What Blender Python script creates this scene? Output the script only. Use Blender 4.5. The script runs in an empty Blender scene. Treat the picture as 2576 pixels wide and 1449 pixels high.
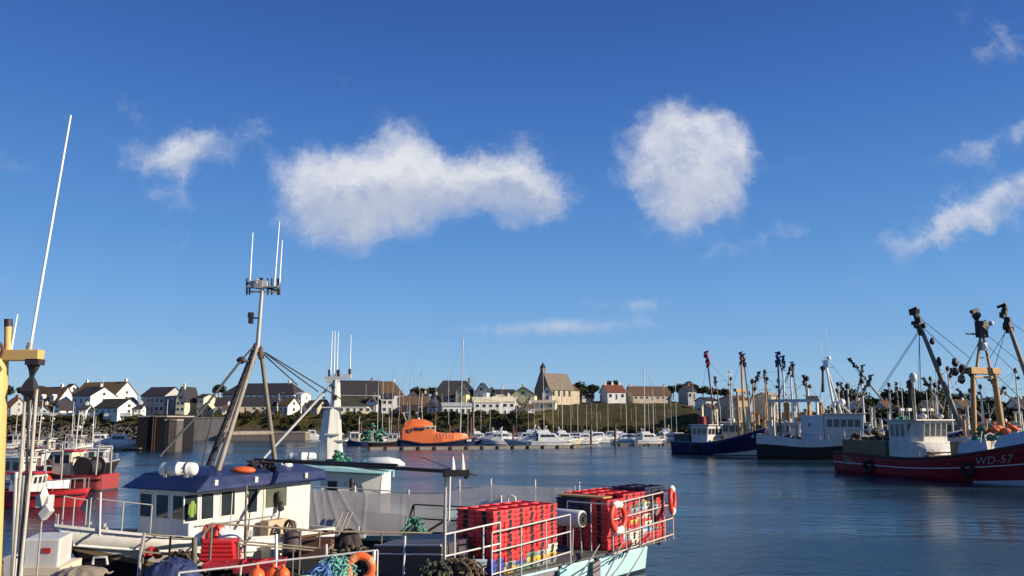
import bpy, math, random
from mathutils import Vector as V, Matrix
R = random.Random(11)
scene = bpy.context.scene
COL = scene.collection
# ------------------------------------------------------------------ camera model (photo 2576 wide)
F, CX, CY, HC, YH = 2077.0, 1288.0, 724.5, 5.8, 1055.0
PT = math.atan((YH - CY) / F)
CP, SP = math.cos(PT), math.sin(PT)
UP = V((0, 0, 1))
def P(px, py, Y):
    v = (CY - py) / F
    d = V(((px - CX) / F, CP - v * SP, SP + v * CP))
    return V((0, 0, HC)) + d * (Y / d.y)
def PZ(px, py, z):
    v = (CY - py) / F
    d = V(((px - CX) / F, CP - v * SP, SP + v * CP))
    return V((0, 0, HC)) + d * ((z - HC) / d.z)
def wl(py):                      # depth at which the water shows at photo row py
    return PZ(CX, py, 0).y

# ------------------------------------------------------------------ materials
MATS = {}
def nt(m):
    m.use_nodes = True
    t = m.node_tree; t.nodes.clear()
    o = t.nodes.new('ShaderNodeOutputMaterial'); b = t.nodes.new('ShaderNodeBsdfPrincipled')
    t.links.new(b.outputs[0], o.inputs[0])
    return t, b
def N(t, typ, **k):
    n = t.nodes.new(typ)
    for a, v in k.items():
        if a.startswith('i_'): n.inputs[int(a[2:])].default_value = v
        else: setattr(n, a, v)
    return n
def c4(c): return (c[0], c[1], c[2], 1)
def paint(name, col, rough=.45, wear=.25, dirt=None, scale=3.0, metal=0.0, bump=0.0, streak=False, rnd=0.0, spec=.4):
    """painted / weathered surface: patchy tone, stains with shapes of their own, uneven gloss"""
    if name in MATS: return MATS[name]
    m = bpy.data.materials.new(name); t, b = nt(m); L = t.links.new
    tc = N(t, 'ShaderNodeTexCoord')
    mp = N(t, 'ShaderNodeMapping'); L(tc.outputs['Object'], mp.inputs[0])
    if streak: mp.inputs['Scale'].default_value = (1.0, 1.0, .18)
    n1 = N(t, 'ShaderNodeTexNoise'); n1.inputs['Scale'].default_value = scale; n1.inputs['Detail'].default_value = 6; n1.inputs['Roughness'].default_value = .65
    L(mp.outputs[0], n1.inputs[0])
    r1 = N(t, 'ShaderNodeValToRGB'); r1.color_ramp.elements[0].position = .38; r1.color_ramp.elements[1].position = .72
    L(n1.outputs[0], r1.inputs[0])
    mx = N(t, 'ShaderNodeMix', data_type='RGBA')
    d = dirt or (col[0]*.45+.02, col[1]*.42+.015, col[2]*.38+.01)
    ml = N(t, 'ShaderNodeMath', operation='MULTIPLY'); ml.inputs[1].default_value = wear
    L(r1.outputs[0], ml.inputs[0]); L(ml.outputs[0], mx.inputs[0])
    mx.inputs[6].default_value = c4(col); mx.inputs[7].default_value = c4(d)
    last = mx.outputs[2]
    if rnd:
        oi = N(t, 'ShaderNodeObjectInfo'); hs = N(t, 'ShaderNodeHueSaturation')
        mr = N(t, 'ShaderNodeMapRange'); mr.inputs[3].default_value = 1 - rnd; mr.inputs[4].default_value = 1 + rnd
        L(oi.outputs['Random'], mr.inputs[0]); L(mr.outputs[0], hs.inputs['Value']); L(last, hs.inputs['Color']); last = hs.outputs[0]
    L(last, b.inputs['Base Color'])
    rr = N(t, 'ShaderNodeMapRange'); rr.inputs[3].default_value = max(.05, rough-.12); rr.inputs[4].default_value = min(1, rough+.2)
    L(n1.outputs[0], rr.inputs[0]); L(rr.outputs[0], b.inputs['Roughness'])
    b.inputs['Metallic'].default_value = metal
    b.inputs['Specular IOR Level'].default_value = spec
    if bump:
        bp = N(t, 'ShaderNodeBump'); bp.inputs['Strength'].default_value = bump; bp.inputs['Distance'].default_value = .03
        L(n1.outputs[0], bp.inputs['Height']); L(bp.outputs[0], b.inputs['Normal'])
    MATS[name] = m
    return m
def hullpaint(name, top, boot, zb, wear=.45, rough=.55, stripe=None, sweep=None):
    """hull paint with a differently painted lower band up to zb metres above the water, optional painted stripes (z0,z1,colour)"""
    if name in MATS: return MATS[name]
    m = paint(name, top, rough, wear, scale=1.3, streak=True, dirt=(top[0]*.4+.06, top[1]*.34+.028, top[2]*.28+.016), spec=.28)
    t = m.node_tree; L = t.links.new
    b = [n for n in t.nodes if n.type == 'BSDF_PRINCIPLED'][0]
    src = b.inputs['Base Color'].links[0].from_socket
    tc = N(t, 'ShaderNodeTexCoord'); sx = N(t, 'ShaderNodeSeparateXYZ'); L(tc.outputs['Object'], sx.inputs[0])
    zs_ = sx.outputs[2]
    if sweep:      # the dark band sweeps up to paint in the bow's shaded underside: (x where it starts, x of the stem, rise)
        f = N(t, 'ShaderNodeMapRange'); f.inputs[1].default_value = sweep[0]; f.inputs[2].default_value = sweep[1]; L(sx.outputs[0], f.inputs[0])
        f2 = N(t, 'ShaderNodeMath', operation='POWER'); L(f.outputs[0], f2.inputs[0]); f2.inputs[1].default_value = 1.3
        f3 = N(t, 'ShaderNodeMath', operation='MULTIPLY_ADD'); L(f2.outputs[0], f3.inputs[0]); f3.inputs[1].default_value = -sweep[2]; L(sx.outputs[2], f3.inputs[2]); zs_ = f3.outputs[0]
    bands = [(-9, zb, boot)] + (stripe or [])
    for z0, z1, c in bands:
        a = N(t, 'ShaderNodeMath', operation='GREATER_THAN'); a.inputs[1].default_value = z0
        e = N(t, 'ShaderNodeMath', operation='LESS_THAN'); e.inputs[1].default_value = z1
        L(zs_, a.inputs[0]); L(zs_, e.inputs[0])
        mu = N(t, 'ShaderNodeMath', operation='MULTIPLY'); L(a.outputs[0], mu.inputs[0]); L(e.outputs[0], mu.inputs[1])
        mx = N(t, 'ShaderNodeMix', data_type='RGBA'); L(mu.outputs[0], mx.inputs[0]); L(src, mx.inputs[6]); mx.inputs[7].default_value = c4(c)
        src = mx.outputs[2]
    L(src, b.inputs['Base Color'])
    return m
def glassmat(name, col=(.02, .028, .035), rough=.06):
    if name in MATS: return MATS[name]
    m = bpy.data.materials.new(name); t, b = nt(m); L = t.links.new
    tc = N(t, 'ShaderNodeTexCoord'); n = N(t, 'ShaderNodeTexNoise'); n.inputs['Scale'].default_value = 1.7
    L(tc.outputs['Object'], n.inputs[0])
    mx = N(t, 'ShaderNodeMix', data_type='RGBA'); L(n.outputs[0], mx.inputs[0])
    mx.inputs[6].default_value = c4([c*.4 for c in col]); mx.inputs[7].default_value = c4([c*1.8 for c in col]); L(mx.outputs[2], b.inputs['Base Color'])
    b.inputs['Roughness'].default_value = rough; b.inputs['Specular IOR Level'].default_value = .5
    MATS[name] = m
    return m
WHITE = paint('white_gloss_paint', (.64, .63, .59), .38, .45, (.27, .21, .14), 2.2, streak=True)
WHITE2 = paint('white_hull_gelcoat', (.76, .76, .74), .3, .2, (.5, .47, .4), 1.1, streak=True)
CREAM = paint('cream_paint', (.66, .58, .42), .5, .3, (.4, .3, .18), 1.6, streak=True)
NAVY = paint('navy_paint', (.012, .023, .088), .38, .35, (.05, .06, .11), 2.0)
BLUE = paint('blue_paint', (.02, .05, .26), .4, .3, scale=2.)
CYAN = paint('pale_turquoise_paint', (.36, .66, .66), .42, .4, (.2, .3, .3), 1.6, streak=True)
RED = paint('red_paint', (.48, .025, .03), .42, .35, scale=2., streak=True)
DKRED = paint('dark_red_paint', (.2, .016, .022), .45, .4, (.09, .02, .02), 2., streak=True)
ORANGE = paint('orange_paint', (.8, .14, .03), .4, .25, (.45, .08, .03), 1.2)
YELLOW = paint('ochre_yellow_paint', (.66, .43, .15), .5, .4, (.4, .22, .08), 2.2, streak=True)
TAN = paint('tan_rusty_paint', (.46, .27, .1), .55, .5, (.2, .08, .03), 2.4, streak=True)
STEEL = paint('galvanised_steel', (.42, .41, .38), .42, .4, (.2, .15, .1), 5., metal=.35)
BRONZE = paint('weathered_mast_paint', (.27, .235, .185), .5, .5, (.08, .05, .03), 4., streak=True)
DARK = paint('dark_gear_metal', (.028, .027, .03), .55, .5, (.07, .04, .025), 6.)
BLACK = paint('black_rubber', (.012, .012, .013), .7, .4, (.03, .028, .026), 5.)
GREYP = paint('grey_deck_paint', (.2, .2, .2), .6, .5, (.09, .075, .06), 1.5)
WOOD = paint('weathered_planks', (.2, .16, .11), .75, .5, (.08, .06, .045), 3., bump=.3)
RUST = paint('rusty_brown_steel', (.13, .06, .035), .7, .5, (.05, .03, .02), 4., bump=.2)
WHIP = paint('white_fibreglass', (.8, .82, .82), .35, .1, scale=2.)
WIRE = paint('dark_wire_rope', (.045, .045, .05), .6, .3, scale=20.)
ROPE = paint('pale_rope', (.5, .47, .4), .8, .4, scale=30.)
ALU = paint('pale_aluminium', (.62, .61, .57), .35, .25, (.4, .36, .3), 4., metal=.2)
GLASS = glassmat('dark_window_glass')
BLUEGL = glassmat('bluish_window_glass', (.05, .07, .09))
GREENNET = paint('green_net_twine', (.05, .21, .14), .9, .5, (.02, .07, .06), 9., bump=.6)
BLUENET = paint('blue_net_twine', (.035, .07, .33), .9, .5, (.02, .03, .12), 9., bump=.6)
BROWNNET = paint('brown_net_twine', (.12, .085, .05), .9, .5, (.04, .03, .025), 9., bump=.6)

# ------------------------------------------------------------------ mesh builder
class MB:
    def __init__(s): s.v = []; s.f = []; s.m = []; s.s = []; s.cur = 0
    def add(s, vs, fs, smooth=False):
        o = len(s.v); s.v += [V(x) for x in vs]
        for f in fs: s.f.append([i + o for i in f]); s.m.append(s.cur); s.s.append(smooth)
        return s
    def mat(s, i): s.cur = i; return s
    def hexa(s, p): return s.add(p, [(0,3,2,1),(4,5,6,7),(0,1,5,4),(1,2,6,5),(2,3,7,6),(3,0,4,7)])
    def box(s, x0, x1, y0, y1, z0, z1):
        return s.hexa([(x0,y0,z0),(x1,y0,z0),(x1,y1,z0),(x0,y1,z0),(x0,y0,z1),(x1,y0,z1),(x1,y1,z1),(x0,y1,z1)])
    def obox(s, c, ax, ay, az):
        c, ax, ay, az = V(c), V(ax), V(ay), V(az)
        return s.hexa([c-ax-ay-az, c+ax-ay-az, c+ax+ay-az, c-ax+ay-az, c-ax-ay+az, c+ax-ay+az, c+ax+ay+az, c-ax+ay+az])
    def bar(s, p, q, w, h, up=UP):
        p, q = V(p), V(q); d = (q-p).normalized(); a = d.cross(up)
        if a.length < 1e-4: a = d.cross(V((1,0,0)))
        a.normalize(); b = a.cross(d)
        return s.obox((p+q)/2, (q-p)/2, a*w/2, b*h/2)
    def tube(s, pts, r, r2=None, n=8, caps=True):
        pts = [V(p) for p in pts]; k = len(pts); rings = []
        ref = None
        for i, p in enumerate(pts):
            d = (pts[min(i+1,k-1)] - pts[max(i-1,0)]).normalized()
            if ref is None: ref = d.cross(UP) if abs(d.z) < .95 else d.cross(V((1,0,0)))
            a = (ref - d*ref.dot(d)).normalized(); b = d.cross(a); ref = a
            rr = r if r2 is None else r + (r2-r)*i/max(1,k-1)
            rings.append([p + a*rr*math.cos(6.28318*j/n) + b*rr*math.sin(6.28318*j/n) for j in range(n)])
        vs = [x for g in rings for x in g]
        fs = [(i*n+j, i*n+(j+1)%n, (i+1)*n+(j+1)%n, (i+1)*n+j) for i in range(k-1) for j in range(n)]
        s.add(vs, fs, True)
        if caps: s.add(rings[0], [tuple(reversed(range(n)))]); s.add(rings[-1], [tuple(range(n))])
        return s
    def sph(s, c, r, nu=12, nv=8, jit=0., rng=R):
        c = V(c); r = V(r) if hasattr(r, '__len__') else V((r,r,r)); vs = []; fs = []
        for i in range(nv+1):
            t = math.pi*i/nv
            for j in range(nu):
                p = 6.28318*j/nu; k = 1 + (rng.uniform(-jit, jit) if jit else 0)
                vs.append(c + V((r.x*math.sin(t)*math.cos(p)*k, r.y*math.sin(t)*math.sin(p)*k, r.z*math.cos(t)*k)))
        for i in range(nv):
            for j in range(nu): fs.append((i*nu+j, (i+1)*nu+j, (i+1)*nu+(j+1)%nu, i*nu+(j+1)%nu))
        return s.add(vs, fs, True)
    def torus(s, c, ax, Rr, r, n=20, k=8, flat=1.):
        c = V(c); ax = V(ax).normalized(); a = ax.cross(UP) if abs(ax.z) < .95 else ax.cross(V((1,0,0))); a.normalize(); b = ax.cross(a)
        vs = []; fs = []
        for i in range(n):
            t = 6.28318*i/n; d = a*math.cos(t) + b*math.sin(t)
            for j in range(k):
                u = 6.28318*j/k; vs.append(c + d*(Rr + r*math.cos(u)) + ax*r*flat*math.sin(u))
        for i in range(n):
            for j in range(k): fs.append((i*k+j, ((i+1)%n)*k+j, ((i+1)%n)*k+(j+1)%k, i*k+(j+1)%k))
        return s.add(vs, fs, True)
    def prism(s, poly, vec):
        n = len(poly); a = [V(p) for p in poly]; vec = V(vec); b = [p+vec for p in a]
        return s.add(a+b, [tuple(reversed(range(n))), tuple(range(n, 2*n))] + [(i, (i+1)%n, n+(i+1)%n, n+i) for i in range(n)])
    def loft(s, rings, closed=True, caps=True, smooth=False):
        n = len(rings[0]); vs = [x for g in rings for x in g]; m = n if closed else n-1
        s.add(vs, [(i*n+j, i*n+(j+1)%n, (i+1)*n+(j+1)%n, (i+1)*n+j) for i in range(len(rings)-1) for j in range(m)], smooth)
        if caps: s.add(rings[0], [tuple(reversed(range(n)))]); s.add(rings[-1], [tuple(range(n))])
        return s
    def leaf(s, p, r, rng=R):
        a = V((rng.gauss(0,1), rng.gauss(0,1), rng.gauss(0,1))).normalized(); b = a.cross(V((rng.gauss(0,1), rng.gauss(0,1), rng.gauss(0,1)))).normalized()
        return s.add([p-a*r, p+b*r*.6, p+a*r, p-b*r*.6], [(0,1,2,3)])
    def build(s, name, mats, parent=None, world=False, bev=0, solid=0):
        if not isinstance(mats, (list, tuple)): mats = [mats]
        me = bpy.data.meshes.new(name)
        vs = s.v; o = bpy.data.objects.new(name, me); COL.objects.link(o)
        if parent is not None:
            M = ROOT[parent]; ROOT[o] = M; o.parent = parent
            if world: I = M.inverted(); vs = [I @ p for p in vs]
        else:
            lo = V((min(p.x for p in vs), min(p.y for p in vs), min(p.z for p in vs))); hi = V((max(p.x for p in vs), max(p.y for p in vs), 0))
            c = V(((lo.x+hi.x)/2, (lo.y+hi.y)/2, lo.z)); o.location = c; vs = [p-c for p in vs]; ROOT[o] = Matrix.Translation(c)
        me.from_pydata([tuple(p) for p in vs], [], s.f)
        for m in mats: me.materials.append(m)
        me.polygons.foreach_set('material_index', s.m); me.polygons.foreach_set('use_smooth', s.s)
        me.update()
        if solid: md = o.modifiers.new('thickness', 'SOLIDIFY'); md.thickness = solid; md.offset = -1
        if bev: md = o.modifiers.new('edge', 'BEVEL'); md.width = bev; md.segments = 2; md.limit_method = 'ANGLE'
        return o
ROOT = {}
def tag(o, label=None, cat=None, group=None, kind=None):
    if label: o['label'] = label
    if cat: o['category'] = cat
    if group: o['group'] = group
    if kind: o['kind'] = kind
    return o
def thing(name, label, cat, loc=(0,0,0), rz=0., group=None):
    o = bpy.data.objects.new(name, None); COL.objects.link(o)
    o.location = loc; o.rotation_euler = (0, 0, rz); o.empty_display_size = .2
    ROOT[o] = Matrix.Translation(V(loc)) @ Matrix.Rotation(rz, 4, 'Z')
    return tag(o, label, cat, group)
def copy_tree(o, parent=None):
    c = o.copy(); COL.objects.link(c)
    if parent is not None: c.parent = parent
    for ch in list(o.children): copy_tree(ch, c)
    return c
def place(o, loc, rz=0, sc=1):
    o.location = loc; o.rotation_euler = (0,0,rz); o.scale = (sc, sc, sc) if not hasattr(sc, '__len__') else sc
def smooth(a, b, x):
    t = max(0., min(1., (x-a)/(b-a))); return t*t*(3-2*t)
def lerp(a, b, t): return a + (b-a)*t

def pane(parent, q, u0, u1, v0, v1, frame=WHITE, glass=GLASS, fw=.05, out=.02, name='window', split=0):
    """a framed window lying on the quad q = (low-left, low-right, top-right, top-left) in the parent's local space"""
    q = [V(p) for p in q]; n = (q[1]-q[0]).cross(q[3]-q[0]).normalized()
    pt = lambda u, v: (q[0]*(1-u)+q[1]*u)*(1-v) + (q[3]*(1-u)+q[2]*u)*v
    w = (q[1]-q[0]).length; h = (q[3]-q[0]).length
    m = MB()
    a = [pt(u0,v0), pt(u1,v0), pt(u1,v1), pt(u0,v1)]
    du, dv = fw/w, fw/h
    b = [pt(u0+du,v0+dv), pt(u1-du,v0+dv), pt(u1-du,v1-dv), pt(u0+du,v1-dv)]
    o1 = n*out
    m.add([p-n*.02 for p in a] + [p+o1 for p in a] + [p+o1 for p in b] + [p+o1*.3 for p in b],
          [(0,1,5,4),(1,2,6,5),(2,3,7,6),(3,0,4,7)] + [(4,5,9,8),(5,6,10,9),(6,7,11,10),(7,4,8,11)] + [(8,9,13,12),(9,10,14,13),(10,11,15,14),(11,8,12,15)])
    for k in range(1, split+1):
        uu = lerp(u0, u1, k/(split+1)); m.bar(pt(uu,v0+dv)+o1*.7, pt(uu,v1-dv)+o1*.7, fw*.7, out*.6, n)
    m.mat(1).add([p+o1*.3 for p in b], [(0,1,2,3)])
    return m.build(name, [frame, glass], parent)

# ------------------------------------------------------------------ hulls (local x forward, y to port, z up, z=0 the water)
class Hull:
    def __init__(s, L, B, zs, zm, zb, rake=1.2, tr=.8, fl=.35, full=2.2, tmid=.35, fexp=1.8, wexp=1.5):
        s.fexp, s.wexp = fexp, wexp
        s.L, s.B, s.zs, s.zm, s.zb, s.rake, s.tr, s.fl, s.full, s.tmid = L, B, zs, zm, zb, rake, tr, fl, full, tmid
    def sheer(s, t):
        if t < s.tmid: return lerp(s.zs, s.zm, smooth(0, s.tmid, t))
        return s.zm + (s.zb-s.zm)*((t-s.tmid)/(1-s.tmid))**1.8
    def bd(s, t):
        f = s.tr + (1-s.tr)*smooth(0, .4, t)
        if t > .5: f *= 1 - ((t-.5)/.5)**s.full*.985
        return s.B/2*f
    def bw(s, t):
        f = (s.tr + (1-s.tr)*smooth(0, .4, t))*.93
        if t > .42: f *= 1 - ((t-.42)/.58)**s.wexp*.985
        return s.B/2*f
    def pt(s, t, lev, side=1):
        x = lerp(t*(s.L-s.rake), t*s.L, lev)
        z = s.sheer(t)*lev
        fe = lerp(1, s.fexp, smooth(.5, 1, t))
        return V((x, side*lerp(s.bw(t), s.bd(t), lev**fe), z))
    def build(s, par, mat, bul=.6, deckmat=GREYP, gun=WHITE, gw=.07, nt_=20, solid=.05, deck=True):
        m = MB(); lev = [0, .2, .4, .6, .8, 1]; T = [i/nt_ for i in range(nt_+1)]
        T = [1-(1-t)**1.35 for t in T]
        for sd in (1, -1):
            rows = []
            for t in T:
                p0 = s.pt(t, 0, sd)
                rows.append([V((p0.x*.97, p0.y*.25, -.7)), V((p0.x*.99, p0.y*.8, -.35))] + [s.pt(t, l, sd) for l in lev])
            n = len(rows[0]); vs = [p for r in rows for p in r]
            fs = []
            for i in range(len(T)-1):
                for j in range(n-1):
                    f = (i*n+j, (i+1)*n+j, (i+1)*n+j+1, i*n+j+1)
                    fs.append(f if sd == -1 else tuple(reversed(f)))
            m.add(vs, fs, True)
        a = [s.pt(0, l, 1) for l in lev]; b = [s.pt(0, l, -1) for l in lev]
        k = len(lev); m.add(a+b, [(j, j+1, k+j+1, k+j) for j in range(k-1)])
        h = m.build('hull', mat, par, solid=solid)
        if deck:
            d = MB(); row = []
            for t in T:
                z = s.sheer(t) - bul; l = max(.05, z/s.sheer(t)); p = s.pt(t, l, 1)
                w = max(.01, p.y-.04); row += [V((p.x, w, z)), V((p.x, 0, z+.04)), V((p.x, -w, z))]
            d.add(row, [(i*3+j, (i+1)*3+j, (i+1)*3+j+1, i*3+j+1)[::-1] for i in range(len(T)-1) for j in range(2)])
            d.build('deck', deckmat, par, solid=.05)
        g = MB()
        pts = [s.pt(t, 1, 1) for t in T] + [s.pt(t, 1, -1) for t in reversed(T[:-1])]
        pts.append(pts[0])
        for sd in (1, -1):
            rr = []
            for t in T:
                p = s.pt(t, 1, sd); q = V((p.x, p.y - sd*gw*1.6, p.z)); e = V((0, sd*gw*.5, 0))
                if abs(p.y) < gw*1.6: q = V((p.x-.02, 0, p.z))
                rr.append([p+e, p+e+UP*gw, q+UP*gw, q])
            g.loft(rr, True, True)
        p, q = s.pt(0, 1, 1), s.pt(0, 1, -1); g.bar(p+UP*gw*.5+V((.05,0,0)), q+UP*gw*.5+V((.05,0,0)), gw*1.5, gw)
        g.build('gunwale', gun, par)
        return h
    def strake(s, par, zf, mat, r=.06, name='rubbing_strake', t0=0., t1=.995, lo=0):
        m = MB()
        for sd in (1, -1):
            ps = []
            for i in range(19):
                t = lerp(t0, t1, i/18); l = zf if zf <= 1 else 1
                ps.append(s.pt(t, l, sd) + V((0, sd*r*.4, 0)))
            m.tube(ps, r, n=6)
        return m.build(name, mat, par)
def tyre(par, c, ax, r=.42, name='tyre_fender'):
    m = MB(); m.torus(c, ax, r, r*.36, 18, 8); return m.build(name, BLACK, par)
def cabin(par, x0, x1, w, z0, z1, mat, rake=.25, taper=.06, name='wheelhouse', bev=.05):
    """deckhouse box: front at x1 leaning out (rake>0) or back (rake<0) at the top; returns the object and its face quads"""
    h = w/2; ht = h-taper
    p = [V((x0,-h,z0)), V((x1,-h,z0)), V((x1,h,z0)), V((x0,h,z0)), V((x0,-ht,z1)), V((x1+rake,-ht,z1)), V((x1+rake,ht,z1)), V((x0,ht,z1))]
    o = MB().hexa(p).build(name, mat, par, bev=bev)
    q = dict(front=(p[1],p[2],p[6],p[5]), star=(p[0],p[1],p[5],p[4]), port=(p[2],p[3],p[7],p[6]), aft=(p[3],p[0],p[4],p[7]))
    return o, q
def winrow(par, q, n, v0, v1, u0=.05, u1=.95, gap=.18, frame=WHITE, glass=GLASS, fw=.045):
    s = (u1-u0)/n
    for i in range(n): pane(par, q, u0+s*(i+gap/2), u0+s*(i+1-gap/2), v0, v1, frame, glass, fw)
def drape(name, c, rx, ry, h, mat, seed, nx=34, ny=24, ax=(1,0,0), rough=.16):
    """a crumpled cloth thrown over a heap"""
    from mathutils import noise
    c = V(c); ax = V(ax).normalized(); ay = V((-ax.y, ax.x, 0)); m = MB(); vs = []
    for j in range(ny+1):
        for i in range(nx+1):
            u, v = 2*i/nx-1, 2*j/ny-1; d = math.sqrt(u*u+v*v)
            wob = noise.noise(V((u*2.1+seed, v*2.1, 0)))
            z = h*(max(0, 1-(d*(1+.25*wob))**2.2))**.6
            q = V((u*2.6+seed*3, v*2.6, .5)); z += rough*h*(1-abs(noise.noise(q)*2.2))*(1 if d < .95 else .3) + rough*.5*h*(1-abs(noise.noise(q*2.7)*2))
            k = 1 + .12*noise.noise(V((u*3, v*3, seed)))
            vs.append(c + ax*u*rx*k + ay*v*ry*k + UP*z)
    m.add(vs, [(j*(nx+1)+i, j*(nx+1)+i+1, (j+1)*(nx+1)+i+1, (j+1)*(nx+1)+i) for j in range(ny) for i in range(nx)], True)
    return m.build(name, mat, None, solid=.02)
def blobs(m, c, r, n, size, rng=R, flat=.6):
    for _ in range(n):
        t = rng.uniform(0, 6.283); d = math.sqrt(rng.random())
        h = rng.random()*(1-d*d)
        p = V(c) + V((r[0]*d*math.cos(t), r[1]*d*math.sin(t), r[2]*h)); k = rng.uniform(.6, 1.3)*size
        m.sph(p, (k, k*rng.uniform(.7,1.3), k*flat), 7, 5, .22, rng)
    return m
# ================================================================== camera, sun, sky
cam = bpy.data.cameras.new('camera'); co = bpy.data.objects.new('camera', cam); COL.objects.link(co)
cam.sensor_width = 36; cam.lens = 36*F/2576; cam.clip_start = .1; cam.clip_end = 6000
co.location = (0, 0, HC); co.rotation_euler = (math.pi/2 + PT, 0, 0); scene.camera = co
SKYG = 7.2
SUN_EL = math.radians(21); SUN_V = V((.966, -.259, 0)).normalized()
sd = V((SUN_V.x*math.cos(SUN_EL), SUN_V.y*math.cos(SUN_EL), math.sin(SUN_EL)))
sl = bpy.data.lights.new('sun', 'SUN'); sl.energy = 5.0; sl.angle = math.radians(.5); sl.color = (1, .87, .7)
so = bpy.data.objects.new('sun', sl); COL.objects.link(so); so.rotation_euler = sd.to_track_quat('Z', 'Y').to_euler()
scene.view_settings.view_transform = 'Standard'; scene.view_settings.look = 'None'
scene.view_settings.exposure = .5; scene.view_settings.gamma = 1
w = bpy.data.worlds.new('World'); scene.world = w; w.use_nodes = True
t = w.node_tree; t.nodes.clear(); L = t.links.new
out = N(t, 'ShaderNodeOutputWorld'); bg = N(t, 'ShaderNodeBackground'); L(bg.outputs[0], out.inputs[0])
sky = N(t, 'ShaderNodeTexSky', sky_type='NISHITA'); sky.sun_disc = False
sky.sun_elevation = SUN_EL; sky.sun_rotation = math.atan2(SUN_V.x, SUN_V.y)
sky.air_density = 1.0; sky.dust_density = .25; sky.ozone_density = 2.2; sky.altitude = 0
hs = N(t, 'ShaderNodeHueSaturation'); hs.inputs['Saturation'].default_value = 1.12; hs.inputs['Value'].default_value = 1.; hs.inputs['Hue'].default_value = .505
L(sky.outputs[0], hs.inputs['Color'])
tc = N(t, 'ShaderNodeTexCoord')
sx = N(t, 'ShaderNodeSeparateXYZ'); L(tc.outputs['Generated'], sx.inputs[0])
# the clear autumn air is bluer than the model's: pull its tone towards the blue of the photographed sky, by height
el = N(t, 'ShaderNodeValToRGB'); L(sx.outputs[2], el.inputs[0]); el.color_ramp.interpolation = 'B_SPLINE'
ee = el.color_ramp.elements
def sr(c): return tuple((x/255/12.92 if x/255 < .04045 else ((x/255+.055)/1.055)**2.4)*1 for x in c) + (1,)
ee[0].position = 0; ee[0].color = sr((150,188,216)); ee[1].position = 1; ee[1].color = sr((30,56,118))
for pz, c in ((.04,(140,184,222)),(.1,(116,168,222)),(.2,(88,146,212)),(.34,(60,112,190)),(.47,(46,90,166))):
    e = ee.new(pz); e.color = sr(c)
gain = N(t, 'ShaderNodeVectorMath', operation='SCALE'); gain.inputs['Scale'].default_value = SKYG; L(el.outputs[0], gain.inputs[0])
skm = N(t, 'ShaderNodeMix', data_type='RGBA'); skm.inputs[0].default_value = .88; L(hs.outputs[0], skm.inputs[6]); L(gain.outputs[0], skm.inputs[7])
def M(op, a, b=None, c=None):
    n = N(t, 'ShaderNodeMath', operation=op)
    for i, x in enumerate((a, b, c)):
        if x is None: continue
        if isinstance(x, (int, float)): n.inputs[i].default_value = x
        else: L(x, n.inputs[i])
    return n.outputs[0]
ys = M('MAXIMUM', sx.outputs[1], .02)
ca = M('DIVIDE', sx.outputs[0], ys); cb = M('DIVIDE', sx.outputs[2], ys)
cv = N(t, 'ShaderNodeCombineXYZ'); L(ca, cv.inputs[0]); L(cb, cv.inputs[1])
# warp the cloud outlines
nz = N(t, 'ShaderNodeTexNoise'); nz.inputs['Scale'].default_value = 9; nz.inputs['Detail'].default_value = 7; nz.inputs['Roughness'].default_value = .6
L(cv.outputs[0], nz.inputs[0])
w1 = N(t, 'ShaderNodeVectorMath', operation='SUBTRACT'); L(nz.outputs['Color'], w1.inputs[0]); w1.inputs[1].default_value = (.5, .5, .5)
w2 = N(t, 'ShaderNodeVectorMath', operation='SCALE'); w2.inputs['Scale'].default_value = .1; L(w1.outputs[0], w2.inputs[0])
w3a = N(t, 'ShaderNodeVectorMath', operation='ADD'); L(cv.outputs[0], w3a.inputs[0]); L(w2.outputs[0], w3a.inputs[1])
nzb = N(t, 'ShaderNodeTexNoise'); nzb.inputs['Scale'].default_value = 38; nzb.inputs['Detail'].default_value = 6; nzb.inputs['Roughness'].default_value = .6; L(cv.outputs[0], nzb.inputs[0])
w1b = N(t, 'ShaderNodeVectorMath', operation='SUBTRACT'); L(nzb.outputs['Color'], w1b.inputs[0]); w1b.inputs[1].default_value = (.5, .5, .5)
w2b = N(t, 'ShaderNodeVectorMath', operation='SCALE'); w2b.inputs['Scale'].default_value = .022; L(w1b.outputs[0], w2b.inputs[0])
w3 = N(t, 'ShaderNodeVectorMath', operation='ADD'); L(w3a.outputs[0], w3.inputs[0]); L(w2b.outputs[0], w3.inputs[1])
def AB(px, py):
    d = P(px, py, 1.) - V((0,0,HC)); return d.x, d.z
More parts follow.
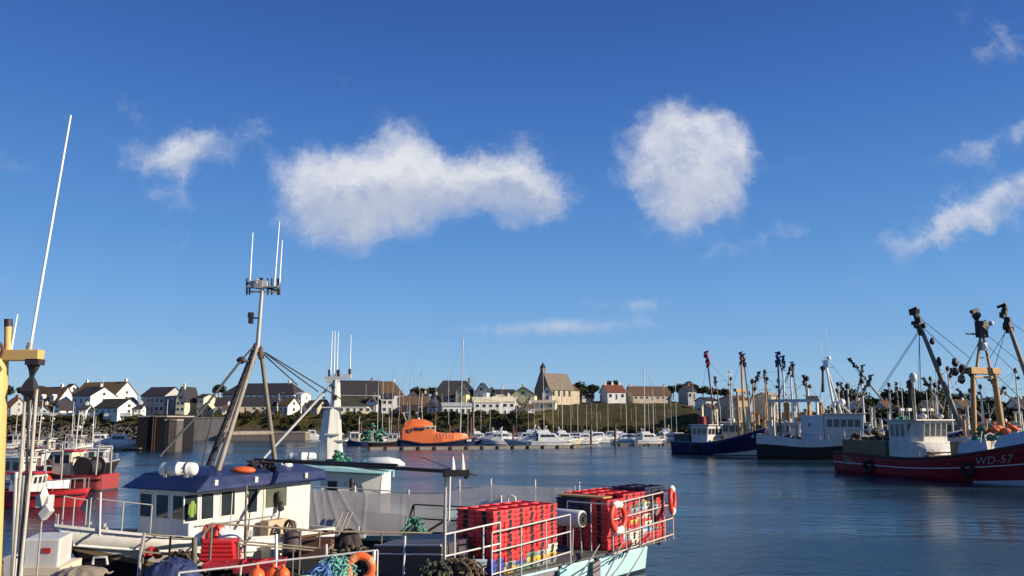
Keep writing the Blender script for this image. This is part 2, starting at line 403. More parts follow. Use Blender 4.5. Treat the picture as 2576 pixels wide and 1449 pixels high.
# (px, py, half-width px, half-height px, density, tilt deg) of each puff, turned into sky directions
PUFF = [(1000,398,66,84,1.0,0),(1015,465,200,82,1.1,0),(815,428,92,78,1.0,0),(1185,466,175,78,1.1,0),(1318,458,76,80,.95,0),(880,490,130,76,.9,0),(880,565,80,60,.75,0),(910,605,42,40,.5,0),(1110,425,90,44,.35,0),(760,540,60,40,.2,0),
        (1735,392,122,96,1.08,0),(1740,320,72,60,.85,0),(1720,470,84,80,.85,0),(1815,440,62,80,.55,0),(1628,398,56,44,.5,0),(1740,535,58,48,.45,0),(1840,380,40,50,.35,0),
        (492,380,88,50,.85,0),(425,395,52,40,.5,0),(335,380,46,50,.26,0),(332,232,40,30,.26,0),(388,282,26,34,.24,0),(640,330,60,40,.16,0),(455,500,100,32,.26,10),(375,480,28,36,.18,0),
        (2320,578,120,32,.7,-14),(2450,518,120,38,.8,-19),(2565,472,80,42,.8,-14),(2550,560,70,24,.2,0),(2460,378,120,26,.34,-24),(2580,330,60,30,.36,-20),(2530,95,80,55,.35,0),(2480,150,60,36,.22,0),
        (1400,824,230,21,.62,-2),(1600,768,100,18,.4,0),(1680,862,60,10,.2,0),(1950,612,130,30,.3,-12),(1810,635,34,30,.26,0),(50,392,78,34,.3,0),(320,940,110,24,.25,0),(180,300,90,30,.05,0),(30,705,40,18,.16,0)]
tot = None; low = None
for px, py, hw, hh, dn, tilt in PUFF:
    a, b = AB(px, py); a2, _ = AB(px+hw, py); _, b2 = AB(px, py-hh)
    mp = N(t, 'ShaderNodeMapping'); mp.vector_type = 'TEXTURE'
    mp.inputs['Location'].default_value = (a, b, 0); mp.inputs['Rotation'].default_value = (0, 0, math.radians(-tilt)); mp.inputs['Scale'].default_value = (a2-a, b2-b, 1)
    L((w3 if hh > 24 else cv).outputs[0], mp.inputs[0])
    ln = N(t, 'ShaderNodeVectorMath', operation='DOT_PRODUCT'); L(mp.outputs[0], ln.inputs[0]); L(mp.outputs[0], ln.inputs[1])
    e = M('EXPONENT', M('MULTIPLY', ln.outputs['Value'], -.9))
    tot = M('MULTIPLY', e, dn) if tot is None else M('MULTIPLY_ADD', e, dn, tot)
    sy = N(t, 'ShaderNodeSeparateXYZ'); L(mp.outputs[0], sy.inputs[0])
    g = M('MULTIPLY', M('MULTIPLY', e, dn), sy.outputs[1])
    low = g if low is None else M('ADD', low, g)
n2 = N(t, 'ShaderNodeTexNoise'); n2.inputs['Scale'].default_value = 20; n2.inputs['Detail'].default_value = 8; n2.inputs['Roughness'].default_value = .62
L(w3.outputs[0], n2.inputs[0])
den = M('ADD', M('MULTIPLY', M('SUBTRACT', 1.0, M('EXPONENT', M('MULTIPLY', tot, -1.15))), 1.12), M('MULTIPLY', M('SUBTRACT', n2.outputs[0], .5), 1.15))
mk = N(t, 'ShaderNodeMapRange', interpolation_type='SMOOTHSTEP'); mk.inputs[1].default_value = .14; mk.inputs[2].default_value = 1.16; mk.inputs[4].default_value = .93
L(den, mk.inputs[0])
front = M('GREATER_THAN', sx.outputs[1], .05)
mask = M('MULTIPLY', mk.outputs[0], front)
sh = N(t, 'ShaderNodeMapRange'); sh.inputs[1].default_value = -.55; sh.inputs[2].default_value = .55
L(M('ADD', low, M('MULTIPLY', M('SUBTRACT', n2.outputs[0], .5), 1.7)), sh.inputs[0])
cm = N(t, 'ShaderNodeMix', data_type='RGBA'); L(sh.outputs[0], cm.inputs[0])
cm.inputs[6].default_value = (3.7, 4.0, 4.8, 1); cm.inputs[7].default_value = (5.7, 5.75, 5.95, 1)
mix = N(t, 'ShaderNodeMix', data_type='RGBA'); L(mask, mix.inputs[0]); L(skm.outputs[2], mix.inputs[6]); L(cm.outputs[2], mix.inputs[7])
L(mix.outputs[2], bg.inputs[0]); bg.inputs[1].default_value = .1

# ================================================================== water
m = MB()
xs = [-900, -300, -120, -60, -30, -15, 0, 15, 30, 60, 120, 300, 900]; yy = [-120, 0, 20, 40, 80, 140, 230, 300]
m.add([(x, y, 0) for y in yy for x in xs], [(j*13+i, j*13+i+1, (j+1)*13+i+1, (j+1)*13+i) for j in range(7) for i in range(12)])
wm = bpy.data.materials.new('harbour_water'); t, b = nt(wm); L = t.links.new
tc = N(t, 'ShaderNodeTexCoord')
def noise(sc, det, stretch, rot=0):
    mp = N(t, 'ShaderNodeMapping'); mp.inputs['Scale'].default_value = stretch; mp.inputs['Rotation'].default_value = (0,0,rot); L(tc.outputs['Object'], mp.inputs[0])
    n = N(t, 'ShaderNodeTexNoise'); n.inputs['Scale'].default_value = sc; n.inputs['Detail'].default_value = det; n.inputs['Roughness'].default_value = .55; L(mp.outputs[0], n.inputs[0]); return n.outputs[0]
a = noise(.55, 3, (.6, 1.5, 1), .25); c = noise(1.9, 4, (.7, 1.4, 1), -.3); d = noise(.045, 3, (.6, 1.6, 1))
s1 = N(t, 'ShaderNodeMath', operation='MULTIPLY_ADD'); L(c, s1.inputs[0]); s1.inputs[1].default_value = .35; L(a, s1.inputs[2])
bp = N(t, 'ShaderNodeBump'); bp.inputs['Strength'].default_value = 1; bp.inputs['Distance'].default_value = .14; pm = N(t, 'ShaderNodeMapRange'); pm.inputs[1].default_value = .4; pm.inputs[2].default_value = .62; pm.inputs[3].default_value = .45; pm.inputs[4].default_value = 1.35; L(d, pm.inputs[0])
pmu = N(t, 'ShaderNodeMath', operation='MULTIPLY'); L(s1.outputs[0], pmu.inputs[0]); L(pm.outputs[0], pmu.inputs[1]); L(pmu.outputs[0], bp.inputs['Height']); L(bp.outputs[0], b.inputs['Normal'])
rp = N(t, 'ShaderNodeMapRange'); rp.inputs[1].default_value = .38; rp.inputs[2].default_value = .62; rp.inputs[3].default_value = .12; rp.inputs[4].default_value = .26; L(d, rp.inputs[0]); L(rp.outputs[0], b.inputs['Roughness'])
mx = N(t, 'ShaderNodeMix', data_type='RGBA'); L(d, mx.inputs[0]); mx.inputs[6].default_value = (.009, .03, .05, 1); mx.inputs[7].default_value = (.016, .042, .06, 1); L(mx.outputs[2], b.inputs['Base Color'])
b.inputs['IOR'].default_value = 1.33
water = m.build('water', wm); tag(water, 'dark blue rippled water of the harbour', 'water', kind='structure')

# ================================================================== land
def bank(px):
    """(top of the bank z, depth of the top, plateau z) by direction"""
    k = [(-400,6.0,248,6.5),(330,6.2,248,7.0),(560,6.3,246,7.4),(700,7.0,250,8.2),(1100,7.2,254,8.6),(1340,7.6,256,9.5),(1400,9.5,272,12.5),(1500,10.5,280,12.8),(1700,10.6,280,12.6),(1760,8,265,10),(1860,5.5,252,8),(3200,5.5,252,9)]
    for (a, b) in zip(k, k[1:]):
        if a[0] <= px <= b[0]:
            f = (px-a[0])/(b[0]-a[0]); return [lerp(a[i], b[i], f) for i in (1,2,3)]
    return list(k[-1][1:])
def ground(X, Y):
    px = CX + X/Y*2103; zt, yt, zp = bank(px)
    if Y < 239: return -1.5
    if Y < 243: return lerp(-1.5, 1.2, (Y-239)/4)
    if Y < yt: return lerp(1.2, zt, smooth(243, yt, Y)**.8)
    if Y < yt+40: return lerp(zt, zp, (Y-yt)/40)
    return zp + min(3, (Y-yt-40)*.01)
m = MB(); pxs = list(range(-900, 3500, 25)); YS = [239,241,243,245,247,249,252,255,259,264,270,278,288,300,320,360,450,700,1400]
rg = random.Random(3)
vs = []
for Y in YS:
    for px in pxs:
        X = (px-CX)/2103*Y; z = ground(X, Y); vs.append((X, Y, z + (rg.uniform(-.25,.25) if 243 < Y < 330 else 0)))
n = len(pxs)
m.add(vs, [(j*n+i, j*n+i+1, (j+1)*n+i+1, (j+1)*n+i) for j in range(len(YS)-1) for i in range(n-1)], True)
lm = bpy.data.materials.new('grassy_shore'); t, b = nt(lm); L = t.links.new
tc = N(t, 'ShaderNodeTexCoord')
def nzz(sc, det=6):
    n = N(t, 'ShaderNodeTexNoise'); n.inputs['Scale'].default_value = sc; n.inputs['Detail'].default_value = det; n.inputs['Roughness'].default_value = .7; L(tc.outputs['Object'], n.inputs[0]); return n.outputs[0]
r = N(t, 'ShaderNodeValToRGB'); e = r.color_ramp.elements; e[0].position = .3; e[0].color = (.032, .034, .013, 1); e[1].position = .7; e[1].color = (.13, .088, .036, 1)
x = r.color_ramp.elements.new(.5); x.color = (.066, .056, .02, 1)
L(nzz(.16, 9), r.inputs[0])
r2 = N(t, 'ShaderNodeValToRGB'); r2.color_ramp.elements[0].position = .4; r2.color_ramp.elements[0].color = (.06,.05,.04,1); r2.color_ramp.elements[1].color = (.2,.17,.13,1); L(nzz(.8, 8), r2.inputs[0])
sx = N(t, 'ShaderNodeSeparateXYZ'); L(tc.outputs['Object'], sx.inputs[0])
zr = N(t, 'ShaderNodeMapRange'); zr.inputs[1].default_value = 3.2; zr.inputs[2].default_value = 6.0; L(sx.outputs[2], zr.inputs[0])
mx = N(t, 'ShaderNodeMix', data_type='RGBA'); L(zr.outputs[0], mx.inputs[0]); L(r2.outputs[0], mx.inputs[6]); L(r.outputs[0], mx.inputs[7]); L(mx.outputs[2], b.inputs['Base Color']); b.inputs['Roughness'].default_value = .95; b.inputs['Specular IOR Level'].default_value = .1
bp = N(t, 'ShaderNodeBump'); bp.inputs['Strength'].default_value = .9; bp.inputs['Distance'].default_value = .4; L(nzz(1.2, 8), bp.inputs['Height']); L(bp.outputs[0], b.inputs['Normal'])
land = m.build('ground', lm); tag(land, 'grassy bank and shore rising behind the harbour', 'ground', kind='structure')

# rock armour along the shore
ROCK = paint('sea_rock', (.1, .088, .072), .9, .6, (.05, .045, .04), .9, bump=.4)
m = MB()
for _ in range(2600):
    px = R.choice((R.uniform(-250, 560), R.uniform(-250, 345), R.uniform(560, 930), R.uniform(930, 1500)))
    f = R.random(); Y = 240.2 + f*6.5; X = (px-CX)/2103*Y; k = R.uniform(.2, .62)
    m.sph((X, Y, .2 + f*(4.6 if px < 560 else 2.6)), (k*R.uniform(.8,1.5), k, k*R.uniform(.6,.9)), 6, 4, .25)
tag(m.build('rocks', ROCK), 'rough brown boulders heaped along the waterline below the houses', 'rocks', kind='stuff')

# ================================================================== foliage
def leafmat(name, a, b_):
    m = bpy.data.materials.new(name); t, b = nt(m); L = t.links.new
    oi = N(t, 'ShaderNodeObjectInfo'); tc = N(t, 'ShaderNodeTexCoord'); n = N(t, 'ShaderNodeTexNoise'); n.inputs['Scale'].default_value = 1.1; n.inputs['Detail'].default_value = 5; L(tc.outputs['Object'], n.inputs[0])
    ad = N(t, 'ShaderNodeMath', operation='MULTIPLY_ADD'); L(oi.outputs['Random'], ad.inputs[0]); ad.inputs[1].default_value = .45; L(n.outputs[0], ad.inputs[2])
    mr = N(t, 'ShaderNodeMapRange'); mr.inputs[1].default_value = .35; mr.inputs[2].default_value = 1.0; L(ad.outputs[0], mr.inputs[0])
    mx = N(t, 'ShaderNodeMix', data_type='RGBA'); L(mr.outputs[0], mx.inputs[0]); mx.inputs[6].default_value = c4(a); mx.inputs[7].default_value = c4(b_); L(mx.outputs[2], b.inputs['Base Color'])
    b.inputs['Roughness'].default_value = .8; b.inputs['Specular IOR Level'].default_value = .15; return m
BUSH = leafmat('bush_leaves', (.022, .03, .012), (.1, .085, .032)); TREEL = leafmat('dark_tree_leaves', (.018, .03, .014), (.05, .06, .022))
BARK = paint('bark', (.09, .07, .05), .9, .5, scale=8)
def crown(rx, ry, rz, n, size, seed, lobes=7):
    g = random.Random(seed); m = MB(); lb = [(V((g.uniform(-.55,.55)*rx, g.uniform(-.55,.55)*ry, g.uniform(-.2,.6)*rz)), g.uniform(.4,.7)) for _ in range(lobes)]
    for _ in range(n):
        c, k = g.choice(lb); d = V((g.gauss(0,1), g.gauss(0,1), g.gauss(0,1))).normalized()*(g.random()**.4)*k
        p = c + V((d.x*rx, d.y*ry, d.z*rz))
        if p.z < -rz*.5: p.z = -rz*.5 + g.random()*.3
        m.leaf(p, size*g.uniform(.6, 1.4), g)
    return m
SHRUB = []
for k in range(4):
    g = thing('shrub', 'x', 'shrub'); c = crown(1.5, 1.1, 1.0, 420, .2, 40+k); c.v = [p+V((0,0,.5)) for p in c.v]; c.build('foliage', BUSH, g)
    s = MB(); s.tube([(0,0,-.6),(.1,0,.2),(.25,.1,.8)], .07, .02, 6); s.tube([(0,0,-.3),(-.2,.1,.5)], .05, .02, 6); s.build('stem', BARK, g); SHRUB.append(g)
def nth(i):
    return ['first','second','third','fourth','fifth','sixth','seventh','eighth','ninth','tenth','eleventh','twelfth','thirteenth','fourteenth','fifteenth','sixteenth','seventeenth','eighteenth','nineteenth','twentieth'][i] if i < 20 else ('twenty','thirty','forty','fifty')[(i+1)//10-2] + ('th' if (i+1) % 10 == 0 else '-'+['','first','second','third','fourth','fifth','sixth','seventh','eighth','ninth'][(i+1) % 10])
def shrubs(spots, where, grp):
    for i, (px, py, Y, sc) in enumerate(spots):
        o = SHRUB.pop() if SHRUB else copy_tree(R.choice(ALLSH)); 
        p = P(px, py, Y); gz = ground(p.x, p.y)
        place(o, (p.x, p.y, gz-.1), R.uniform(0, 6), (sc*R.uniform(.9,1.4), sc, sc*R.uniform(.8,1.15)))
        o['label'] = nth(i) + ' shrub from the left ' + where; o['category'] = 'shrub'; o['group'] = grp
ALLSH = list(SHRUB)
LOWG = random.Random(8)
g = random.Random(5)
shrubs([(858+i*17.5+g.uniform(-9,9), 1055, 244.5+(i%3)*1.6+g.uniform(0,1), g.uniform(1.0,1.7)) for i in range(54)], 'in the dark scrub behind the marina', 'scrub along the marina bank')
shrubs([(555+i*21+g.uniform(-8,8), 1050, 246+g.uniform(0,5), g.uniform(.8,1.35)) for i in range(20)], 'on the bank below the slate roofed hotel', 'shrubs on the bank below the hotel')
shrubs([(1000+i*19+g.uniform(-8,8), 1055, 246.5+g.uniform(0,7), g.uniform(.9,1.5)) for i in range(20)], 'on the bank behind the moored yachts', 'shrubs on the bank behind the yachts')
shrubs([(1390+i*22+g.uniform(-8,8), 1055, 245.5+g.uniform(0,6), g.uniform(.8,1.5)) for i in range(18)], 'at the foot of the grassy field slope', 'shrubs at the foot of the field')
for i in range(34):
    px = 2080 + i*16.5 + LOWG.uniform(-6, 6); shx = copy_tree(ALLSH[i % 4]); q = P(px, 1050, 252 + (i % 3)*9); k = LOWG.uniform(1.5, 2.7)
    place(shx, (q.x, q.y, ground(q.x, q.y)-.2), LOWG.uniform(0, 6), (k*1.5, k, k*LOWG.uniform(.8, 1.3))); tag(shx, nth(i) + ' dark scrub bush from the left behind the moored trawlers', 'shrub', 'scrub behind the trawlers')
for i in range(24):
    px = 10 + i*14.5 + LOWG.uniform(-6, 6); shx = copy_tree(ALLSH[i % 4]); q = P(px, 1050, 246.5 + (i % 3)*1.5); k = LOWG.uniform(.6, 1.0)
    place(shx, (q.x, q.y, ground(q.x, q.y)-.2), LOWG.uniform(0, 6), (k*1.6, k, k*LOWG.uniform(.7, 1.1))); tag(shx, nth(i) + ' low bush from the left on the rocks under the dormer house', 'shrub', 'bushes on the rock armour')
for i in range(46):
    px = 24 + i*16.6 + LOWG.uniform(-7, 7); Yb = 245.6 + (i % 3)*1.3; shx = copy_tree(ALLSH[i % 4]); q = P(px, 1046, Yb); k = LOWG.uniform(.75, 1.2)
    place(shx, (q.x, q.y, ground(q.x, q.y)-.2), LOWG.uniform(0, 6), (k*1.7, k, k*LOWG.uniform(.7, 1.1))); tag(shx, nth(i) + ' garden shrub from the left along the road edge before the left hand houses', 'shrub', 'garden shrubs along the shore road')
for i in range(30):
    px = 868 + i*16.6 + LOWG.uniform(-7, 7); Yb = 251 + (i % 3)*1.3; shx = copy_tree(ALLSH[i % 4]); q = P(px, 1046, Yb); k = LOWG.uniform(.7, 1.15)
    place(shx, (q.x, q.y, ground(q.x, q.y)-.2), LOWG.uniform(0, 6), (k*1.7, k, k*LOWG.uniform(.7, 1.1))); tag(shx, nth(i) + ' garden shrub from the left below the white terraces and the boathouse', 'shrub', 'garden shrubs below the terraces')
def tree(px, pyb, pyt, Y, wpx, label, grp, seed):
    p = P(px, pyb, Y); k = Y/2103; H = (pyb-pyt)*k; W = wpx*k
    tr = thing('tree', label, 'tree', p, 0, grp)
    s = MB(); s.tube([(0,0,-1),(0.05*W,0,H*.3),(-.03*W,.02*W,H*.75)], .035*H+.08, .03, 7)
    g = random.Random(seed)
    for i in range(4):
        a = g.uniform(0, 6.28); s.tube([(0,0,H*g.uniform(.25,.5)), (W*.3*math.cos(a), W*.3*math.sin(a), H*g.uniform(.6,.8))], .02*H+.03, .02, 5)
    s.build('trunk', BARK, tr)
    c = crown(W/2, W/2.3, H*.42, 1300, .045*max(W, H)+.08, seed, 9); c.v = [q+V((0,0,H*.58)) for q in c.v]; c.build('crown', TREEL, tr)
for i, a in enumerate([(1462,1004,962,305,46,'round dark tree standing just right of the church'),(1490,1004,966,308,44,'dark tree between the church and the red roofed cottage, the right one'),(1540,985,958,330,34,'small dark tree behind the red chimneys of the cottage')]):
    tree(*a, 'dark trees beside the church', 60+i)
for i, (px, pb, pt, Y, w_) in enumerate([(1693,1000,972,330,34),(1716,1000,968,330,36),(1742,1000,963,335,40),(1768,1000,970,335,36),(1795,1002,975,340,36),(1825,1005,978,345,36)]):
    tree(px, pb, pt, Y, w_, nth(i) + ' dark hilltop tree from the left beyond the brown bungalow', 'dark trees on the hilltop', 80+i)
for i in range(13):
    px = 2130 + i*37 + g.uniform(-9, 9)
    tree(px, 1052, 985 + g.uniform(-10, 14) + (i > 6)*12, 330 + g.uniform(-12, 12), 58 + g.uniform(-8, 12), nth(i) + ' dark tree from the left in the row behind the trawlers', 'dark trees behind the trawlers', 100+i)
for i, (px, pb, pt, Y, w_) in enumerate([(8,1010,966,300,40),(60,1000,972,320,36),(98,1000,973,320,36),(548,1000,968,300,36),(1050,1000,976,300,44),(1085,1000,974,300,32)]):
    tree(px, pb, pt, Y, w_, ['low dark tree at the left edge behind the yellow mast','small dark tree behind the dormer roof, left of the pair','small dark tree behind the dormer roof, right of the pair','bushy tree left of the slate roofed hotel','wide low tree behind the red brick bungalow','narrow tree left of the big dark roof'][i], 'trees behind the houses', 130+i)
# ================================================================== town
SLATE = paint('slate_roof', (.026, .025, .032), .8, .5, (.055, .048, .045), 1.2, bump=.3)
BROWNR = paint('brown_tile_roof', (.13, .075, .04), .8, .5, (.06, .045, .03), 1.2, bump=.3)
THATCH = paint('thatch_roof', (.2, .125, .05), .95, .5, (.1, .065, .03), 1.5, bump=.5)
GREENR = paint('mossy_green_roof', (.03, .036, .024), .85, .5, (.1, .08, .05), 1.2, bump=.3)
REDR = paint('red_tile_roof', (.2, .06, .035), .8, .5, (.08, .04, .03), 1.4, bump=.3)
WALLW = paint('white_render', (.72, .71, .67), .85, .25, (.45, .42, .36), .5)
WALLC = paint('cream_render', (.7, .64, .44), .85, .25, (.45, .38, .24), .5)
WALLY = paint('yellow_render', (.74, .66, .33), .85, .25, (.5, .4, .2), .5)
WALLG = paint('grey_render', (.42, .42, .41), .85, .35, (.25, .24, .22), .5)
WALLB = paint('beige_render', (.5, .42, .3), .85, .35, (.3, .24, .16), .5)
BRICK = paint('red_brick', (.3, .12, .075), .85, .4, (.16, .08, .06), 2.5)
STONE = paint('old_stone', (.2, .17, .14), .9, .5, (.1, .085, .07), 1.2, bump=.4)
CONC = paint('stained_concrete', (.27, .25, .22), .85, .55, (.1, .09, .075), .6, streak=True, bump=.2)
def roofslab(o_par, x0, x1, y0, y1, ze, zr, mat, oh=.35, th=.18, hip=0., name='roof'):
    """pitched roof, ridge along x; hip pulls the ridge ends in"""
    m = MB(); ym = (y0+y1)/2
    k = (zr-ze)/(ym-y0); zo = ze - oh*k
    xa, xb = x0-oh, x1+oh
    for sgn, ye in ((-1, y0-oh), (1, y1+oh)):
        a = [V((xa, ye, zo)), V((xb, ye, zo)), V((xb-hip, ym, zr)), V((xa+hip, ym, zr))]
        if sgn > 0: a.reverse()
        m.prism([p+UP*(th) for p in a][::-1], V((0,0,-th)))
    if hip:
        for xe, xr in ((xa, xa+hip), (xb, xb-hip)):
            a = [V((xe, y0-oh, zo)), V((xr, ym, zr)), V((xe, y1+oh, zo))]
            m.prism([p+UP*(th-.004) for p in a], V((0,0,-th)))
    return m.build(name, mat, o_par)
def house(label, px0, px1, yb, ye, yr, Y, D=7.5, rz=-14, wall=WALLW, roof=SLATE, ww=4, rows=1, gw=1, chim=1, hip=0., cat='house', dorm=0, name='house', oh=.3, door=True, grp='houses along the harbour shore', turn=False, lw=0):
    """px0..px1: what the photo shows of it from side to side; yb/ye/yr rows of the base, the eaves and the ridge. turn=True shows its gable end to the harbour"""
    rz = math.radians(rz) - (math.pi/2 if turn else 0)
    k = Y/2103; c = P((px0+px1)/2, yb, Y); vd = V((c.x, c.y, 0)).normalized(); pr = V((vd.y, -vd.x, 0))
    ax = V((math.cos(rz), math.sin(rz), 0)); ay = V((-math.sin(rz), math.cos(rz), 0))
    tot = (px1-px0)*k*math.sqrt(1+(c.x/c.y)**2)**-1*1.0
    tot = (px1-px0)*k*c.normalized().y if False else (px1-px0)*k*vd.y
    kx, ky = abs(ax.dot(pr)), abs(ay.dot(pr))
    if turn: W = D; D2 = max(2.5, (tot - W*kx)/max(ky, .2)); D = D2
    else: W = max(2., (tot - D*ky)/kx)
    H = (yb-ye)*k; Hr = (yb-yr)*k
    ctr = c + V((0, 0, 0)) + vd*(D*.5 if not turn else W*.5)
    o = thing(name, label, cat, ctr, rz, grp)
    x0, x1, y0, y1 = -W/2, W/2, -D/2, D/2; ym = 0
    m = MB()
    if hip: m.box(x0, x1, y0, y1, -2, H)
    else: m.prism([(x0,y0,-2),(x0,y1,-2),(x0,y1,H),(x0,ym,Hr),(x0,y0,H)], V((W,0,0)))
    m.build('wall', wall, o)
    rf = roofslab(o, x0, x1, y0, y1, H, Hr, roof, oh, .2, hip)
    for i in range(chim):
        cx = lerp(x0+.7, x1-.7, i/(chim-1) if chim > 1 else .85)
        cm = MB().box(cx-.35, cx+.35, -.3, .3, Hr-.6, Hr+.9); cm.box(cx-.42, cx+.42, -.37, .37, Hr+.9, Hr+1.02)
        cm.tube([(cx,0,Hr+1.02),(cx,0,Hr+1.35)], .13); cm.build('chimney', wall if wall is not WALLG else BRICK, rf)
    q = [(x0,y0,0),(x1,y0,0),(x1,y0,H),(x0,y0,H)]
    for r_ in range(rows):
        v0 = (r_+.32)/rows*.92; v1 = (r_+.8)/rows*.95
        for i in range(ww):
            u = (i+.5)/ww; hw = min(.5/W, .3/ww)
            if door and r_ == 0 and i == ww//2:
                pane(o, q, u-hw*.8, u+hw*.8, .02, v1, WALLW, BLUE if R.random() < .4 else RUST, .08, .05, 'door'); continue
            pane(o, q, u-hw*1.15, u+hw*1.15, v0, v1, WHITE, GLASS, .09, .05)
    gq = [(x1,y0,0),(x1,y1,0),(x1,y1,H),(x1,y0,H)]
    if turn or gw:
        for r_ in range(max(1, rows)):
            for i in range(gw):
                u = (i+.5)/gw; pane(o, gq, u-.55/D, u+.55/D, (r_+.32)/rows*.92, (r_+.8)/rows*.95, WHITE, GLASS, .09, .05)
        if Hr-H > 1.8 and not hip and gw: pane(o, [(x1,-.6,H),(x1,.6,H),(x1,.6,H+1.2),(x1,-.6,H+1.2)], .05, .95, .1, .95, WHITE, GLASS, .09, .05)
    for i in range(dorm):
        cx = lerp(x0, x1, (i+.5)/dorm); t_ = .35; yd = lerp(y0, 0, t_); zd = lerp(H, Hr, t_)
        dm = MB().prism([(cx-.8, yd-.9, zd-.9),(cx+.8, yd-.9, zd-.9),(cx+.8, yd-.9, zd+.5),(cx, yd-.9, zd+1.3),(cx-.8, yd-.9, zd+.5)][::-1], V((0, 2.6, 0)))
        d_ = dm.build('dormer', WALLW, o)
        pane(d_, [(cx-.5,yd-.9,zd-.4),(cx+.5,yd-.9,zd-.4),(cx+.5,yd-.9,zd+.5),(cx-.5,yd-.9,zd+.5)], 0, 1, 0, 1, WHITE, GLASS, .1, .05)
    return o
# left cluster
house('long dark roofed house with two white dormers behind the ropes of the yellow mast', 55, 195, 1040, 1018, 974, 262, 9, -16, WALLW, BROWNR, 6, 1, 1, 1, dorm=3)
house('small white gable fronted porch house before the long dormer roof', 137, 178, 1042, 1028, 1008, 250, 5, -12, WALLW, SLATE, 2, 1, 1, 0, turn=True)
house('low pale cottage at the left edge beside the yellow mast', 14, 62, 1042, 1022, 1002, 256, 6, -10, WALLG, BROWNR, 3, 1, 1, 1)
house('two storey white house with grey front and bright right gable', 178, 292, 1042, 996, 974, 256, 9.5, -24, WALLW, SLATE, 3, 2, 1, 1, lw=1)
house('brown roofed house standing highest behind the two storey white house', 182, 345, 1015, 992, 961, 282, 9, -22, WALLW, THATCH, 5, 1, 1, 2)
house('white house with twin small gables peeping over the dormer roof', 160, 195, 1010, 982, 966, 286, 6, -20, WALLW, SLATE, 2, 1, 1, 0)
house('low green roofed cottage with cream gable beside the pier', 236, 352, 1044, 1026, 1004, 247, 8, -24, WALLW, GREENR, 4, 1, 1, 0)
house('house with long slate roof and dark olive front left of the cream gable', 352, 462, 1040, 996, 974, 262, 9, -18, WALLG, SLATE, 5, 2, 0, 0)
house('cream house showing its tall gable to the water', 441, 500, 1038, 1006, 974, 256, 9, -6, WALLC, SLATE, 2, 2, 2, 1, turn=True)
house('flat fronted cream annex with low roof right of the tall cream gable', 494, 540, 1038, 1000, 992, 258, 6, -14, WALLC, SLATE, 3, 2, 1, 0)
house('long white hotel with slate roof and rows of square windows', 556, 776, 1030, 992, 964, 276, 11, -10, WALLW, SLATE, 11, 2, 2, 1, hip=3.5, cat='hotel', name='hotel')
house('low dark roofed range in front of the long white hotel', 540, 702, 1036, 1020, 1001, 256, 7, 10, WALLB, SLATE, 7, 1, 1, 0)
house('small white cottage with bright gable right of the low dark range', 700, 754, 1042, 1020, 1001, 254, 6, -22, WALLW, BROWNR, 2, 1, 1, 0)
house('square white block at the right end of the hotel', 744, 780, 1024, 992, 987, 268, 8, -8, WALLW, WALLG, 2, 2, 1, 0, door=False, cat='building', name='building')
house('cream sheds with pale roof glimpsed left of the white mast', 782, 822, 1040, 1024, 1008, 256, 6, -15, WALLB, SLATE, 2, 1, 1, 0)
house('wide dark roofed house behind the white mast', 852, 955, 1018, 990, 957, 276, 10, 14, WALLG, SLATE, 5, 1, 1, 1)
house('brown roofed house behind the bare yacht masts', 902, 1014, 1018, 992, 959, 279, 10, 14, WALLW, BROWNR, 5, 1, 1, 1, hip=3)
house('low green roofed boathouse with cream wall behind the white mast', 850, 934, 1040, 1022, 996, 256, 8, 10, WALLC, GREENR, 5, 1, 1, 0)
house('white cottage gable beside the boathouse', 922, 962, 1038, 1014, 998, 257, 6, -8, WALLW, BROWNR, 1, 1, 1, 0, turn=True)
house('narrow white two storey house with dark doorway among the masts', 958, 988, 1040, 1002, 990, 258, 5, 10, WALLW, SLATE, 2, 2, 1, 0)
house('red brick bungalow with pale right half', 1000, 1082, 1042, 1018, 998, 262, 8, 14, BRICK, BROWNR, 5, 1, 1, 1)
house('low white cottage in front of the red brick bungalow', 1012, 1050, 1048, 1034, 1022, 252, 5, 10, WALLW, SLATE, 2, 1, 1, 0)
house('big dark roofed guest house with white front behind the tallest mast', 1080, 1206, 1030, 998, 957, 276, 12, 10, WALLG, SLATE, 6, 1, 1, 1, hip=4)
house('pale yellow gable standing before the big dark roof', 1146, 1182, 1022, 988, 966, 266, 6, -8, WALLY, SLATE, 2, 1, 1, 0, turn=True)
house('small white gable at the right end of the big dark roof', 1196, 1234, 1020, 984, 964, 272, 6, -10, WALLW, SLATE, 2, 1, 1, 0, turn=True)
house('long low white house with flat roof line behind the mooring piles', 1108, 1186, 1048, 1022, 1014, 254, 6, 10, WALLW, WALLG, 5, 1, 1, 0)
house('white terrace with stepped fronts left of the yellow house', 1184, 1260, 1046, 1012, 1000, 258, 7, 10, WALLW, WALLC, 4, 2, 1, 0)
house('broad white terrace below the yellow house', 1236, 1296, 1046, 1010, 998, 260, 7, 10, WALLW, WALLC, 3, 2, 1, 1)
house('pale yellow house with gable left of the church', 1284, 1352, 1022, 994, 974, 270, 7, -8, WALLY, SLATE, 3, 1, 2, 1, turn=True)
house('cream wing of the yellow house under the dark roof', 1240, 1296, 1012, 990, 980, 276, 6, 10, WALLC, SLATE, 3, 1, 1, 0)
house('low cream outbuilding at the foot of the church', 1330, 1402, 1028, 1014, 1008, 266, 5, -10, WALLC, WALLB, 3, 1, 1, 0)
house('small white gabled house right in front of the church', 1364, 1392, 1012, 990, 970, 280, 5, -6, WALLW, SLATE, 1, 1, 1, 0, turn=True)
house('white cottage with red roof and red chimneys beyond the dark trees', 1508, 1574, 1006, 986, 968, 296, 8, 14, WALLW, REDR, 3, 1, 1, 3)
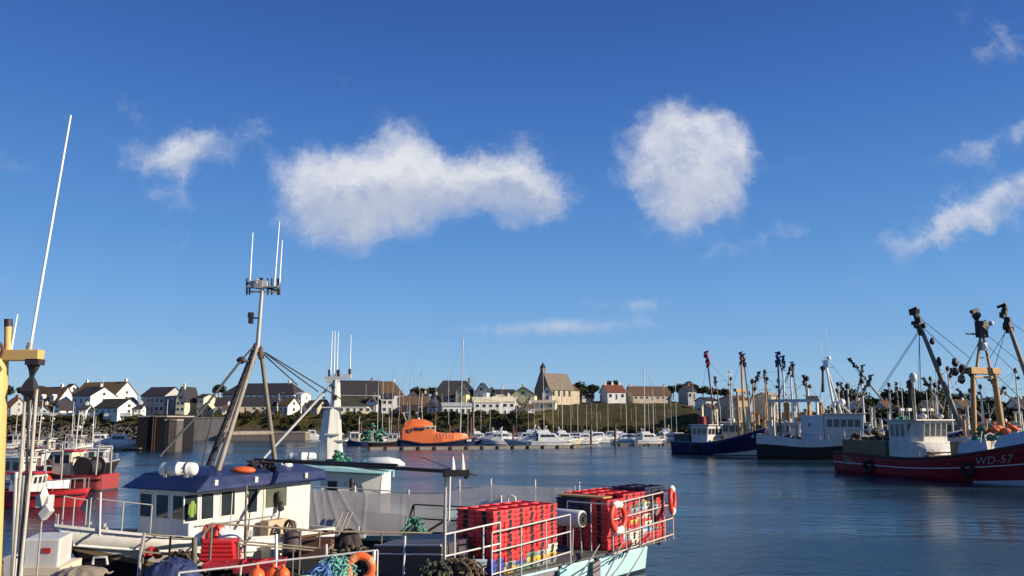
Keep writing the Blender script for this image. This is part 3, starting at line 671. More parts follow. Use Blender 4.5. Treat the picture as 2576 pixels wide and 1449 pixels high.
house('long brown roofed bungalow on the hill right of the red chimneys', 1568, 1690, 1008, 994, 972, 300, 9, 14, WALLB, BROWNR, 7, 1, 1, 2)
house('grey house with dark roof at the hilltop above the yacht masts', 1706, 1752, 1006, 984, 970, 300, 8, 14, WALLG, SLATE, 2, 1, 1, 1)
house('long cream fish plant with flat front behind the blue trawler', 1804, 1892, 1080, 1006, 996, 247, 12, 16, WALLB, BROWNR, 4, 1, 2, 0, cat='building', name='fish_plant')
house('pale ice house with tall flat front behind the white trawler stern', 1898, 1968, 1080, 996, 988, 250, 10, 14, WALLC, WALLB, 3, 1, 1, 0, cat='building', name='ice_house')
house('low tan store between the fish plant and the white shed', 1762, 1806, 1076, 1030, 1018, 246, 8, 14, WALLB, BROWNR, 2, 1, 1, 0, cat='building', name='store_building')
house('low white shed left of the fish plant', 1748, 1806, 1030, 1008, 1000, 275, 8, 14, WALLW, SLATE, 3, 1, 1, 0)
for i, (a, b_, yb, ye, yr, Y) in enumerate([(2128,2186,1050,1026,1008,300),(2196,2256,1052,1026,1010,296),(2304,2372,1052,1026,1008,300),(2384,2452,1052,1024,1006,300),(2530,2600,1052,1024,1004,298)]):
    house(['white cottage','grey cottage','cream cottage','second white cottage from the left','white cottage at the right edge'][i] + ' half hidden behind the moored trawlers' , a, b_, yb, ye, yr, Y, 7, 16, [WALLW,WALLG,WALLC,WALLW,WALLW][i], [SLATE,BROWNR,SLATE,BROWNR,SLATE][i], 3, 1, 1, 1, grp='houses behind the trawlers')
G6 = random.Random(6); MID = 'small houses filling the shore behind the marina'
for i, (a, w_, yb, h_, rf, Y, sl, rr) in enumerate([(786,26,1034,13,13,268,0,-12),(812,24,1030,12,12,275,1,-10),(836,22,1036,14,12,262,2,8),(968,24,1016,14,14,290,0,-10),(1012,26,1020,12,12,284,3,10),(1040,28,1010,12,12,295,0,-12),(1066,24,1016,13,13,288,1,8),(1086,24,1040,15,12,258,0,10),(1100,26,1022,14,12,270,2,-12),(1128,28,1006,12,12,290,3,8),(1196,28,1026,16,12,266,0,10),(1216,26,1008,14,12,284,1,-10),(1236,24,1000,12,13,296,2,8),(1262,26,1004,12,12,292,0,12),(1296,28,1034,17,11,262,1,10),(1310,26,1006,12,12,296,0,8),(1332,24,1038,12,10,258,2,10),(1466,22,1006,9,10,310,0,8),(1484,20,1010,9,9,300,3,-8),(600,30,1010,12,12,300,0,-12),(650,30,1012,12,12,302,1,8),(700,28,1014,13,12,296,2,-10),(730,26,1018,13,12,288,0,8),(540,26,1030,14,12,264,1,10),(572,28,1042,12,10,250,2,10),(36,34,1030,12,14,268,0,-8),(92,30,1014,12,14,292,1,8),(120,28,1040,10,10,250,2,10),(216,30,1040,10,10,248,0,8),(330,28,1024,12,12,266,2,10),(352,26,1040,12,10,250,0,10)]):
    cl = [(WALLW,SLATE,'white','dark slate'),(WALLC,SLATE,'cream','dark slate'),(WALLW,BROWNR,'white','brown tiled'),(WALLB,REDR,'beige','red tiled')][sl]
    tl = G6.random() < .35
    house(f'small {cl[2]} house with {cl[3]} roof, ' + nth(i) + ' of those tucked between the larger houses', a-w_/2, a+w_/2, yb, yb-h_, yb-h_-rf, Y, 5.5, rr, cl[0], cl[1], 2, 1, 1, 1 if G6.random() < .6 else 0, grp=MID, turn=tl)
# low white walls along the road
for i, (a, b_, y0, y1, Y) in enumerate([(60,240,1046,1039,249),(262,330,1047,1040,246),(588,700,1045,1040,250)]):
    p, q = P(a, y0, Y), P(b_, y0, Y); h = (y0-y1)*Y/2103
    m = MB().bar(p+UP*h*.5, q+UP*h*.5, .4, h); m.bar(p+UP*(h+.05), q+UP*(h+.05), .5, .1)
    tag(m.build('garden_wall', WALLW), ['long low white wall along the road under the dormer house','short white wall before the green roofed cottage','low white wall before the dark roofed range'][i], 'wall', 'low white walls')
# church: steep dark gable front with belfry, long nave roof
def church():
    Y = 290; k = Y/2103; c = P(1396, 1004, Y); rz = math.radians(36)
    o = thing('church', 'grey stone church with steep roof and pointed belfry on the hill', 'church', c, rz)
    L_ = 10.6; W = 7.6; H = 3.4; Hr = 8.7
    m = MB().prism([(-L_/2,-W/2,-2),(-L_/2,W/2,-2),(-L_/2,W/2,H),(-L_/2,0,Hr),(-L_/2,-W/2,H)], V((L_,0,0))); m.build('wall', WALLB, o)
    roofslab(o, -L_/2+.5, L_/2, -W/2, W/2, H, Hr, paint('church_slate', (.19,.16,.12), .85, .5, (.1,.085,.065), 1.), .35, .2, 0)
    f = MB().prism([(-L_/2-.5,-W/2-.5,-2),(-L_/2-.5,W/2+.5,-2),(-L_/2-.5,W/2+.5,H-.3),(-L_/2-.5,.9,Hr+.6),(-L_/2-.5,-.9,Hr+.6),(-L_/2-.5,-W/2-.5,H-.3)], V((1.0,0,0))); f.build('gable_front', STONE, o)
    b = MB().box(-L_/2-.6, -L_/2+.7, -.75, .75, Hr+.3, Hr+2.0); bl = b.build('belfry', STONE, o)
    s = MB(); s.loft([[V((-L_/2+.05+a*.75, b_*.85, Hr+2.0)) for a, b_ in ((-1,-1),(1,-1),(1,1),(-1,1))], [V((-L_/2+.05+a*.05, b_*.05, Hr+3.9)) for a, b_ in ((-1,-1),(1,-1),(1,1),(-1,1))]]); s.build('spire', SLATE, bl)
    q = [(-L_/2,-W/2,0),(L_/2,-W/2,0),(L_/2,-W/2,H),(-L_/2,-W/2,H)]
    for i in range(4): pane(o, q, .12+i*.22, .2+i*.22, .25, .85, STONE, GLASS, .1, .05)
    p = MB().box(L_/2, L_/2+3.2, -W/2+.6, W/2-.6, -2, 2.9); p.build('porch', WALLB, o)
    p = MB().prism([(L_/2,-W/2+.3,2.9),(L_/2,W/2-.3,2.9),(L_/2,0,5.0)], V((3.4,0,0))); p.build('porch_roof', BROWNR, o)
church()
# harbour walls
def quaywall(label, px0, px1, yt, Y, depth, rz=0, mat=CONC, ladder=True, zt=None):
    p, q = P(px0, YH, Y), P(px1, YH, Y); z = zt if zt is not None else P(px0, yt, Y).z
    d = (q-p); d.z = 0; nrm = V((-d.y, d.x, 0)).normalized()
    o = thing('quay_wall', label, 'quay wall', (p.x, p.y, 0), 0, 'harbour walls')
    m = MB(); b0 = p.copy(); b0.z = -1.5; m.prism([b0, b0+d, b0+d+nrm*depth, b0+nrm*depth], V((0,0,z+1.5))); m.build('wall', mat, o, True, bev=.08)
    cp_ = MB(); c0 = V((p.x, p.y, z+.002)) - nrm*.12; cp_.prism([c0, c0+d, c0+d+nrm*(depth+.12), c0+nrm*(depth+.12)], V((0,0,.25))); cp_.build('coping', paint('pale_coping', (.36,.33,.28), .85, .5, scale=1.), o, True)
    if ladder:
        l = MB(); c = b0 + d*.6 - nrm*.25
        for s in (-.22, .22): l.tube([c+d.normalized()*s+UP*.8, c+d.normalized()*s+UP*(z+1.9)], .05, n=6)
        for i in range(int(z*2.6)): l.tube([c-d.normalized()*.22+UP*(1.3+i*.33), c+d.normalized()*.22+UP*(1.3+i*.33)], .035, n=5)
        l.build('ladder', RUST, o, True)
    return o
quaywall('dark stone pier standing in the water below the cream gable', 346, 420, 1049, 160, 14, mat=paint('dark_pier_stone', (.016,.015,.018), .95, .5, (.03,.028,.03), .8, bump=.4, spec=.08))
pe = quaywall('squat concrete pier head block at the end of the dark pier', 414, 446, 1058, 152, 3., mat=paint('pier_head_concrete', (.105,.096,.08), .9, .6, (.06,.055,.045), .7, streak=True, bump=.2))
quaywall('long grey harbour wall right of the pier below the road', 470, 566, 1052, 236, 8, ladder=False)
quaywall('low brown slip wall at the water under the hotel bank', 556, 770, 1089, 232, 9, mat=STONE, ladder=False)
# street lights and poles by the houses
def pole(px, yb, yt, Y, label, lamp=True):
    b = P(px, yb, Y); h = (yb-yt)*Y/2103
    o = thing('lamp_post', label, 'lamp post', b, 0, 'poles along the shore road')
    MB().tube([(0,0,-1),(0,0,h)], .09, .06, 6).build('post', ALU, o)
    if lamp: m = MB(); m.tube([(0,0,h-.05),(.5,0,h+.15),(1.1,0,h+.2)], .04, n=5); m.box(.9,1.5,-.12,.12,h+.16,h+.28); m.build('lamp_head', STEEL, o)
for i, (px, yb, yt, Y, l) in enumerate([(254,1040,944,262,False),(300,1046,1018,250,True),(420,1044,1005,254,True),(700,1040,990,258,True),(1003,1046,985,258,True),(1060,1046,1000,256,True),(1255,1046,1000,255,True),(1745,1030,962,275,False)]):
    pole(px, yb, yt, Y, ['tall white pole rising behind the two storey white house','lamp post before the brown roofed house','lamp post left of the tall cream gable','lamp post before the hotel, right half','lamp post left of the red brick bungalow','lamp post before the red brick bungalow','lamp post before the white terrace','bare pole on the hilltop'][i], l)
# ================================================================== marina
def rot(rz): return math.radians(rz)
COVERS = {'blue': paint('blue_sail_cover', (.02,.04,.16), .85, .3, scale=4.), 'white': paint('white_sail_cover', (.7,.69,.66), .85, .3, scale=4.), 'green': paint('green_canvas', (.02,.09,.09), .85, .3, scale=4.), 'red': paint('red_canvas', (.35,.04,.03), .85, .3, scale=4.)}
HULLB = hullpaint('blue_yacht_hull', (.03,.05,.16), (.1,.02,.02), .12)
HULLW = hullpaint('white_yacht_hull', (.77,.76,.73), (.03,.05,.12), .16, .15, .28, [(.62,.7,(.03,.06,.2))])
HULLC = hullpaint('cream_yacht_hull', (.7,.62,.45), (.16,.03,.02), .16, .15, .3)
def yacht(label, px, pyw, ptop, L, head, hull=HULLW, cover='blue', lean=0, group='sailing yachts moored at the marina pontoons', mastr=.085, rig=True):
    Y = wl(pyw); c = P(px, pyw, Y); c.z = 0; rz = rot(head); fx = V((math.cos(rz), math.sin(rz), 0))
    o = thing('sailing_yacht', label, 'yacht', c - fx*(L*.58), rz, group)
    B = L*.31; h = Hull(L, B, .85, .8, 1.15, L*.1, .72, full=2.0); h.build(o, hull, .12, WHITE2, ALU, .04, 14)
    zd = .75
    rings = []
    for t, w, z in ((.3,.62,.45),(.32,.64,.5),(.55,.6,.5),(.68,.42,.38),(.76,.28,.06)):
        x = t*L; hw = h.bd(t)*w
        rings.append([V((x,-hw,zd)), V((x,hw,zd)), V((x,hw*.86,zd+z)), V((x,-hw*.86,zd+z))])
    k = MB().loft(rings, True, True).build('coach_roof', WHITE2, o, bev=.05)
    for s in (1, -1):
        p = [V((L*.36,s*h.bd(.36)*.63,zd)), V((L*.56,s*h.bd(.56)*.6,zd)), V((L*.56,s*h.bd(.56)*.6*.86,zd+.5)), V((L*.36,s*h.bd(.36)*.63*.86,zd+.5))]
        if s < 0: pass
        else: p = [p[1], p[0], p[3], p[2]]
        pane(k, p, .05, .95, .3, .75, GLASS, GLASS, .03, .02)
    mt = P(px, ptop, Y).z; mx = L*.58
    m = MB(); m.tube([(mx,0,zd),(mx+lean,0,mt)], mastr, mastr*.75, 8); ms = m.build('mast', ALU, o)
    m = MB()
    for f in (.45, .72): 
        z = lerp(zd, mt, f); m.tube([(mx+lean*f,-B*.3,z),(mx+lean*f,0,z+.05),(mx+lean*f,B*.3,z)], .025, n=5)
    m.build('spreader', ALU, ms)
    m = MB(); m.tube([(mx-.1,0,zd+.95),(L*.16,0,zd+1.05)], .055, n=6); bm = m.build('boom', ALU, o)
    m = MB(); m.loft([[V((lerp(mx-.15,L*.2,i/6), .17*math.cos(a)*(1-.4*i/6), zd+1.15+.22*math.sin(a)*(1-.35*i/6))) for a in [6.283*j/8 for j in range(8)]] for i in range(7)], True, True, True); m.build('sail_cover', COVERS[cover], bm)
    if rig:
        m = MB()
        for a, b in (((mx+lean,0,mt),(L*.985,0,1.1)), ((mx+lean,0,mt),(.1,0,.9)), ((mx+lean,0,mt*.97),(mx,B*.47,.85)), ((mx+lean,0,mt*.97),(mx,-B*.47,.85))): m.tube([a,b], .014, n=4)
        m.build('rigging', WIRE, o)
    for s in (1,-1):
        m = MB(); pp = [h.pt(t,1,s)+V((0,-s*.06,.02)) for t in (.02,.25,.5,.75,.97)]
        for p in pp: m.tube([p, p+UP*.6], .018, n=4)
        m.tube([p+UP*.6 for p in pp], .014, n=4); m.build('guard_rail', ALU, o)
    if cover in ('green', 'blue'):
        m = MB(); m.loft([[V((L*(.2+.1*i/3), w*B*.3, zd+.3+.75*math.cos(w*1.1)*math.sin(1.0+.7*i/3))) for w in (-1,-.6,0,.6,1)] for i in range(4)], False, False, True); m.build('spray_hood', COVERS[cover], o, solid=.03)
    return o
Y_ = [('yacht with the tallest thick white mast left of the yellow gable',1157,1119,850,13,8,HULLB,'white',.55,.13),
 ('yacht with slim pale mast just left of the tallest mast',1129,1112,936,10,165,HULLW,'blue',.3,.07),
 ('yacht whose mast stands right of the tallest mast, behind a mooring pile',1191,1113,940,10,12,HULLW,'blue',.1,.08),
 ('yacht with short thin mast between the tallest mast and the pile',1177,1114,985,8,175,HULLC,'green',.1,.05),
 ('yacht with brownish mast behind the green net heap, leftmost yacht',949,1112,930,9,20,HULLB,'red',-.1,.08),
 ('yacht with pale mast second from the left behind the net heap',961,1113,946,9,170,HULLW,'blue',.1,.07),
 ('yacht with mast just left of the orange lifeboat',983,1112,924,10,15,HULLW,'white',.4,.06),
 ('yacht with thin mast rising behind the orange lifeboat',1030,1108,905,11,10,HULLW,'blue',-.3,.05),
 ('yacht with leaning thin mast behind the orange lifeboat, the right one',1048,1109,930,10,175,HULLC,'blue',-.9,.045),
 ('yacht whose mast stands in front of the church belfry',1369,1108,928,11,172,HULLW,'blue',.2,.07),
 ('yacht with white mast under the church nave',1415,1107,958,10,10,HULLW,'blue',.0,.1),
 ('yacht with pale mast just right of the church porch',1454,1107,990,9,170,HULLW,'white',.0,.08),
 ('yacht with short mast before the brown field slope',1502,1108,1018,8,8,HULLW,'blue',.0,.07),
 ('yacht with mast under the red chimneyed cottage',1577,1113,980,9,12,HULLW,'white',.0,.075),
 ('yacht with the tallest mast of the right hand group and white sail cover',1622,1116,918,12,172,HULLW,'white',-.3,.12),
 ('yacht with mast just right of the tallest one of the right hand group',1645,1114,957,10,10,HULLC,'white',.0,.085),
 ('yacht with green spray hood and pale mast near the blue trawler',1674,1113,970,10,8,HULLW,'green',-.05,.08),
 ('yacht with dark topped mast nearest the blue trawler',1703,1112,965,10,170,HULLW,'green',.0,.07),
 ('yacht with faint mast left of the church between the white terraces',1330,1106,985,8,175,HULLW,'blue',.3,.04)]
for a in Y_: yacht(a[0], a[1], a[2], a[3], a[4], a[5], a[6], a[7], a[8], mastr=a[9])
def cruiser(label, px, pyw, L, head, fly=True, hull=HULLW, group='motor cruisers in the marina', canopy=None, tall=1.):
    Y = wl(pyw); c = P(px, pyw, Y); c.z = 0; rz = rot(head); fx = V((math.cos(rz), math.sin(rz), 0))
    o = thing('motor_cruiser', label, 'motor boat', c - fx*(L*.5), rz, group)
    B = L*.33; h = Hull(L, B, 1.0, 1.05, 1.5, L*.14, .85, full=2.3); h.build(o, hull, .15, WHITE2, ALU, .05, 14)
    zd = .95
    def blk(x0, x1, w, z0, z1, fr, ar, name, mat=WHITE2):
        p = [V((x0,-w,z0)), V((x1,-w,z0)), V((x1,w,z0)), V((x0,w,z0)), V((x0+ar,-w*.88,z1)), V((x1-fr,-w*.84,z1)), V((x1-fr,w*.84,z1)), V((x0+ar,w*.88,z1))]
        q = MB().hexa(p).build(name, mat, o, bev=.06)
        return q, dict(front=(p[1],p[2],p[6],p[5]), star=(p[0],p[1],p[5],p[4]), port=(p[2],p[3],p[7],p[6]))
    b1, q = blk(L*.5, L*.86, B*.3, zd, zd+.55*tall, L*.2, 0, 'fore_cabin')
    b2, q = blk(L*.2, L*.66, B*.4, zd, zd+1.55*tall, L*.13, .1, 'saloon')
    pane(b2, q['front'], .08, .92, .35, .92, WHITE2, GLASS, .05, .02, 'windscreen', 1)
    for s in ('star', 'port'): pane(b2, q[s], .12, .9 if s == 'star' else .88, .5, .88, WHITE2, GLASS, .05, .02, 'window', 2)
    if fly:
        b3, q3 = blk(L*.18, L*.46, B*.34, zd+1.56*tall, zd+2.1*tall, L*.05, .1, 'flybridge')
        m = MB(); m.tube([(L*.26,-B*.32,zd+2.1*tall),(L*.22,-B*.3,zd+2.9*tall),(L*.22,B*.3,zd+2.9*tall),(L*.26,B*.32,zd+2.1*tall)], .06, n=6); m.build('radar_arch', WHITE2, o)
    if canopy:
        m = MB(); m.loft([[V((L*(.04+.17*i/3), w*B*.38, zd+.1+1.4*math.cos(w*.9))) for w in (-1,-.5,0,.5,1)] for i in range(4)], False, False, True); m.build('canopy', COVERS[canopy], o, solid=.03)
    for s in (1,-1):
        m = MB(); pp = [h.pt(t,1,s)+V((0,-s*.06,.02)) for t in (.5,.65,.8,.9,.985)]
        for p in pp: m.tube([p, p+UP*.7], .02, n=4)
        m.tube([p+UP*.7 for p in pp], .02, n=4); m.build('bow_rail', ALU, o)
    return o
cruiser('big white motor cruiser with boxy stern block in the middle of the pontoon', 1318, 1121, 9.5, 176, True, tall=1.25, canopy='white')
cruiser('long white motor cruiser with raked cabin right of the boxy cruiser', 1390, 1121, 11.5, 5, True, tall=1.15, canopy='blue')
cruiser('white cabin cruiser between the piles at the right end of the pontoon', 1512, 1114, 9, 8, False, tall=1.1)
cruiser('white cruiser with blue canopy below the church nave', 1462, 1114, 9, 172, True, canopy='blue')
cruiser('small white cabin boat just right of the lifeboat bow', 1226, 1117, 7.5, 170, False, tall=1.2)
cruiser('small pale cabin boat behind the lifeboat bow', 1258, 1113, 7, 12, True, tall=.95)
cruiser('white hulled boat with wide windscreen left of the right hand yachts', 1590, 1117, 10, 3, False, tall=.95, canopy='white')
cruiser('white launch moored by the pier with dark lower hull', 312, 1131, 8.2, 4, False, hull=hullpaint('launch_hull', (.7,.7,.68), (.05,.04,.04), .45), group='launches beside the pier', tall=1.25)
cruiser('grey cabin launch behind the white launch at the pier', 262, 1127, 7.5, 8, False, group='launches beside the pier', tall=1.2)
cruiser('small white boat hauled out on the slip under the hotel', 608, 1091, 5.2, 178, False, group='boats by the slip')
cruiser('pale blue white boat moored left of the white mast', 790, 1107, 5.6, 10, False, group='boats by the slip', tall=1.2)
MC = random.Random(31)
for i, (px, pyw, L_, hd) in enumerate([(1212,1113,7,8),(1244,1119,6.5,176),(1280,1112,8,10),(1352,1113,8.5,170),(1428,1119,7.5,6),(1436,1112,8,174),(1478,1118,7,4),(1530,1112,8,172),(1572,1112,8,8),(1608,1117,8,174),(1640,1118,8.5,6),(1662,1112,8,170),(1690,1117,7.5,8),(900,1112,7,10),(930,1119,6.5,170),(958,1120,6,8)]):
    cruiser('small white boat, ' + nth(i) + ' from the left of those packed between the yachts', px, pyw, L_, hd, MC.random() < .4, HULLW if i % 4 else HULLC, 'small white boats packed between the yachts', [None,'blue','green',None,'white'][i % 5], MC.uniform(.85,1.2))
for i, (px, pt) in enumerate([(1002,960),(1062,985),(1096,972),(1210,985),(1232,1000),(1300,990),(1345,975),(1392,990),(1436,985),(1476,1018),(1530,1000),(1601,1010),(1634,990),(1690,1000)]):
    yacht('yacht in the second row, ' + nth(i) + ' mast from the left', px, 1106, pt, 8 + (i % 3), 170 if i % 2 else 8, HULLW, ['blue','white','blue','green'][i % 4], MC.uniform(-.15,.25), 'yachts in the second row of the marina', .06)
for i, (px, pt) in enumerate([(918,965),(940,985),(972,970),(1014,985),(1074,970),(1112,990),(1146,980),(1164,1000),(1222,975),(1262,965),(1316,995),(1358,1000),(1404,995),(1440,1022),(1490,1012),(1512,1035),(1563,1000),(1590,1028),(1652,1016),(1684,1030)]):
    yacht('yacht in the rearmost row, ' + nth(i) + ' mast from the left', px, 1103, pt, 8 + (i % 3), 172 if i % 2 else 6, HULLW if i % 3 else HULLC, ['white','blue','blue','green','red'][i % 5], MC.uniform(-.2,.2), 'yachts in the rearmost row of the marina', .045)
# mooring piles
for i, (px, yb, yt, Y) in enumerate([(907,1116,1062,200),(1000,1118,1050,196),(1184,1118,1052,178),(1487,1119,1066,180),(1548,1118,1066,182),(1130,1116,1070,190),(1291,1112,1070,195)]):
    p = P(px, yb, Y); q = P(px, yt, Y); m = MB(); m.tube([V((p.x,p.y,-1)), V((p.x,p.y,q.z))], .24, n=10); m.mat(1).tube([V((p.x,p.y,q.z)), V((p.x,p.y,q.z+.3))], .28, .05, 10)
    tag(m.build('mooring_pile', [RUST, BLACK]), ['dark mooring pile left of the net heap','dark mooring pile at the stern of the lifeboat','tall dark pile right of the lifeboat bow','dark pile at the right end of the pontoon','dark pile left of the right hand yachts','dark pile half hidden behind the lifeboat','dark pile behind the boxy cruiser'][i], 'pile', 'mooring piles in the marina')
# pontoon in front of the yachts
def pontoon(px0, px1, py0, py1, label, w=2.6):
    p, q = PZ(px0, py0, .1), PZ(px1, py1, .1); d = (q-p); d.z = 0; u = d.normalized(); n = V((-u.y, u.x, 0)); p.z = 0
    o = thing('pontoon', label, 'pontoon', p, 0, 'marina pontoons')
    m = MB(); m.prism([p+UP*.35, p+d+UP*.35, p+d+n*w+UP*.35, p+n*w+UP*.35], UP*.16); m.build('deck', paint('pontoon_deck', (.24,.2,.155), .8, .5, scale=1.), o, True)
    k = int(d.length/3.2)
    for i in range(k):
        a = p + u*(i+.15)*3.2; f = MB(); f.prism([a-UP*.3, a+u*2.4-UP*.3, a+u*2.4+n*w-UP*.3, a+n*w-UP*.3], UP*.64); f.build('float', CONC, o, True)
    for i in range(k):
        a = p + u*((i+.06)*3.2) - n*.1; f = MB(); f.obox(a+UP*.28, u*.2, n*.13, UP*.3); f.build('fender', BLACK, o, True, bev=.04)
    return o
pontoon(925, 1500, 1131, 1125, 'long pontoon with tan deck and black fenders in front of the yachts')
pontoon(1555, 1712, 1121, 1121, 'short pontoon beside the right hand yachts', 2)
pontoon(225, 345, 1133, 1133, 'low pontoon under the launches at the pier', 2)
# orange lifeboat
LBO = paint('lifeboat_orange', (.88,.2,.055), .38, .3, (.6,.12,.04), 1.0)
def lifeboat():
    Y = 173; c = P(1102, 1124, Y); c.z = 0; L = 16.5; k = Y/2103
    o = thing('lifeboat', 'orange lifeboat with dark blue hull moored at the pontoon', 'lifeboat', c - V((L*.5,0,0)), rot(3))
    h = Hull(L, 5.2, 1.75, .95, 2.35, 1.9, .9, full=2.2, tmid=.35)
    h.build(o, hullpaint('lifeboat_hull', (.016,.022,.075), (.3,.03,.02), .1, .2), .1, LBO, paint('lifeboat_strake', (.12,.06,.05), .7), .14)
    m = MB(); rings = []
    for t, w, z in ((.03,.8,3.5),(.06,.86,4.2),(.14,.86,4.7),(.2,.84,4.85),(.3,.82,4.75),(.42,.8,4.6),(.47,.82,3.25),(.56,.86,2.95),(.7,.86,2.95),(.8,.74,3.0),(.855,.5,2.8),(.875,.3,2.3)):
        x = t*L; zb = h.sheer(t)*.9; hw = h.bd(t)*w
        zz = zb + (z-zb)
        rings.append([V((x,-hw*1.06,zb)), V((x,-hw,lerp(zb,zz,.6))), V((x,-hw*.93,lerp(zb,zz,.95))), V((x,-hw*.8,zz)), V((x,hw*.8,zz)), V((x,hw*.93,lerp(zb,zz,.95))), V((x,hw,lerp(zb,zz,.6))), V((x,hw*1.06,zb))])
    m.loft(rings, True, True, False); body = m.build('superstructure', LBO, o, bev=.06)
    m = MB()
    for x, w_ in ((L*.2,.5),(L*.25,.5),(L*.3,.5)): m.obox((x,-2.17,3.85), (w_,0,0), (0,.03,0), (0,0,.28))
    m.build('cabin_window', GLASS, o)
    m = MB()
    for x in (L*.55, L*.64, L*.72): m.obox((x,-.4,3.02), (.45,0,0), (0,.4,0), (0,0,.12))
    m.build('deck_hatch', paint('dull_orange_hatch', (.5,.12,.05), .6, .4), o, bev=.03)
    m = MB(); m.loft([[V((x,-w,z0)), V((x,w,z0)), V((x+.1,w*.85,z1)), V((x+.1,-w*.85,z1))] for x, w, z0, z1 in ((L*.08,1.5,4.4,5.3),(L*.17,1.6,4.5,5.9),(L*.32,1.55,4.5,5.75),(L*.42,1.4,4.4,5.0))], True, True); m.build('upper_steering_position', LBO, o, bev=.08)
    wh = paint('pale_orange_white_panel', (.78,.6,.42), .5, .3, scale=3.)
    m = MB(); m.box(L*.33, L*.475, -2.0, -1.92, 3.5, 4.55); m.build('cabin_panel', wh, o)
    for x0, x1 in ((L*.345,L*.4),(L*.415,L*.465)): pane(o, [(x0,-2.025,3.75),(x1,-2.025,3.75),(x1,-2.025,4.3),(x0,-2.025,4.3)], 0,1,0,1, wh, GLASS, .08, .03)
    pane(o, [(L*.14,-2.24,3.2),(L*.19,-2.24,3.2),(L*.19,-2.2,4.0),(L*.14,-2.2,4.0)], 0,1,0,1, LBO, GLASS, .1, .05, 'door')
    m = MB()
    for x in [L*(.5+.04*i) for i in range(11)]: m.tube([(x,-2.2*(1 if x < L*.75 else 1-(x-L*.75)/L*2.6),2.0),(x,-2.2*(1 if x < L*.75 else 1-(x-L*.75)/L*2.6),3.1)], .03, n=4)
    m.tube([(L*.02,-2.1,2.0),(L*.02,-2.1,3.3),(L*.02,2.1,3.3),(L*.02,2.1,2.0)], .04, n=5)
    m.build('guard_rail', ALU, o)
    for a, b, r in (((L*.1,0,5.4),(L*.06,0,7.0),.06), ((L*.3,.3,5.4),(L*.29,.3,7.6),.03), ((L*.12,.9,5.4),(L*.1,.9,9.4),.02), ((L*.16,-.9,5.4),(L*.14,-.9,8.6),.02)): MB().tube([a, b], r, n=6).build('aerial_mast', WHIP, o)
    MB().tube([(L*.01,-.9,1.2),(L*.01,-.9,3.0)], .12, n=7).build('exhaust_stack', WHITE, o); MB().sph((L*.25,.5,5.9), (.3,.3,.28), 10, 7).build('radar_dome', WHITE, o)
    m = MB()
    for x in (L*.87, L*.9): m.obox((x, -h.bd(x/L)*.97-.03, 1.55), (.2,.09,0), (0,.02,0), (0,0,.2))
    m.build('hull_emblem', WHITE, o)
    h.strake(o, .97, paint('lifeboat_strake', (0,0,0)), .14)
lifeboat()
# net heap ashore and clutter by the left of the pontoon
m = blobs(MB(), P(938, 1112, 190)*1.0, (4.2, 2.2, 4.2), 60, .55); 
for v in m.v: v.z = max(v.z, .1)
tag(m.build('net_heap', GREENNET), 'heap of green fishing net on the quay left of the lifeboat', 'fishing net')
def workboat(label, px, pyw, L, head, hull, cab=WHITE, cabx=(.55,.8), zs=.9, zb=1.7, mast=5., gan=True, group='small fishing boats', drum=False, roofm=None, rail=WHITE, gear=None, B=None, cabh=2.1):
    Y = wl(pyw); c = P(px, pyw, Y); c.z = 0; rz = rot(head); fx = V((math.cos(rz), math.sin(rz), 0))
    o = thing('fishing_boat', label, 'fishing boat', c - fx*(L*.5), rz, group)
    B = B or L*.36; h = Hull(L, B, zs, zs*.95, zb, L*.1, .88, full=2.4); h.build(o, hull, .4, GREYP, rail, .06, 14)
    h.strake(o, .72, BLACK, .05)
    zd = zs-.4; x0, x1 = cabx[0]*L, cabx[1]*L; w = B*.6
    cb, q = cabin(o, x0, x1, w, zd, zd+cabh, cab, .18)
    winrow(cb, q['front'], 3, .55, .9, .04, .96)
    for s in ('star', 'port'): winrow(cb, q[s], 2, .55, .9)
    pane(cb, q['aft'], .3, .7, .05, .85, cab, RUST, .05, .02, 'door')
    m = MB().box(x0-.25, x1+.4, -w/2-.12, w/2+.12, zd+cabh, zd+cabh+.12); m.build('cabin_roof', roofm or cab, o, bev=.03)
    xm = x0+.3
    m = MB(); m.tube([(xm,0,zd+cabh+.1),(xm-.1,0,zd+cabh+mast)], .07, .04, 7); m.tube([(xm,-.5,zd+cabh+mast*.55),(xm,.5,zd+cabh+mast*.55)], .03, n=5); m.tube([(xm,.4,zd+cabh+mast*.55),(xm,.4,zd+cabh+mast*.85)], .025, n=4); m.sph((xm,-.35,zd+cabh+mast*.62), .16, 8, 6); m.build('mast', ALU, o)
    if gan:
        m = MB(); xg = L*.1
        for s in (-1, 1): m.tube([(xg, s*B*.36, zd), (xg, s*B*.32, zd+2.7)], .07, n=7)
        m.tube([(xg,-B*.34,zd+2.7),(xg,B*.34,zd+2.7)], .07, n=7); m.tube([(xg,0,zd+2.7),(x0,0,zd+cabh+1.2)], .05, n=6); m.build('gantry', STEEL, o)
    if drum:
        m = MB(); m.tube([(L*.3,-B*.3,zd+1.0),(L*.3,B*.3,zd+1.0)], .55, n=14); m.tube([(L*.3,-B*.34,zd+1.0),(L*.3,-B*.3,zd+1.0)], .85, n=16); m.tube([(L*.3,B*.3,zd+1.0),(L*.3,B*.34,zd+1.0)], .85, n=16); m.build('net_drum', DARK, o)
    if gear: blobs(MB(), (L*.3, 0, zd+.1), (L*.12, B*.32, .9), 22, .32).build('gear_heap', gear, o)
    for s in (1,-1):
        m = MB(); pp = [h.pt(t,1,s)+V((0,-s*.06,.02)) for t in (.55,.7,.85,.96)]
        for p in pp: m.tube([p, p+UP*.7], .025, n=4)
        m.tube([p+UP*.7 for p in pp], .022, n=4); m.build('rail', STEEL, o)
    return o
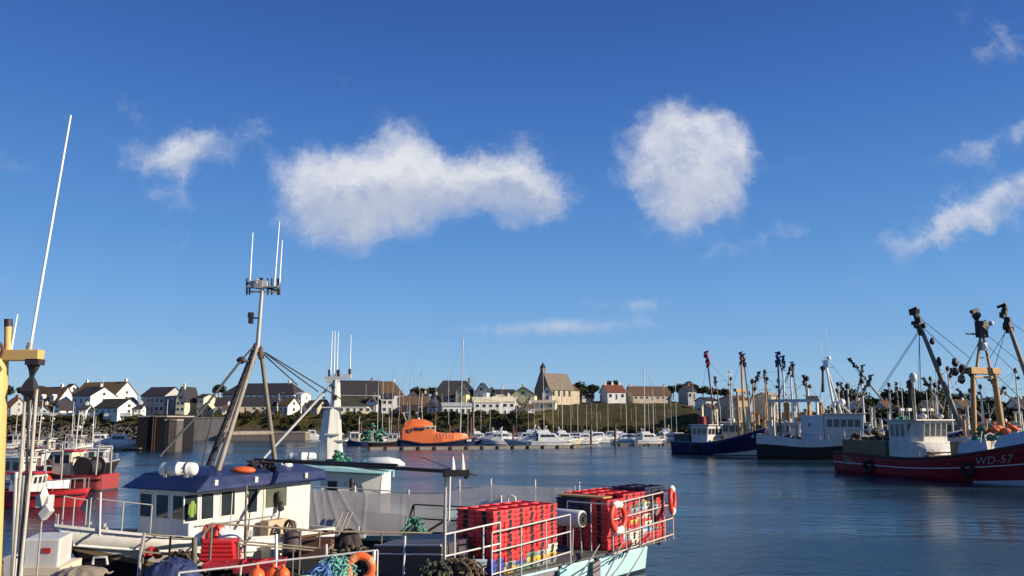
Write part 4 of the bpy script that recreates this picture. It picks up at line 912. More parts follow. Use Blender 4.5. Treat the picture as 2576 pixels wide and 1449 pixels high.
HR = hullpaint('red_hull', (.52,.025,.035), (.18,.02,.02), .1, .3); HR2 = hullpaint('faded_red_hull', (.3,.05,.05), (.06,.05,.05), .12, .4)
HBK = hullpaint('black_hull', (.014,.015,.02), (.15,.03,.02), .15); HG = hullpaint('green_hull', (.04,.15,.09), (.12,.02,.02), .15); HWB = hullpaint('white_work_hull', (.68,.67,.63), (.1,.03,.03), .2, .3)
HBL = hullpaint('blue_hull', (.03,.07,.24), (.14,.03,.02), .15)
GL = 'small fishing boats moored at the left quay'
workboat('bright red open boat nearest the radar reflector, bow to the right', 112, 1276, 6.4, -8, HR, WHITE, (.16,.4), 1.1, 1.25, 3., False, GL, cabh=1.5, rail=RED, roofm=RED, B=2.6)
workboat('red trawler with cream wheelhouse and dark net drum', 186, 1231, 6.4, 172, HR2, CREAM, (.48,.74), 1.25, 1.6, 3.2, True, GL, True, roofm=RED, rail=RED, B=2.8, cabh=2.3)
workboat('white boat with orange gear heap at the left, behind the ropes', 66, 1240, 6, 165, HWB, WHITE, (.5,.8), 1.0, 1.4, 4, True, GL, gear=paint('orange_gear', (.5,.07,.03), .7), B=2.6)
workboat('dark hulled boat with grey gantry behind the red trawler', 210, 1196, 7, 8, HBK, WHITE, (.55,.8), 1.0, 1.6, 4, True, GL, gear=BROWNNET)
workboat('red hulled boat with white wheelhouse third row back', 96, 1196, 7.4, 175, HR2, WHITE, (.5,.75), 1.1, 1.7, 5, True, GL, gear=REDR, roofm=DKRED)
workboat('white boat with tan mast in the back row by the rocks', 60, 1160, 7.4, 10, HWB, CREAM, (.5,.75), 1.1, 1.7, 6, True, GL)
workboat('green hulled boat in the back row under the dormer house', 128, 1150, 7.4, 170, HG, WHITE, (.5,.75), 1.1, 1.7, 5, True, GL, gear=BROWNNET)
workboat('small white boat in the back row with pink roof', 172, 1144, 7.4, 5, HWB, WHITE, (.5,.78), 1.1, 1.7, 6, True, GL, roofm=paint('pink_roof', (.5,.2,.2), .6))
workboat('blue hulled boat in the back row left of the launches', 206, 1136, 7, 172, HBL, WHITE, (.5,.75), 1.1, 1.7, 4, True, GL)
workboat('white boat far back by the rocks at the left edge', 32, 1130, 7.5, 12, HWB, WHITE, (.5,.75), 1.1, 1.7, 7, False, GL)
workboat('dark workboat between the net heap and the lifeboat', 975, 1124, 8, 8, HBK, WHITE, (.5,.75), 1.0, 1.7, 4, True, 'small fishing boats by the lifeboat', gear=GREENNET)
workboat('small grey workboat left of the net heap', 905, 1121, 7, 176, HBL, CREAM, (.5,.75), .9, 1.5, 4, True, 'small fishing boats by the lifeboat')
# ================================================================== beam trawlers on the right
def hulltext(par, h, txt, t0, size, lev, side, mat):
    cu = bpy.data.curves.new('txt', 'FONT'); cu.body = txt; cu.size = 1; cu.extrude = .02; cu.space_character = 1.08
    tmp = bpy.data.objects.new('txt', cu); COL.objects.link(tmp); dg = bpy.context.evaluated_depsgraph_get()
    me = bpy.data.meshes.new_from_object(tmp.evaluated_get(dg)); bpy.data.objects.remove(tmp)
    m = MB(); vs = []
    wd = max(v.co.x for v in me.vertices)
    for v in me.vertices:
        # text reads from stern to bow on starboard, bow to stern on port
        x = v.co.x*size; t = t0 + (x if side < 0 else -x)/h.L
        l = lev + v.co.y*size/h.sheer(t); p = h.pt(t, l, side); nrm = V((0, side, 0)); 
        vs.append(p + nrm*(.03 + (v.co.z+.02)*1.0))
    m.add(vs, [tuple(p.vertices) for p in me.polygons]); bpy.data.meshes.remove(me)
    return m.build('lettering', mat, par)
def derrick(par, foot, tip, r, mat=BRONZE, head=DARK, sc=1.):
    m = MB(); foot, tip = V(foot), V(tip); m.tube([foot, lerp(foot,tip,.5), tip], r*1.15, r*.75, 10); b = m.build('derrick', mat, par)
    m = MB(); d = (tip-foot).normalized()
    g = random.Random(int(tip.x*97+tip.z*13)); up = d
    for k in range(7):
        h_ = -.95 + .32*k; m.obox(tip + up*h_*sc + V((g.uniform(-.2,.2), g.uniform(-.16,.16), 0))*sc, V((.17+g.uniform(0,.16),g.uniform(-.12,.12),g.uniform(-.1,.1)))*sc, V((g.uniform(-.08,.08),.15,0))*sc, V((0,g.uniform(-.06,.06),.16+g.uniform(0,.1)))*sc)
    m.tube([tip-up*.9*sc, tip+up*1.35*sc+V((g.uniform(-.2,.2),0,0))], .1*sc, n=7)
    m.tube([tip+up*1.15*sc+V((-.45,0,0))*sc, tip+up*1.3*sc+V((.4,.1,.05))*sc], .13*sc, n=7)
    for k in range(3): a = tip + V((g.uniform(-.45,.35), g.uniform(-.3,.3), g.uniform(-.5,.3)))*sc; m.tube([tip+up*.4*sc, a], .05*sc, n=5); m.sph(a-UP*.25*sc, (.17*sc,.13*sc,.26*sc), 8, 6, .12)
    m.build('block_and_tackle', head, b)
    q = lerp(foot, tip, .62); m = MB(); m.sph(q+V((.1,.35,.0))*sc, (.25*sc,.2*sc,.4*sc), 8, 6, .2); m.build('side_block', head, b)
    return b
def stays(par, lines, r=.03, mat=WIRE, name='rigging'):
    m = MB()
    for a in lines: m.tube([V(p) for p in a], r, n=5)
    return m.build(name, mat, par)
def wheelhouse_windows(cb, q, nf, ns, v0=.55, v1=.9, frame=WHITE):
    winrow(cb, q['front'], nf, v0, v1, .03, .97, .08, frame, GLASS, .03)
    for s in ('star', 'port'): winrow(cb, q[s], ns, v0, v1, .06, .94, .14, frame, GLASS, .03)
def local(o, p): return ROOT[o].inverted() @ p
GT = 'trawlers moored on the right'
# ---- red trawler WD-57
def red_trawler():
    S = PZ(2098, 1187, 0); g = V((.345, -.94, 0)).normalized(); pt = V((-g.y, g.x, 0)); B = 6.8; L = 27.
    o = thing('trawler', 'dark red trawler with tan gantry and white WD-57 on its bow', 'trawler', S + pt*B/2*.85, math.atan2(g.y, g.x), GT)
    h = Hull(L, B, 2.15, 1.95, 4.7, 2.2, .85, full=2.8, tmid=.38)
    h.build(o, hullpaint('trawler_red_hull', (.27,.013,.025), (.2,.01,.018), .3, .55, .5), .55, GREYP, paint('dark_gunwale', (.06,.02,.03), .5), .12)
    h.strake(o, .52, paint('white_strake', (.62,.52,.5), .5), .07)
    h.strake(o, .98, paint('dark_gunwale', (0,0,0)), .09, 'top_strake')
    m = MB(); rows = []
    for i in range(15):
        t = lerp(.7, .97, i/14); a = h.pt(t, .0, -1); b = h.pt(t, .06 + .12*i/14, -1); rows.append([a+V((0,-.03,.0)), b+V((0,-.03,0)), b, a])
    m.loft(rows, True, True); m.build('boot_flash', paint('pale_boot', (.45,.45,.5), .5), o)
    hulltext(o, h, 'WD-57', .7, 1.0, .6, -1, paint('worn_white_letters', (.5,.48,.47), .6, .75, (.2,.05,.06), 3.))
    # whaleback and its white bulwark panels above the red sheer
    for ta, tb, nm in ((.635,.74,'bulwark_panel'), (.765,.93,'bulwark_panel')):
        for sd in (1, -1):
            m = MB(); rows = []
            for i in range(9):
                t = lerp(ta, tb, i/8); p = h.pt(t, 1, sd)+UP*.13; hgt = 1.0 if i > 0 else .25
                rows.append([p, p+V((-.25,-sd*.12,hgt)), p+V((-.25,-sd*.2,hgt)), p+V((0,-sd*.08,0))])
            m.loft(rows, True, True); m.build(nm, paint('pale_blue_bulwark', (.5,.55,.62), .5, .3), o)
    for t in (.22, .68): tyre(o, h.pt(t, .45, -1)+V((0,-.25,0)), (0,1,0), .55)
    # wheelhouse: aft of midships, looking forward over the deck
    x0, x1, w, zd = 8.2, 11.4, 5.4, 1.35
    zt = zd+4.45
    def ring_(z, rk): return [V((x0,-w/2,z)), V((x1-.9,-w/2,z)), V((x1+rk,-w/2+1.2,z)), V((x1+rk,w/2-1.2,z)), V((x1-.9,w/2,z)), V((x0,w/2,z))]
    ra, rb = ring_(zd+1.55, 0), ring_(zt-.15, .32)
    cb = MB().loft([ra, rb], True, True).build('wheelhouse', WHITE, o, bev=.04)
    fq = lambda a, b: (ra[a], ra[b], rb[b], rb[a])
    winrow(cb, fq(2,3), 4, .42, .92, .01, .99, .06, WHITE, GLASS, .035)
    for a, b in ((1,2),(3,4)): winrow(cb, fq(a,b), 2, .42, .92, .04, .96, .08, WHITE, GLASS, .035)
    for a, b in ((0,1),(4,5)): winrow(cb, fq(a,b), 3, .42, .9, .08, .95, .2, WHITE, BLUEGL, .04)
    m = MB().box(x0-.3, x1+.75, -w/2-.25, w/2+.25, zt-.14, zt); m.build('wheelhouse_roof', WHITE, o, bev=.04)
    # rounded lower front of the deckhouse
    rings = []
    for z, dx, ww in ((zd-.6, .5, w), (zd, 1.0, w), (zd+.8, 1.35, w*.98), (zd+1.5, 1.25, w*.97), (zd+2.0, .8, w*.96), (zd+2.25, .3, w*.95)):
        ring = [V((x0-.2, -ww/2, z)), V((x0-.2, ww/2, z))]
        for a in range(9):
            f = a/8; ring.append(V((x1+dx*math.sin(math.pi*f)**.5, lerp(ww/2, -ww/2, f), z)))
        rings.append(ring)
    dk = MB().loft(rings, True, True, False).build('deckhouse', WHITE, o)
    for f in (.22, .5, .78):
        y = lerp(-w/2, w/2, f); m = MB().obox((x1+1.28, y, zd+.35), (.05,0,0), (0,.42,0), (0,0,.28)); m.build('lamp_box', CREAM, o, bev=.03)
    m = MB().box(x1+1.0, x1+1.45, -w/2*.9, w/2*.9, zd+.82, zd+.95); m.box(x1+.9, x1+1.4, -w/2*.8, w/2*.8, zd+1.2, zd+1.28); m.build('ledge', RUST, o)
    for y in (-2.3, 1.9): MB().obox((x1+1.7, y, zd+.0), (.25,0,0), (0,.36,0), (0,0,.36)).build('winch_box', CREAM, o, bev=.05)
    m = MB(); m.tube([(x1+1.9,-1.5,zd+.1),(x1+1.9,1.2,zd+.1)], .5, n=14); m.tube([(x1+1.9,-.3,zd+.1),(x1+1.9,-.15,zd+.1)], .75, n=16); m.build('winch_drum', DARK, o)
    # aft shelter and stern gear
    m = MB().box(1.6, x0-.4, -B*.43, B*.43, .9, 3.6); m.build('aft_shelter', paint('olive_tan_shelter', (.2,.145,.075), .7, .5, (.09,.06,.03), 1.2, streak=True), o, bev=.06)
    blobs(MB(), (4.5,0,3.6), (2.2,2.2,1.2), 40, .4).build('net_heap', BROWNNET, o)
    m = MB().box(x1+4.6, x1+5.6, -.3, 1.0, zd, zd+2.5); m.build('pale_locker', CREAM, o, bev=.05)
    m = MB().box(x1+4.4, x1+5.4, -B*.42, -.8, zd, zd+2.4); m.build('tan_locker', TAN, o, bev=.05)
    # funnel mast with dome
    m = MB(); m.tube([(x0+.2,.4,zt-.2),(x0+.2,.4,zd+8.0)], .32, .2, 10); m.sph((x0+.2,.4,zd+8.1), (.4,.35,.5), 8, 6, .2); m.tube([(x0+.2,-.3,zd+7.2),(x0+.2,1.1,zd+7.2)], .06, n=5); m.build('exhaust_mast', DARK, o)
    m = MB(); m.tube([(x0+.9,.2,zd+3.9),(x0+.9,.2,zd+8.4)], .05, n=6); m.sph((x0+.9,.2,zd+8.8), (.4,.4,.52), 12, 8); m.build('satellite_dome', WHITE, o)
    for y in (-2,-1,.9,1.9): m = MB(); m.tube([(x0+1.2,y,zt),(x0+1.2,y,zt+.9)], .04, n=5); m.obox((x0+1.2,y,zt+1.0), (.15,0,0), (0,.25,0), (0,0,.14)); m.build('roof_lamp', WHITE, o)
    for y, k in ((-.9,.5),(1.4,.4)): MB().sph((x1-.4,y,zt+.3), (k,k*.7,k*.6), 10, 6).build('radar_dome', WHITE, o)
    for y in (-1.6, 2.2): blobs(MB(), (x0+1, y, zt), (.9,.7,.6), 10, .25).build('gear_heap', GREENNET if y < 0 else BROWNNET, o)
    # gantry amidships: two tan posts, beam, tapering pole mast on top
    xg = local(o, P(2478, 1100, S.y-14.)).x
    def px_at(px, py, x):       # a point of the boat's own frame: station x, seen at photo (px, py)
        base = ROOT[o] @ V((x, 0, 0)); gx = ROOT[o].to_3x3() @ V((0,1,0))
        d = P(px, py, 1.) - V((0,0,HC)); lo = -12.; 
        # solve base + s*gx on the ray's vertical plane
        s = (d.x*base.y - d.y*base.x)/(gx.x*d.y - gx.y*d.x); w_ = base + gx*s; return V((x, s, HC + d.z*(w_.y/d.y)))
    xg = 17.
    a1, a0 = px_at(2447, 938, xg), px_at(2447, 1104, xg); b1, b0 = px_at(2500, 938, xg), px_at(2521, 1085, xg)
    gz = px_at(2475, 936, xg).z
    m = MB(); m.tube([V((xg,a0.y,1.2)), V((xg,a1.y,gz))], .27, .22, 10); m.build('gantry_post', TAN, o)
    m = MB(); m.tube([V((xg,b0.y+.2,1.2)), V((xg,b1.y,gz))], .36, .26, 10); m.build('gantry_post', TAN, o)
    m = MB(); m.obox(V((xg,(a1.y+b1.y)/2,gz+.1)), V((.35,0,0)), V((0,abs(a1.y-b1.y)/2+.55,0)), V((0,0,.32))); m.obox(V((xg,(a1.y+b1.y)/2,gz-.5)), V((.12,0,0)), V((0,abs(a1.y-b1.y)/2,0)), V((0,0,.1))); gb = m.build('gantry_beam', TAN, o, bev=.05)
    for y in (a1.y, b1.y): m = MB(); m.sph((xg-.1,y,gz-.1), (.35,.45,.45), 8, 6, .1); m.build('gantry_head', DARK if y == a1.y else CREAM, gb)
    yc = (a1.y+b1.y)/2; tp = px_at(2468, 818, xg)
    m = MB()
    for dy in (-.8, .9): m.tube([V((xg,yc+dy,gz+.4)), V((xg,lerp(yc+dy,tp.y,.9),tp.z-.6))], .14, .1, 7)
    for f in (.3,.55,.8): z = lerp(gz, tp.z, f); m.tube([V((xg,lerp(yc-.8,tp.y,f),z)), V((xg,lerp(yc+.9,tp.y,f),z))], .05, n=5)
    m.build('top_mast', TAN, o)
    m = MB(); m.obox(tp+V((0,0,-.4)), V((.25,0,0)), V((0,.55,0)), V((0,0,.8))); m.sph(tp+V((0,-.5,.9)), (.35,.4,.5), 8, 6, .2); m.sph(tp+V((0,.5,-.1)), (.3,.45,.6), 8, 6, .2); m.tube([tp+V((0,-2.0,-.9)), tp+V((0,.2,-.9))], .09, n=6); m.obox(tp+V((0,-.7,1.35)), V((.2,0,0)), V((0,.4,.12)), V((0,-.05,.16))); m.build('mast_head', DARK, o)
    MB().sph(tp+V((.2,1.1,.2)), .25, 8, 6).build('mast_lamp', WHITE, o); MB().obox(tp+V((0,.0,-2.0)), V((.2,0,0)), V((0,.35,0)), V((0,0,.45))).build('radar_box', WHITE, o)
    # two derricks
    f1, t1 = px_at(2418, 1075, 15.0), px_at(2311, 812, 14.0); d1 = derrick(o, f1, t1, .24, sc=1.15)
    f2, t2 = px_at(2594, 990, 19.5), px_at(2532, 803, 18.6); d2 = derrick(o, px_at(2640, 1110, 19.5), t2, .24, sc=1.1)
    q1 = px_at(2209, 986, 10.); 
    stays(o, [(t1, px_at(2436, 934, xg)), (t1+UP*.6, px_at(2440, 900, xg)), (t1-UP*.7, px_at(2209, 986, 7.)), (t1-UP*.9, px_at(2216, 984, 7.)), (t1-UP*.7, px_at(2311, 1000, 13.)), (t1-UP*.6, px_at(2317, 1000, 13.)), (tp-UP*1, px_at(2413, 960, xg)), (tp-UP*1.2, px_at(2402, 968, xg)), (tp-UP*.5, px_at(2570, 915, 18.)), (tp-UP*1.5, px_at(2558, 940, 18.)), (t2-UP*.6, px_at(2500, 930, xg)), (t2-UP*.9, px_at(2487, 905, xg)), (t2, px_at(2600, 850, 18.)), (V((xg,a1.y,gz)), px_at(2500, 1070, 20.)), (V((xg,b1.y,gz)), px_at(2576, 1010, 19.))], .028)
    m = MB()
    for px, py, r in ((2402,912,.42),(2422,930,.5),(2404,935,.4),(2418,954,.45),(2345,858,.32)):
        m.sph(px_at(px, py, 16.4), (r*.7,r*.8,r), 8, 6, .2)
    m.build('hanging_block', DARK, o)
    m = MB()
    for px, py in ((2464,1085),(2500,1075),(2530,1085),(2556,1090)): m.tube([px_at(px, py+40, 20), px_at(px+6, py, 20)], .06, n=5)
    m.build('deck_post', CREAM, o)
    blobs(MB(), px_at(2495, 1105, 19.), (1.3,2.3,1.3), 34, .32).build('gear_heap', GREENNET, o)
    blobs(MB(), px_at(2520, 1085, 19.5), (1.,1.8,.9), 16, .35).build('buoy_heap', paint('orange_red_float', (.6,.14,.05), .6), o)
    for i, (x, y, zz, r) in enumerate(((2.5,-1.5,3.6,.7),(6.5,1.2,3.6,.6),(14.,-1.,1.4,.8),(15.2,1.4,1.4,.9),(18.5,-1.6,1.5,.7),(21.,.6,2.4,.8))):
        blobs(MB(), (x,y,zz), (r,r*1.2,r), 14, .26).build('deck_gear', (BROWNNET, GREENNET, DARK, REDR, BLUENET, BROWNNET)[i], o)
    for x in (1.8, 4.2, 7.4):
        for y in (-B*.4, B*.4): MB().tube([(x,y,1.2),(x,y,4.7)], .06, n=6).build('aft_post', STEEL, o)
    for y in (-B*.4, B*.4): MB().tube([(1.8,y,4.6),(7.4,y,4.6)], .05, n=6).build('aft_rail', STEEL, o)
    for i in range(3):
        MB().tube([(12.4+i*1.7,-B*.46,1.6),(12.4+i*1.7,-B*.46,2.7)], .035, n=5).build('bulwark_post', STEEL, o)
    for px, py in ((2232,960),(2330,985),(2368,975),(2405,990),(2550,985),(2566,930)): a = px_at(px, py, 10.); a.y = max(-2.4, min(2.4, a.y)); MB().tube([V((a.x,a.y,zt-.1)), a], .04, n=5).build('thin_pole', (ALU, DARK)[px % 2], o)
    return o, px_at
rt, rt_px = red_trawler()
def px_frame(o):
    def f(px, py, x):
        base = ROOT[o] @ V((x,0,0)); gx = ROOT[o].to_3x3() @ V((0,1,0)); d = P(px, py, 1.) - V((0,0,HC))
        s = (d.x*base.y - d.y*base.x)/(gx.x*d.y - gx.y*d.x); w_ = base + gx*s; return V((x, s, HC + d.z*(w_.y/d.y)))
    return f
def px_long(o):
    """point on the boat's centre plane (y = y0) that the photo shows at (px, py)"""
    def f(px, py, y0=0.):
        base = ROOT[o] @ V((0,y0,0)); gx = ROOT[o].to_3x3() @ V((1,0,0)); d = P(px, py, 1.) - V((0,0,HC))
        s = (d.x*base.y - d.y*base.x)/(gx.x*d.y - gx.y*d.x); w_ = base + gx*s; return V((s, y0, HC + d.z*(w_.y/d.y)))
    return f
# ---- white trawler with dark lower hull
def white_trawler():
    S = PZ(1905, 1155, 0); g = V((.93, -.37, 0)).normalized(); pt = V((-g.y, g.x, 0)); B = 6.2; L = 18.5
    o = thing('trawler', 'white and black trawler with white wheelhouse forward, left of the red one', 'trawler', S + pt*B/2*.85, math.atan2(g.y, g.x), GT); f = px_long(o)
    h = Hull(L, B, 3.55, 2.75, 4.2, 1.8, .88, full=2.6, tmid=.42)
    h.build(o, HBK, .7, GREYP, WHITE, .1)
    for sd in (1, -1):
        m = MB(); rows = []
        for i in range(21):
            t = lerp(.0, .985, i/20); p1 = h.pt(t, 1.0, sd); lo = lerp(.62, .72, t) ; p0 = h.pt(t, lo, sd); e = V((0, sd*.035, 0))
            pm = h.pt(t, (1+lo)/2, sd); rows.append([p0+e, pm+e, p1+e, p1, pm, p0])
        m.loft(rows, True, True); m.build('white_band', paint('shaded_white_band', (.6,.6,.58), .5, .35, (.3,.27,.22), 1.5, streak=True), o)  # white band, the grey of its shaded side put into the colour
    zd = 2.2
    x0 = f(2072, 1060, -2.2).x; x1 = f(2168, 1060, -2.2).x
    cb, q = cabin(o, x0, x1, 4.6, zd, zd+4.3, WHITE, .3, .1); wheelhouse_windows(cb, q, 5, 5, .58, .84)
    m = MB().box(x0-.3, x1+.6, -2.55, 2.55, zd+4.3, zd+4.45); m.build('wheelhouse_roof', WHITE, o, bev=.04)
    a0 = f(2014, 1060, -2.4).x
    m = MB().box(a0, x0-.05, -2.5, 2.5, zd-.2, zd+4.2); c2 = m.build('aft_cabin', paint('shaded_white_cabin', (.58,.6,.62), .5, .3, (.35,.33,.3), 1.5, streak=True), o, bev=.06)  # white cabin with the blue cast of shade mixed into its colour
    pane(c2, [(a0,-2.5,zd),(x0,-2.5,zd),(x0,-2.5,zd+4.2),(a0,-2.5,zd+4.2)], .3, .45, .6, .75, WHITE, BLUEGL, .06)
    tyre(o, V((f(2133, 1085, -2.6).x, -2.55, zd+.6)), (0,1,0), .42)
    # aft gantry: white beam on posts, orange brackets
    ga, gb_ = f(1936, 1006, 0).x, f(2062, 1006, 0).x; gz = f(2000, 1008, 0).z
    m = MB()
    for y in (-2.2, 2.2): m.bar((ga,y,gz), (gb_,y,gz), .25, .35)
    for x in (ga, gb_): m.bar((x,-2.2,gz), (x,2.2,gz), .25, .3)
    m.build('gantry_beam', WHITE, o)
    for x in (ga+.3, lerp(ga,gb_,.5), gb_-.4):
        for y in (-2.2, 2.2): MB().tube([(x,y,zd-.3),(x,y,gz)], .16, n=8).build('gantry_post', WHITE if x > ga+1 else CREAM, o)
    m = MB(); m.obox((lerp(ga,gb_,.35),-1.2,gz-1.6), (.35,0,0), (0,.35,0), (0,0,1.3)); m.obox((lerp(ga,gb_,.35),-1.2,gz-.1), (.15,0,0), (0,.15,0), (0,0,.4)); MB().obox((gb_-1,-1.,gz+.4), (.9,0,0), (0,.3,0), (0,0,.25)).build('gantry_box', TAN, o, bev=.04); m.build('net_hauler', paint('orange_hauler', (.6,.26,.06), .5, .5, scale=3.), o, bev=.05)
    blobs(MB(), (lerp(ga,gb_,.45),0,zd), (3.,2.1,1.8), 44, .42).build('net_heap', BROWNNET, o)
    blobs(MB(), (a0-1.0,-1.5,zd), (.9,.8,1.3), 14, .3).build('float_heap', paint('red_grey_floats', (.4,.1,.09), .6), o)
    # mast
    tp = f(2076, 898, 0); mb = V((tp.x+.9, 0, zd+4.2))
    m = MB(); m.tube([mb+V((0,-.55,0)), tp+V((0,-.1,-1.0))], .2, .12, 8); m.tube([mb+V((.9,.5,0)), tp+V((0,.1,-1.0))], .16, .1, 8); m.tube([mb+V((2.4,0,0)), mb+V((.2,0,2.2))], .12, n=7); m.build('mast', WHITE, o)
    m = MB(); m.obox(tp+V((0,0,-1)), (.35,0,0), (0,.4,0), (0,0,.5)); m.sph(tp+V((.5,0,-.2)), .3, 8, 6); m.sph(mb+V((1.0,-.3,1.9)), .5, 10, 7); m.tube([tp+V((-.5,0,-1)), tp+V((-.5,0,2.6))], .03, n=5); m.tube([tp+V((.3,0,-1)), tp+V((.3,0,4.2))], .03, n=5); m.tube([tp+V((0.7,0,-1)), tp+V((.7,0,2.))], .03, n=5); m.tube([tp+V((-1,0,-1.6)), tp+V((1,0,-1.6))], .05, n=5); m.build('aerial', WHIP, o)
    m = MB(); m.sph(tp+V((-.45,0,-1.7)), (.35,.3,.4), 8, 6, .2); m.tube([tp+V((-.6,0,-5.2)), tp+V((-.45,0,-1.7))], .22, .14, 8); m.build('exhaust_pipe', DARK, o)
    stays(o, [(tp, (gb_,2.2,gz)), (tp, (gb_,-2.2,gz)), (tp, (L-1,0,4.2)), (mb+V((.2,0,2)), (x1+.4,0,zd+3.3))], .025)
    m = MB()
    for i in range(12):
        t = lerp(.3, .97, i/11); p = h.pt(t, 1, -1)+V((0,.1,.1)); m.tube([p, p+UP*.8], .03, n=4)
    m.tube([h.pt(lerp(.3,.97,i/11), 1, -1)+V((0,.1,.9)) for i in range(12)], .03, n=4); m.build('rail', STEEL, o)
    # mooring derricks seen folded up aft
    for (fx, fy, tx, ty) in ((1958,1000,1957,905),(1972,1002,1969,915)):
        a = f(fx, fy, .8); b = f(tx, ty, .8); derrick(o, V((a.x,a.y,zd)), b, .17, ALU if fx > 1965 else BRONZE, paint('dark_blue_head', (.02,.03,.09), .5), .9)
white_trawler()
# ---- blue trawler
def blue_trawler():
    bow = PZ(1912, 1147, 0); g = V((.65, -.76, 0)).normalized(); L = 17.5; B = 6.0
    st = bow - g*(L-1.6)
    o = thing('trawler', 'deep blue trawler with white boot stripe and red topped derricks', 'trawler', st, math.atan2(g.y, g.x), GT); f = px_frame(o); fl = px_long(o)
    h = Hull(L, B, 2.0, 1.9, 4.5, 1.7, .86, full=2.6, tmid=.35)
    h.build(o, hullpaint('trawler_blue_hull', (.01,.012,.075), (.02,.015,.02), .2, .3), .6, GREYP, paint('grey_gunwale', (.3,.3,.36), .5), .12)
    m = MB(); rows = []
    for i in range(13):
        t = lerp(.55, .985, i/12); a, b = h.pt(t, .03, -1), h.pt(t, .05+.2*(i/12), -1); e = V((0,-.03,0)); rows.append([a+e, b+e, b, a])
    m.loft(rows, True, True); m.build('boot_stripe', WHITE, o)
    for t in (.9, .935): m = MB(); p = h.pt(t, .82, -1); m.obox(p+V((0,-.06,0)), (.2,0,0), (0,.02,0), (0,0,.28)); m.build('bow_marking', WHITE, o)
    zd = 1.4
    x0, x1 = 4.0, 7.2
    cb, q = cabin(o, x0, x1, 4.2, zd, zd+3.4, WHITE, .3); wheelhouse_windows(cb, q, 4, 3, .55, .85)
    m = MB().box(x0-.3, x1+.7, -2.3, 2.3, zd+3.4, zd+3.55); m.build('wheelhouse_roof', WHITE, o, bev=.04)
    m = MB(); m.box(x0+.4, x0+1.7, -.9, .9, zd+3.56, zd+4.9); m.build('funnel', DKRED, o, bev=.08)
    m = MB(); m.box(.5, x0-.3, -2.3, 2.3, zd, zd+1.9); m.build('aft_shelter', paint('dark_grey_shelter', (.06,.06,.065), .7, .4), o, bev=.06)
    for y in (-1.2, .2, 1.4): MB().box(x1+.6, x1+1.2, y-.4, y+.4, zd, zd+.9).build('deck_box', YELLOW if y < .5 else CREAM, o, bev=.04)
    blobs(MB(), (x1+2.2,0,zd+.2), (1.2,2.,1.5), 26, .34).build('net_heap', BROWNNET, o)
    xg = 10.5
    for px in (1854, 1866):
        t = f(px, 984 if px == 1854 else 925, xg); b = f(px+6, 1068, xg); MB().tube([V((xg,b.y,zd)), V((xg,t.y,t.z))], .24, .18, 9).build('gantry_post', TAN, o)
    t = f(1860, 982, xg); MB().obox(V((xg,t.y,t.z)), (.3,0,0), (0,1.3,0), (0,0,.25)).build('gantry_beam', TAN, o)
    rh = paint('red_tackle', (.3,.03,.04), .6, .4)
    a = f(1801, 1040, 6.5); derrick(o, V((6.5,a.y,zd+1)), f(1779, 905, 6.5), .17, BRONZE, rh, 1.1)
    derrick(o, V((xg,f(1872,1066,xg).y,zd)), f(1864, 903, xg), .2, TAN, rh, .9)
    derrick(o, V((xg+1,f(1893,1060,xg+1).y,zd)), f(1872, 908, xg+1), .17, BRONZE, paint('dark_blue_head', (.02,.03,.09), .5), .9)
    p = f(1833, 935, 8); m = MB(); m.tube([V((8,p.y,zd+3.4)), p], .08, n=6); m.tube([p+V((0,-1,-.5)), p+V((0,1,-.5))], .05, n=5); m.sph(p+V((0,.4,0)), .25, 8, 6); m.tube([p, p+UP*2.2], .03, n=4); m.build('aerial_mast', WHITE, o)
    tt = f(1864, 903, xg)
    stays(o, [(tt, f(1820,1040,8)), (tt, f(1905,1070,15)), (f(1779,905,6.5), f(1850,985,xg)), (f(1779,905,6.5), f(1762,1010,6)), (f(1872,908,xg+1), f(1915,1030,xg+1))], .022)
    for t in (.35, .6): tyre(o, h.pt(t, .55, -1)+V((0,-.2,0)), (0,1,0), .5)
blue_trawler()
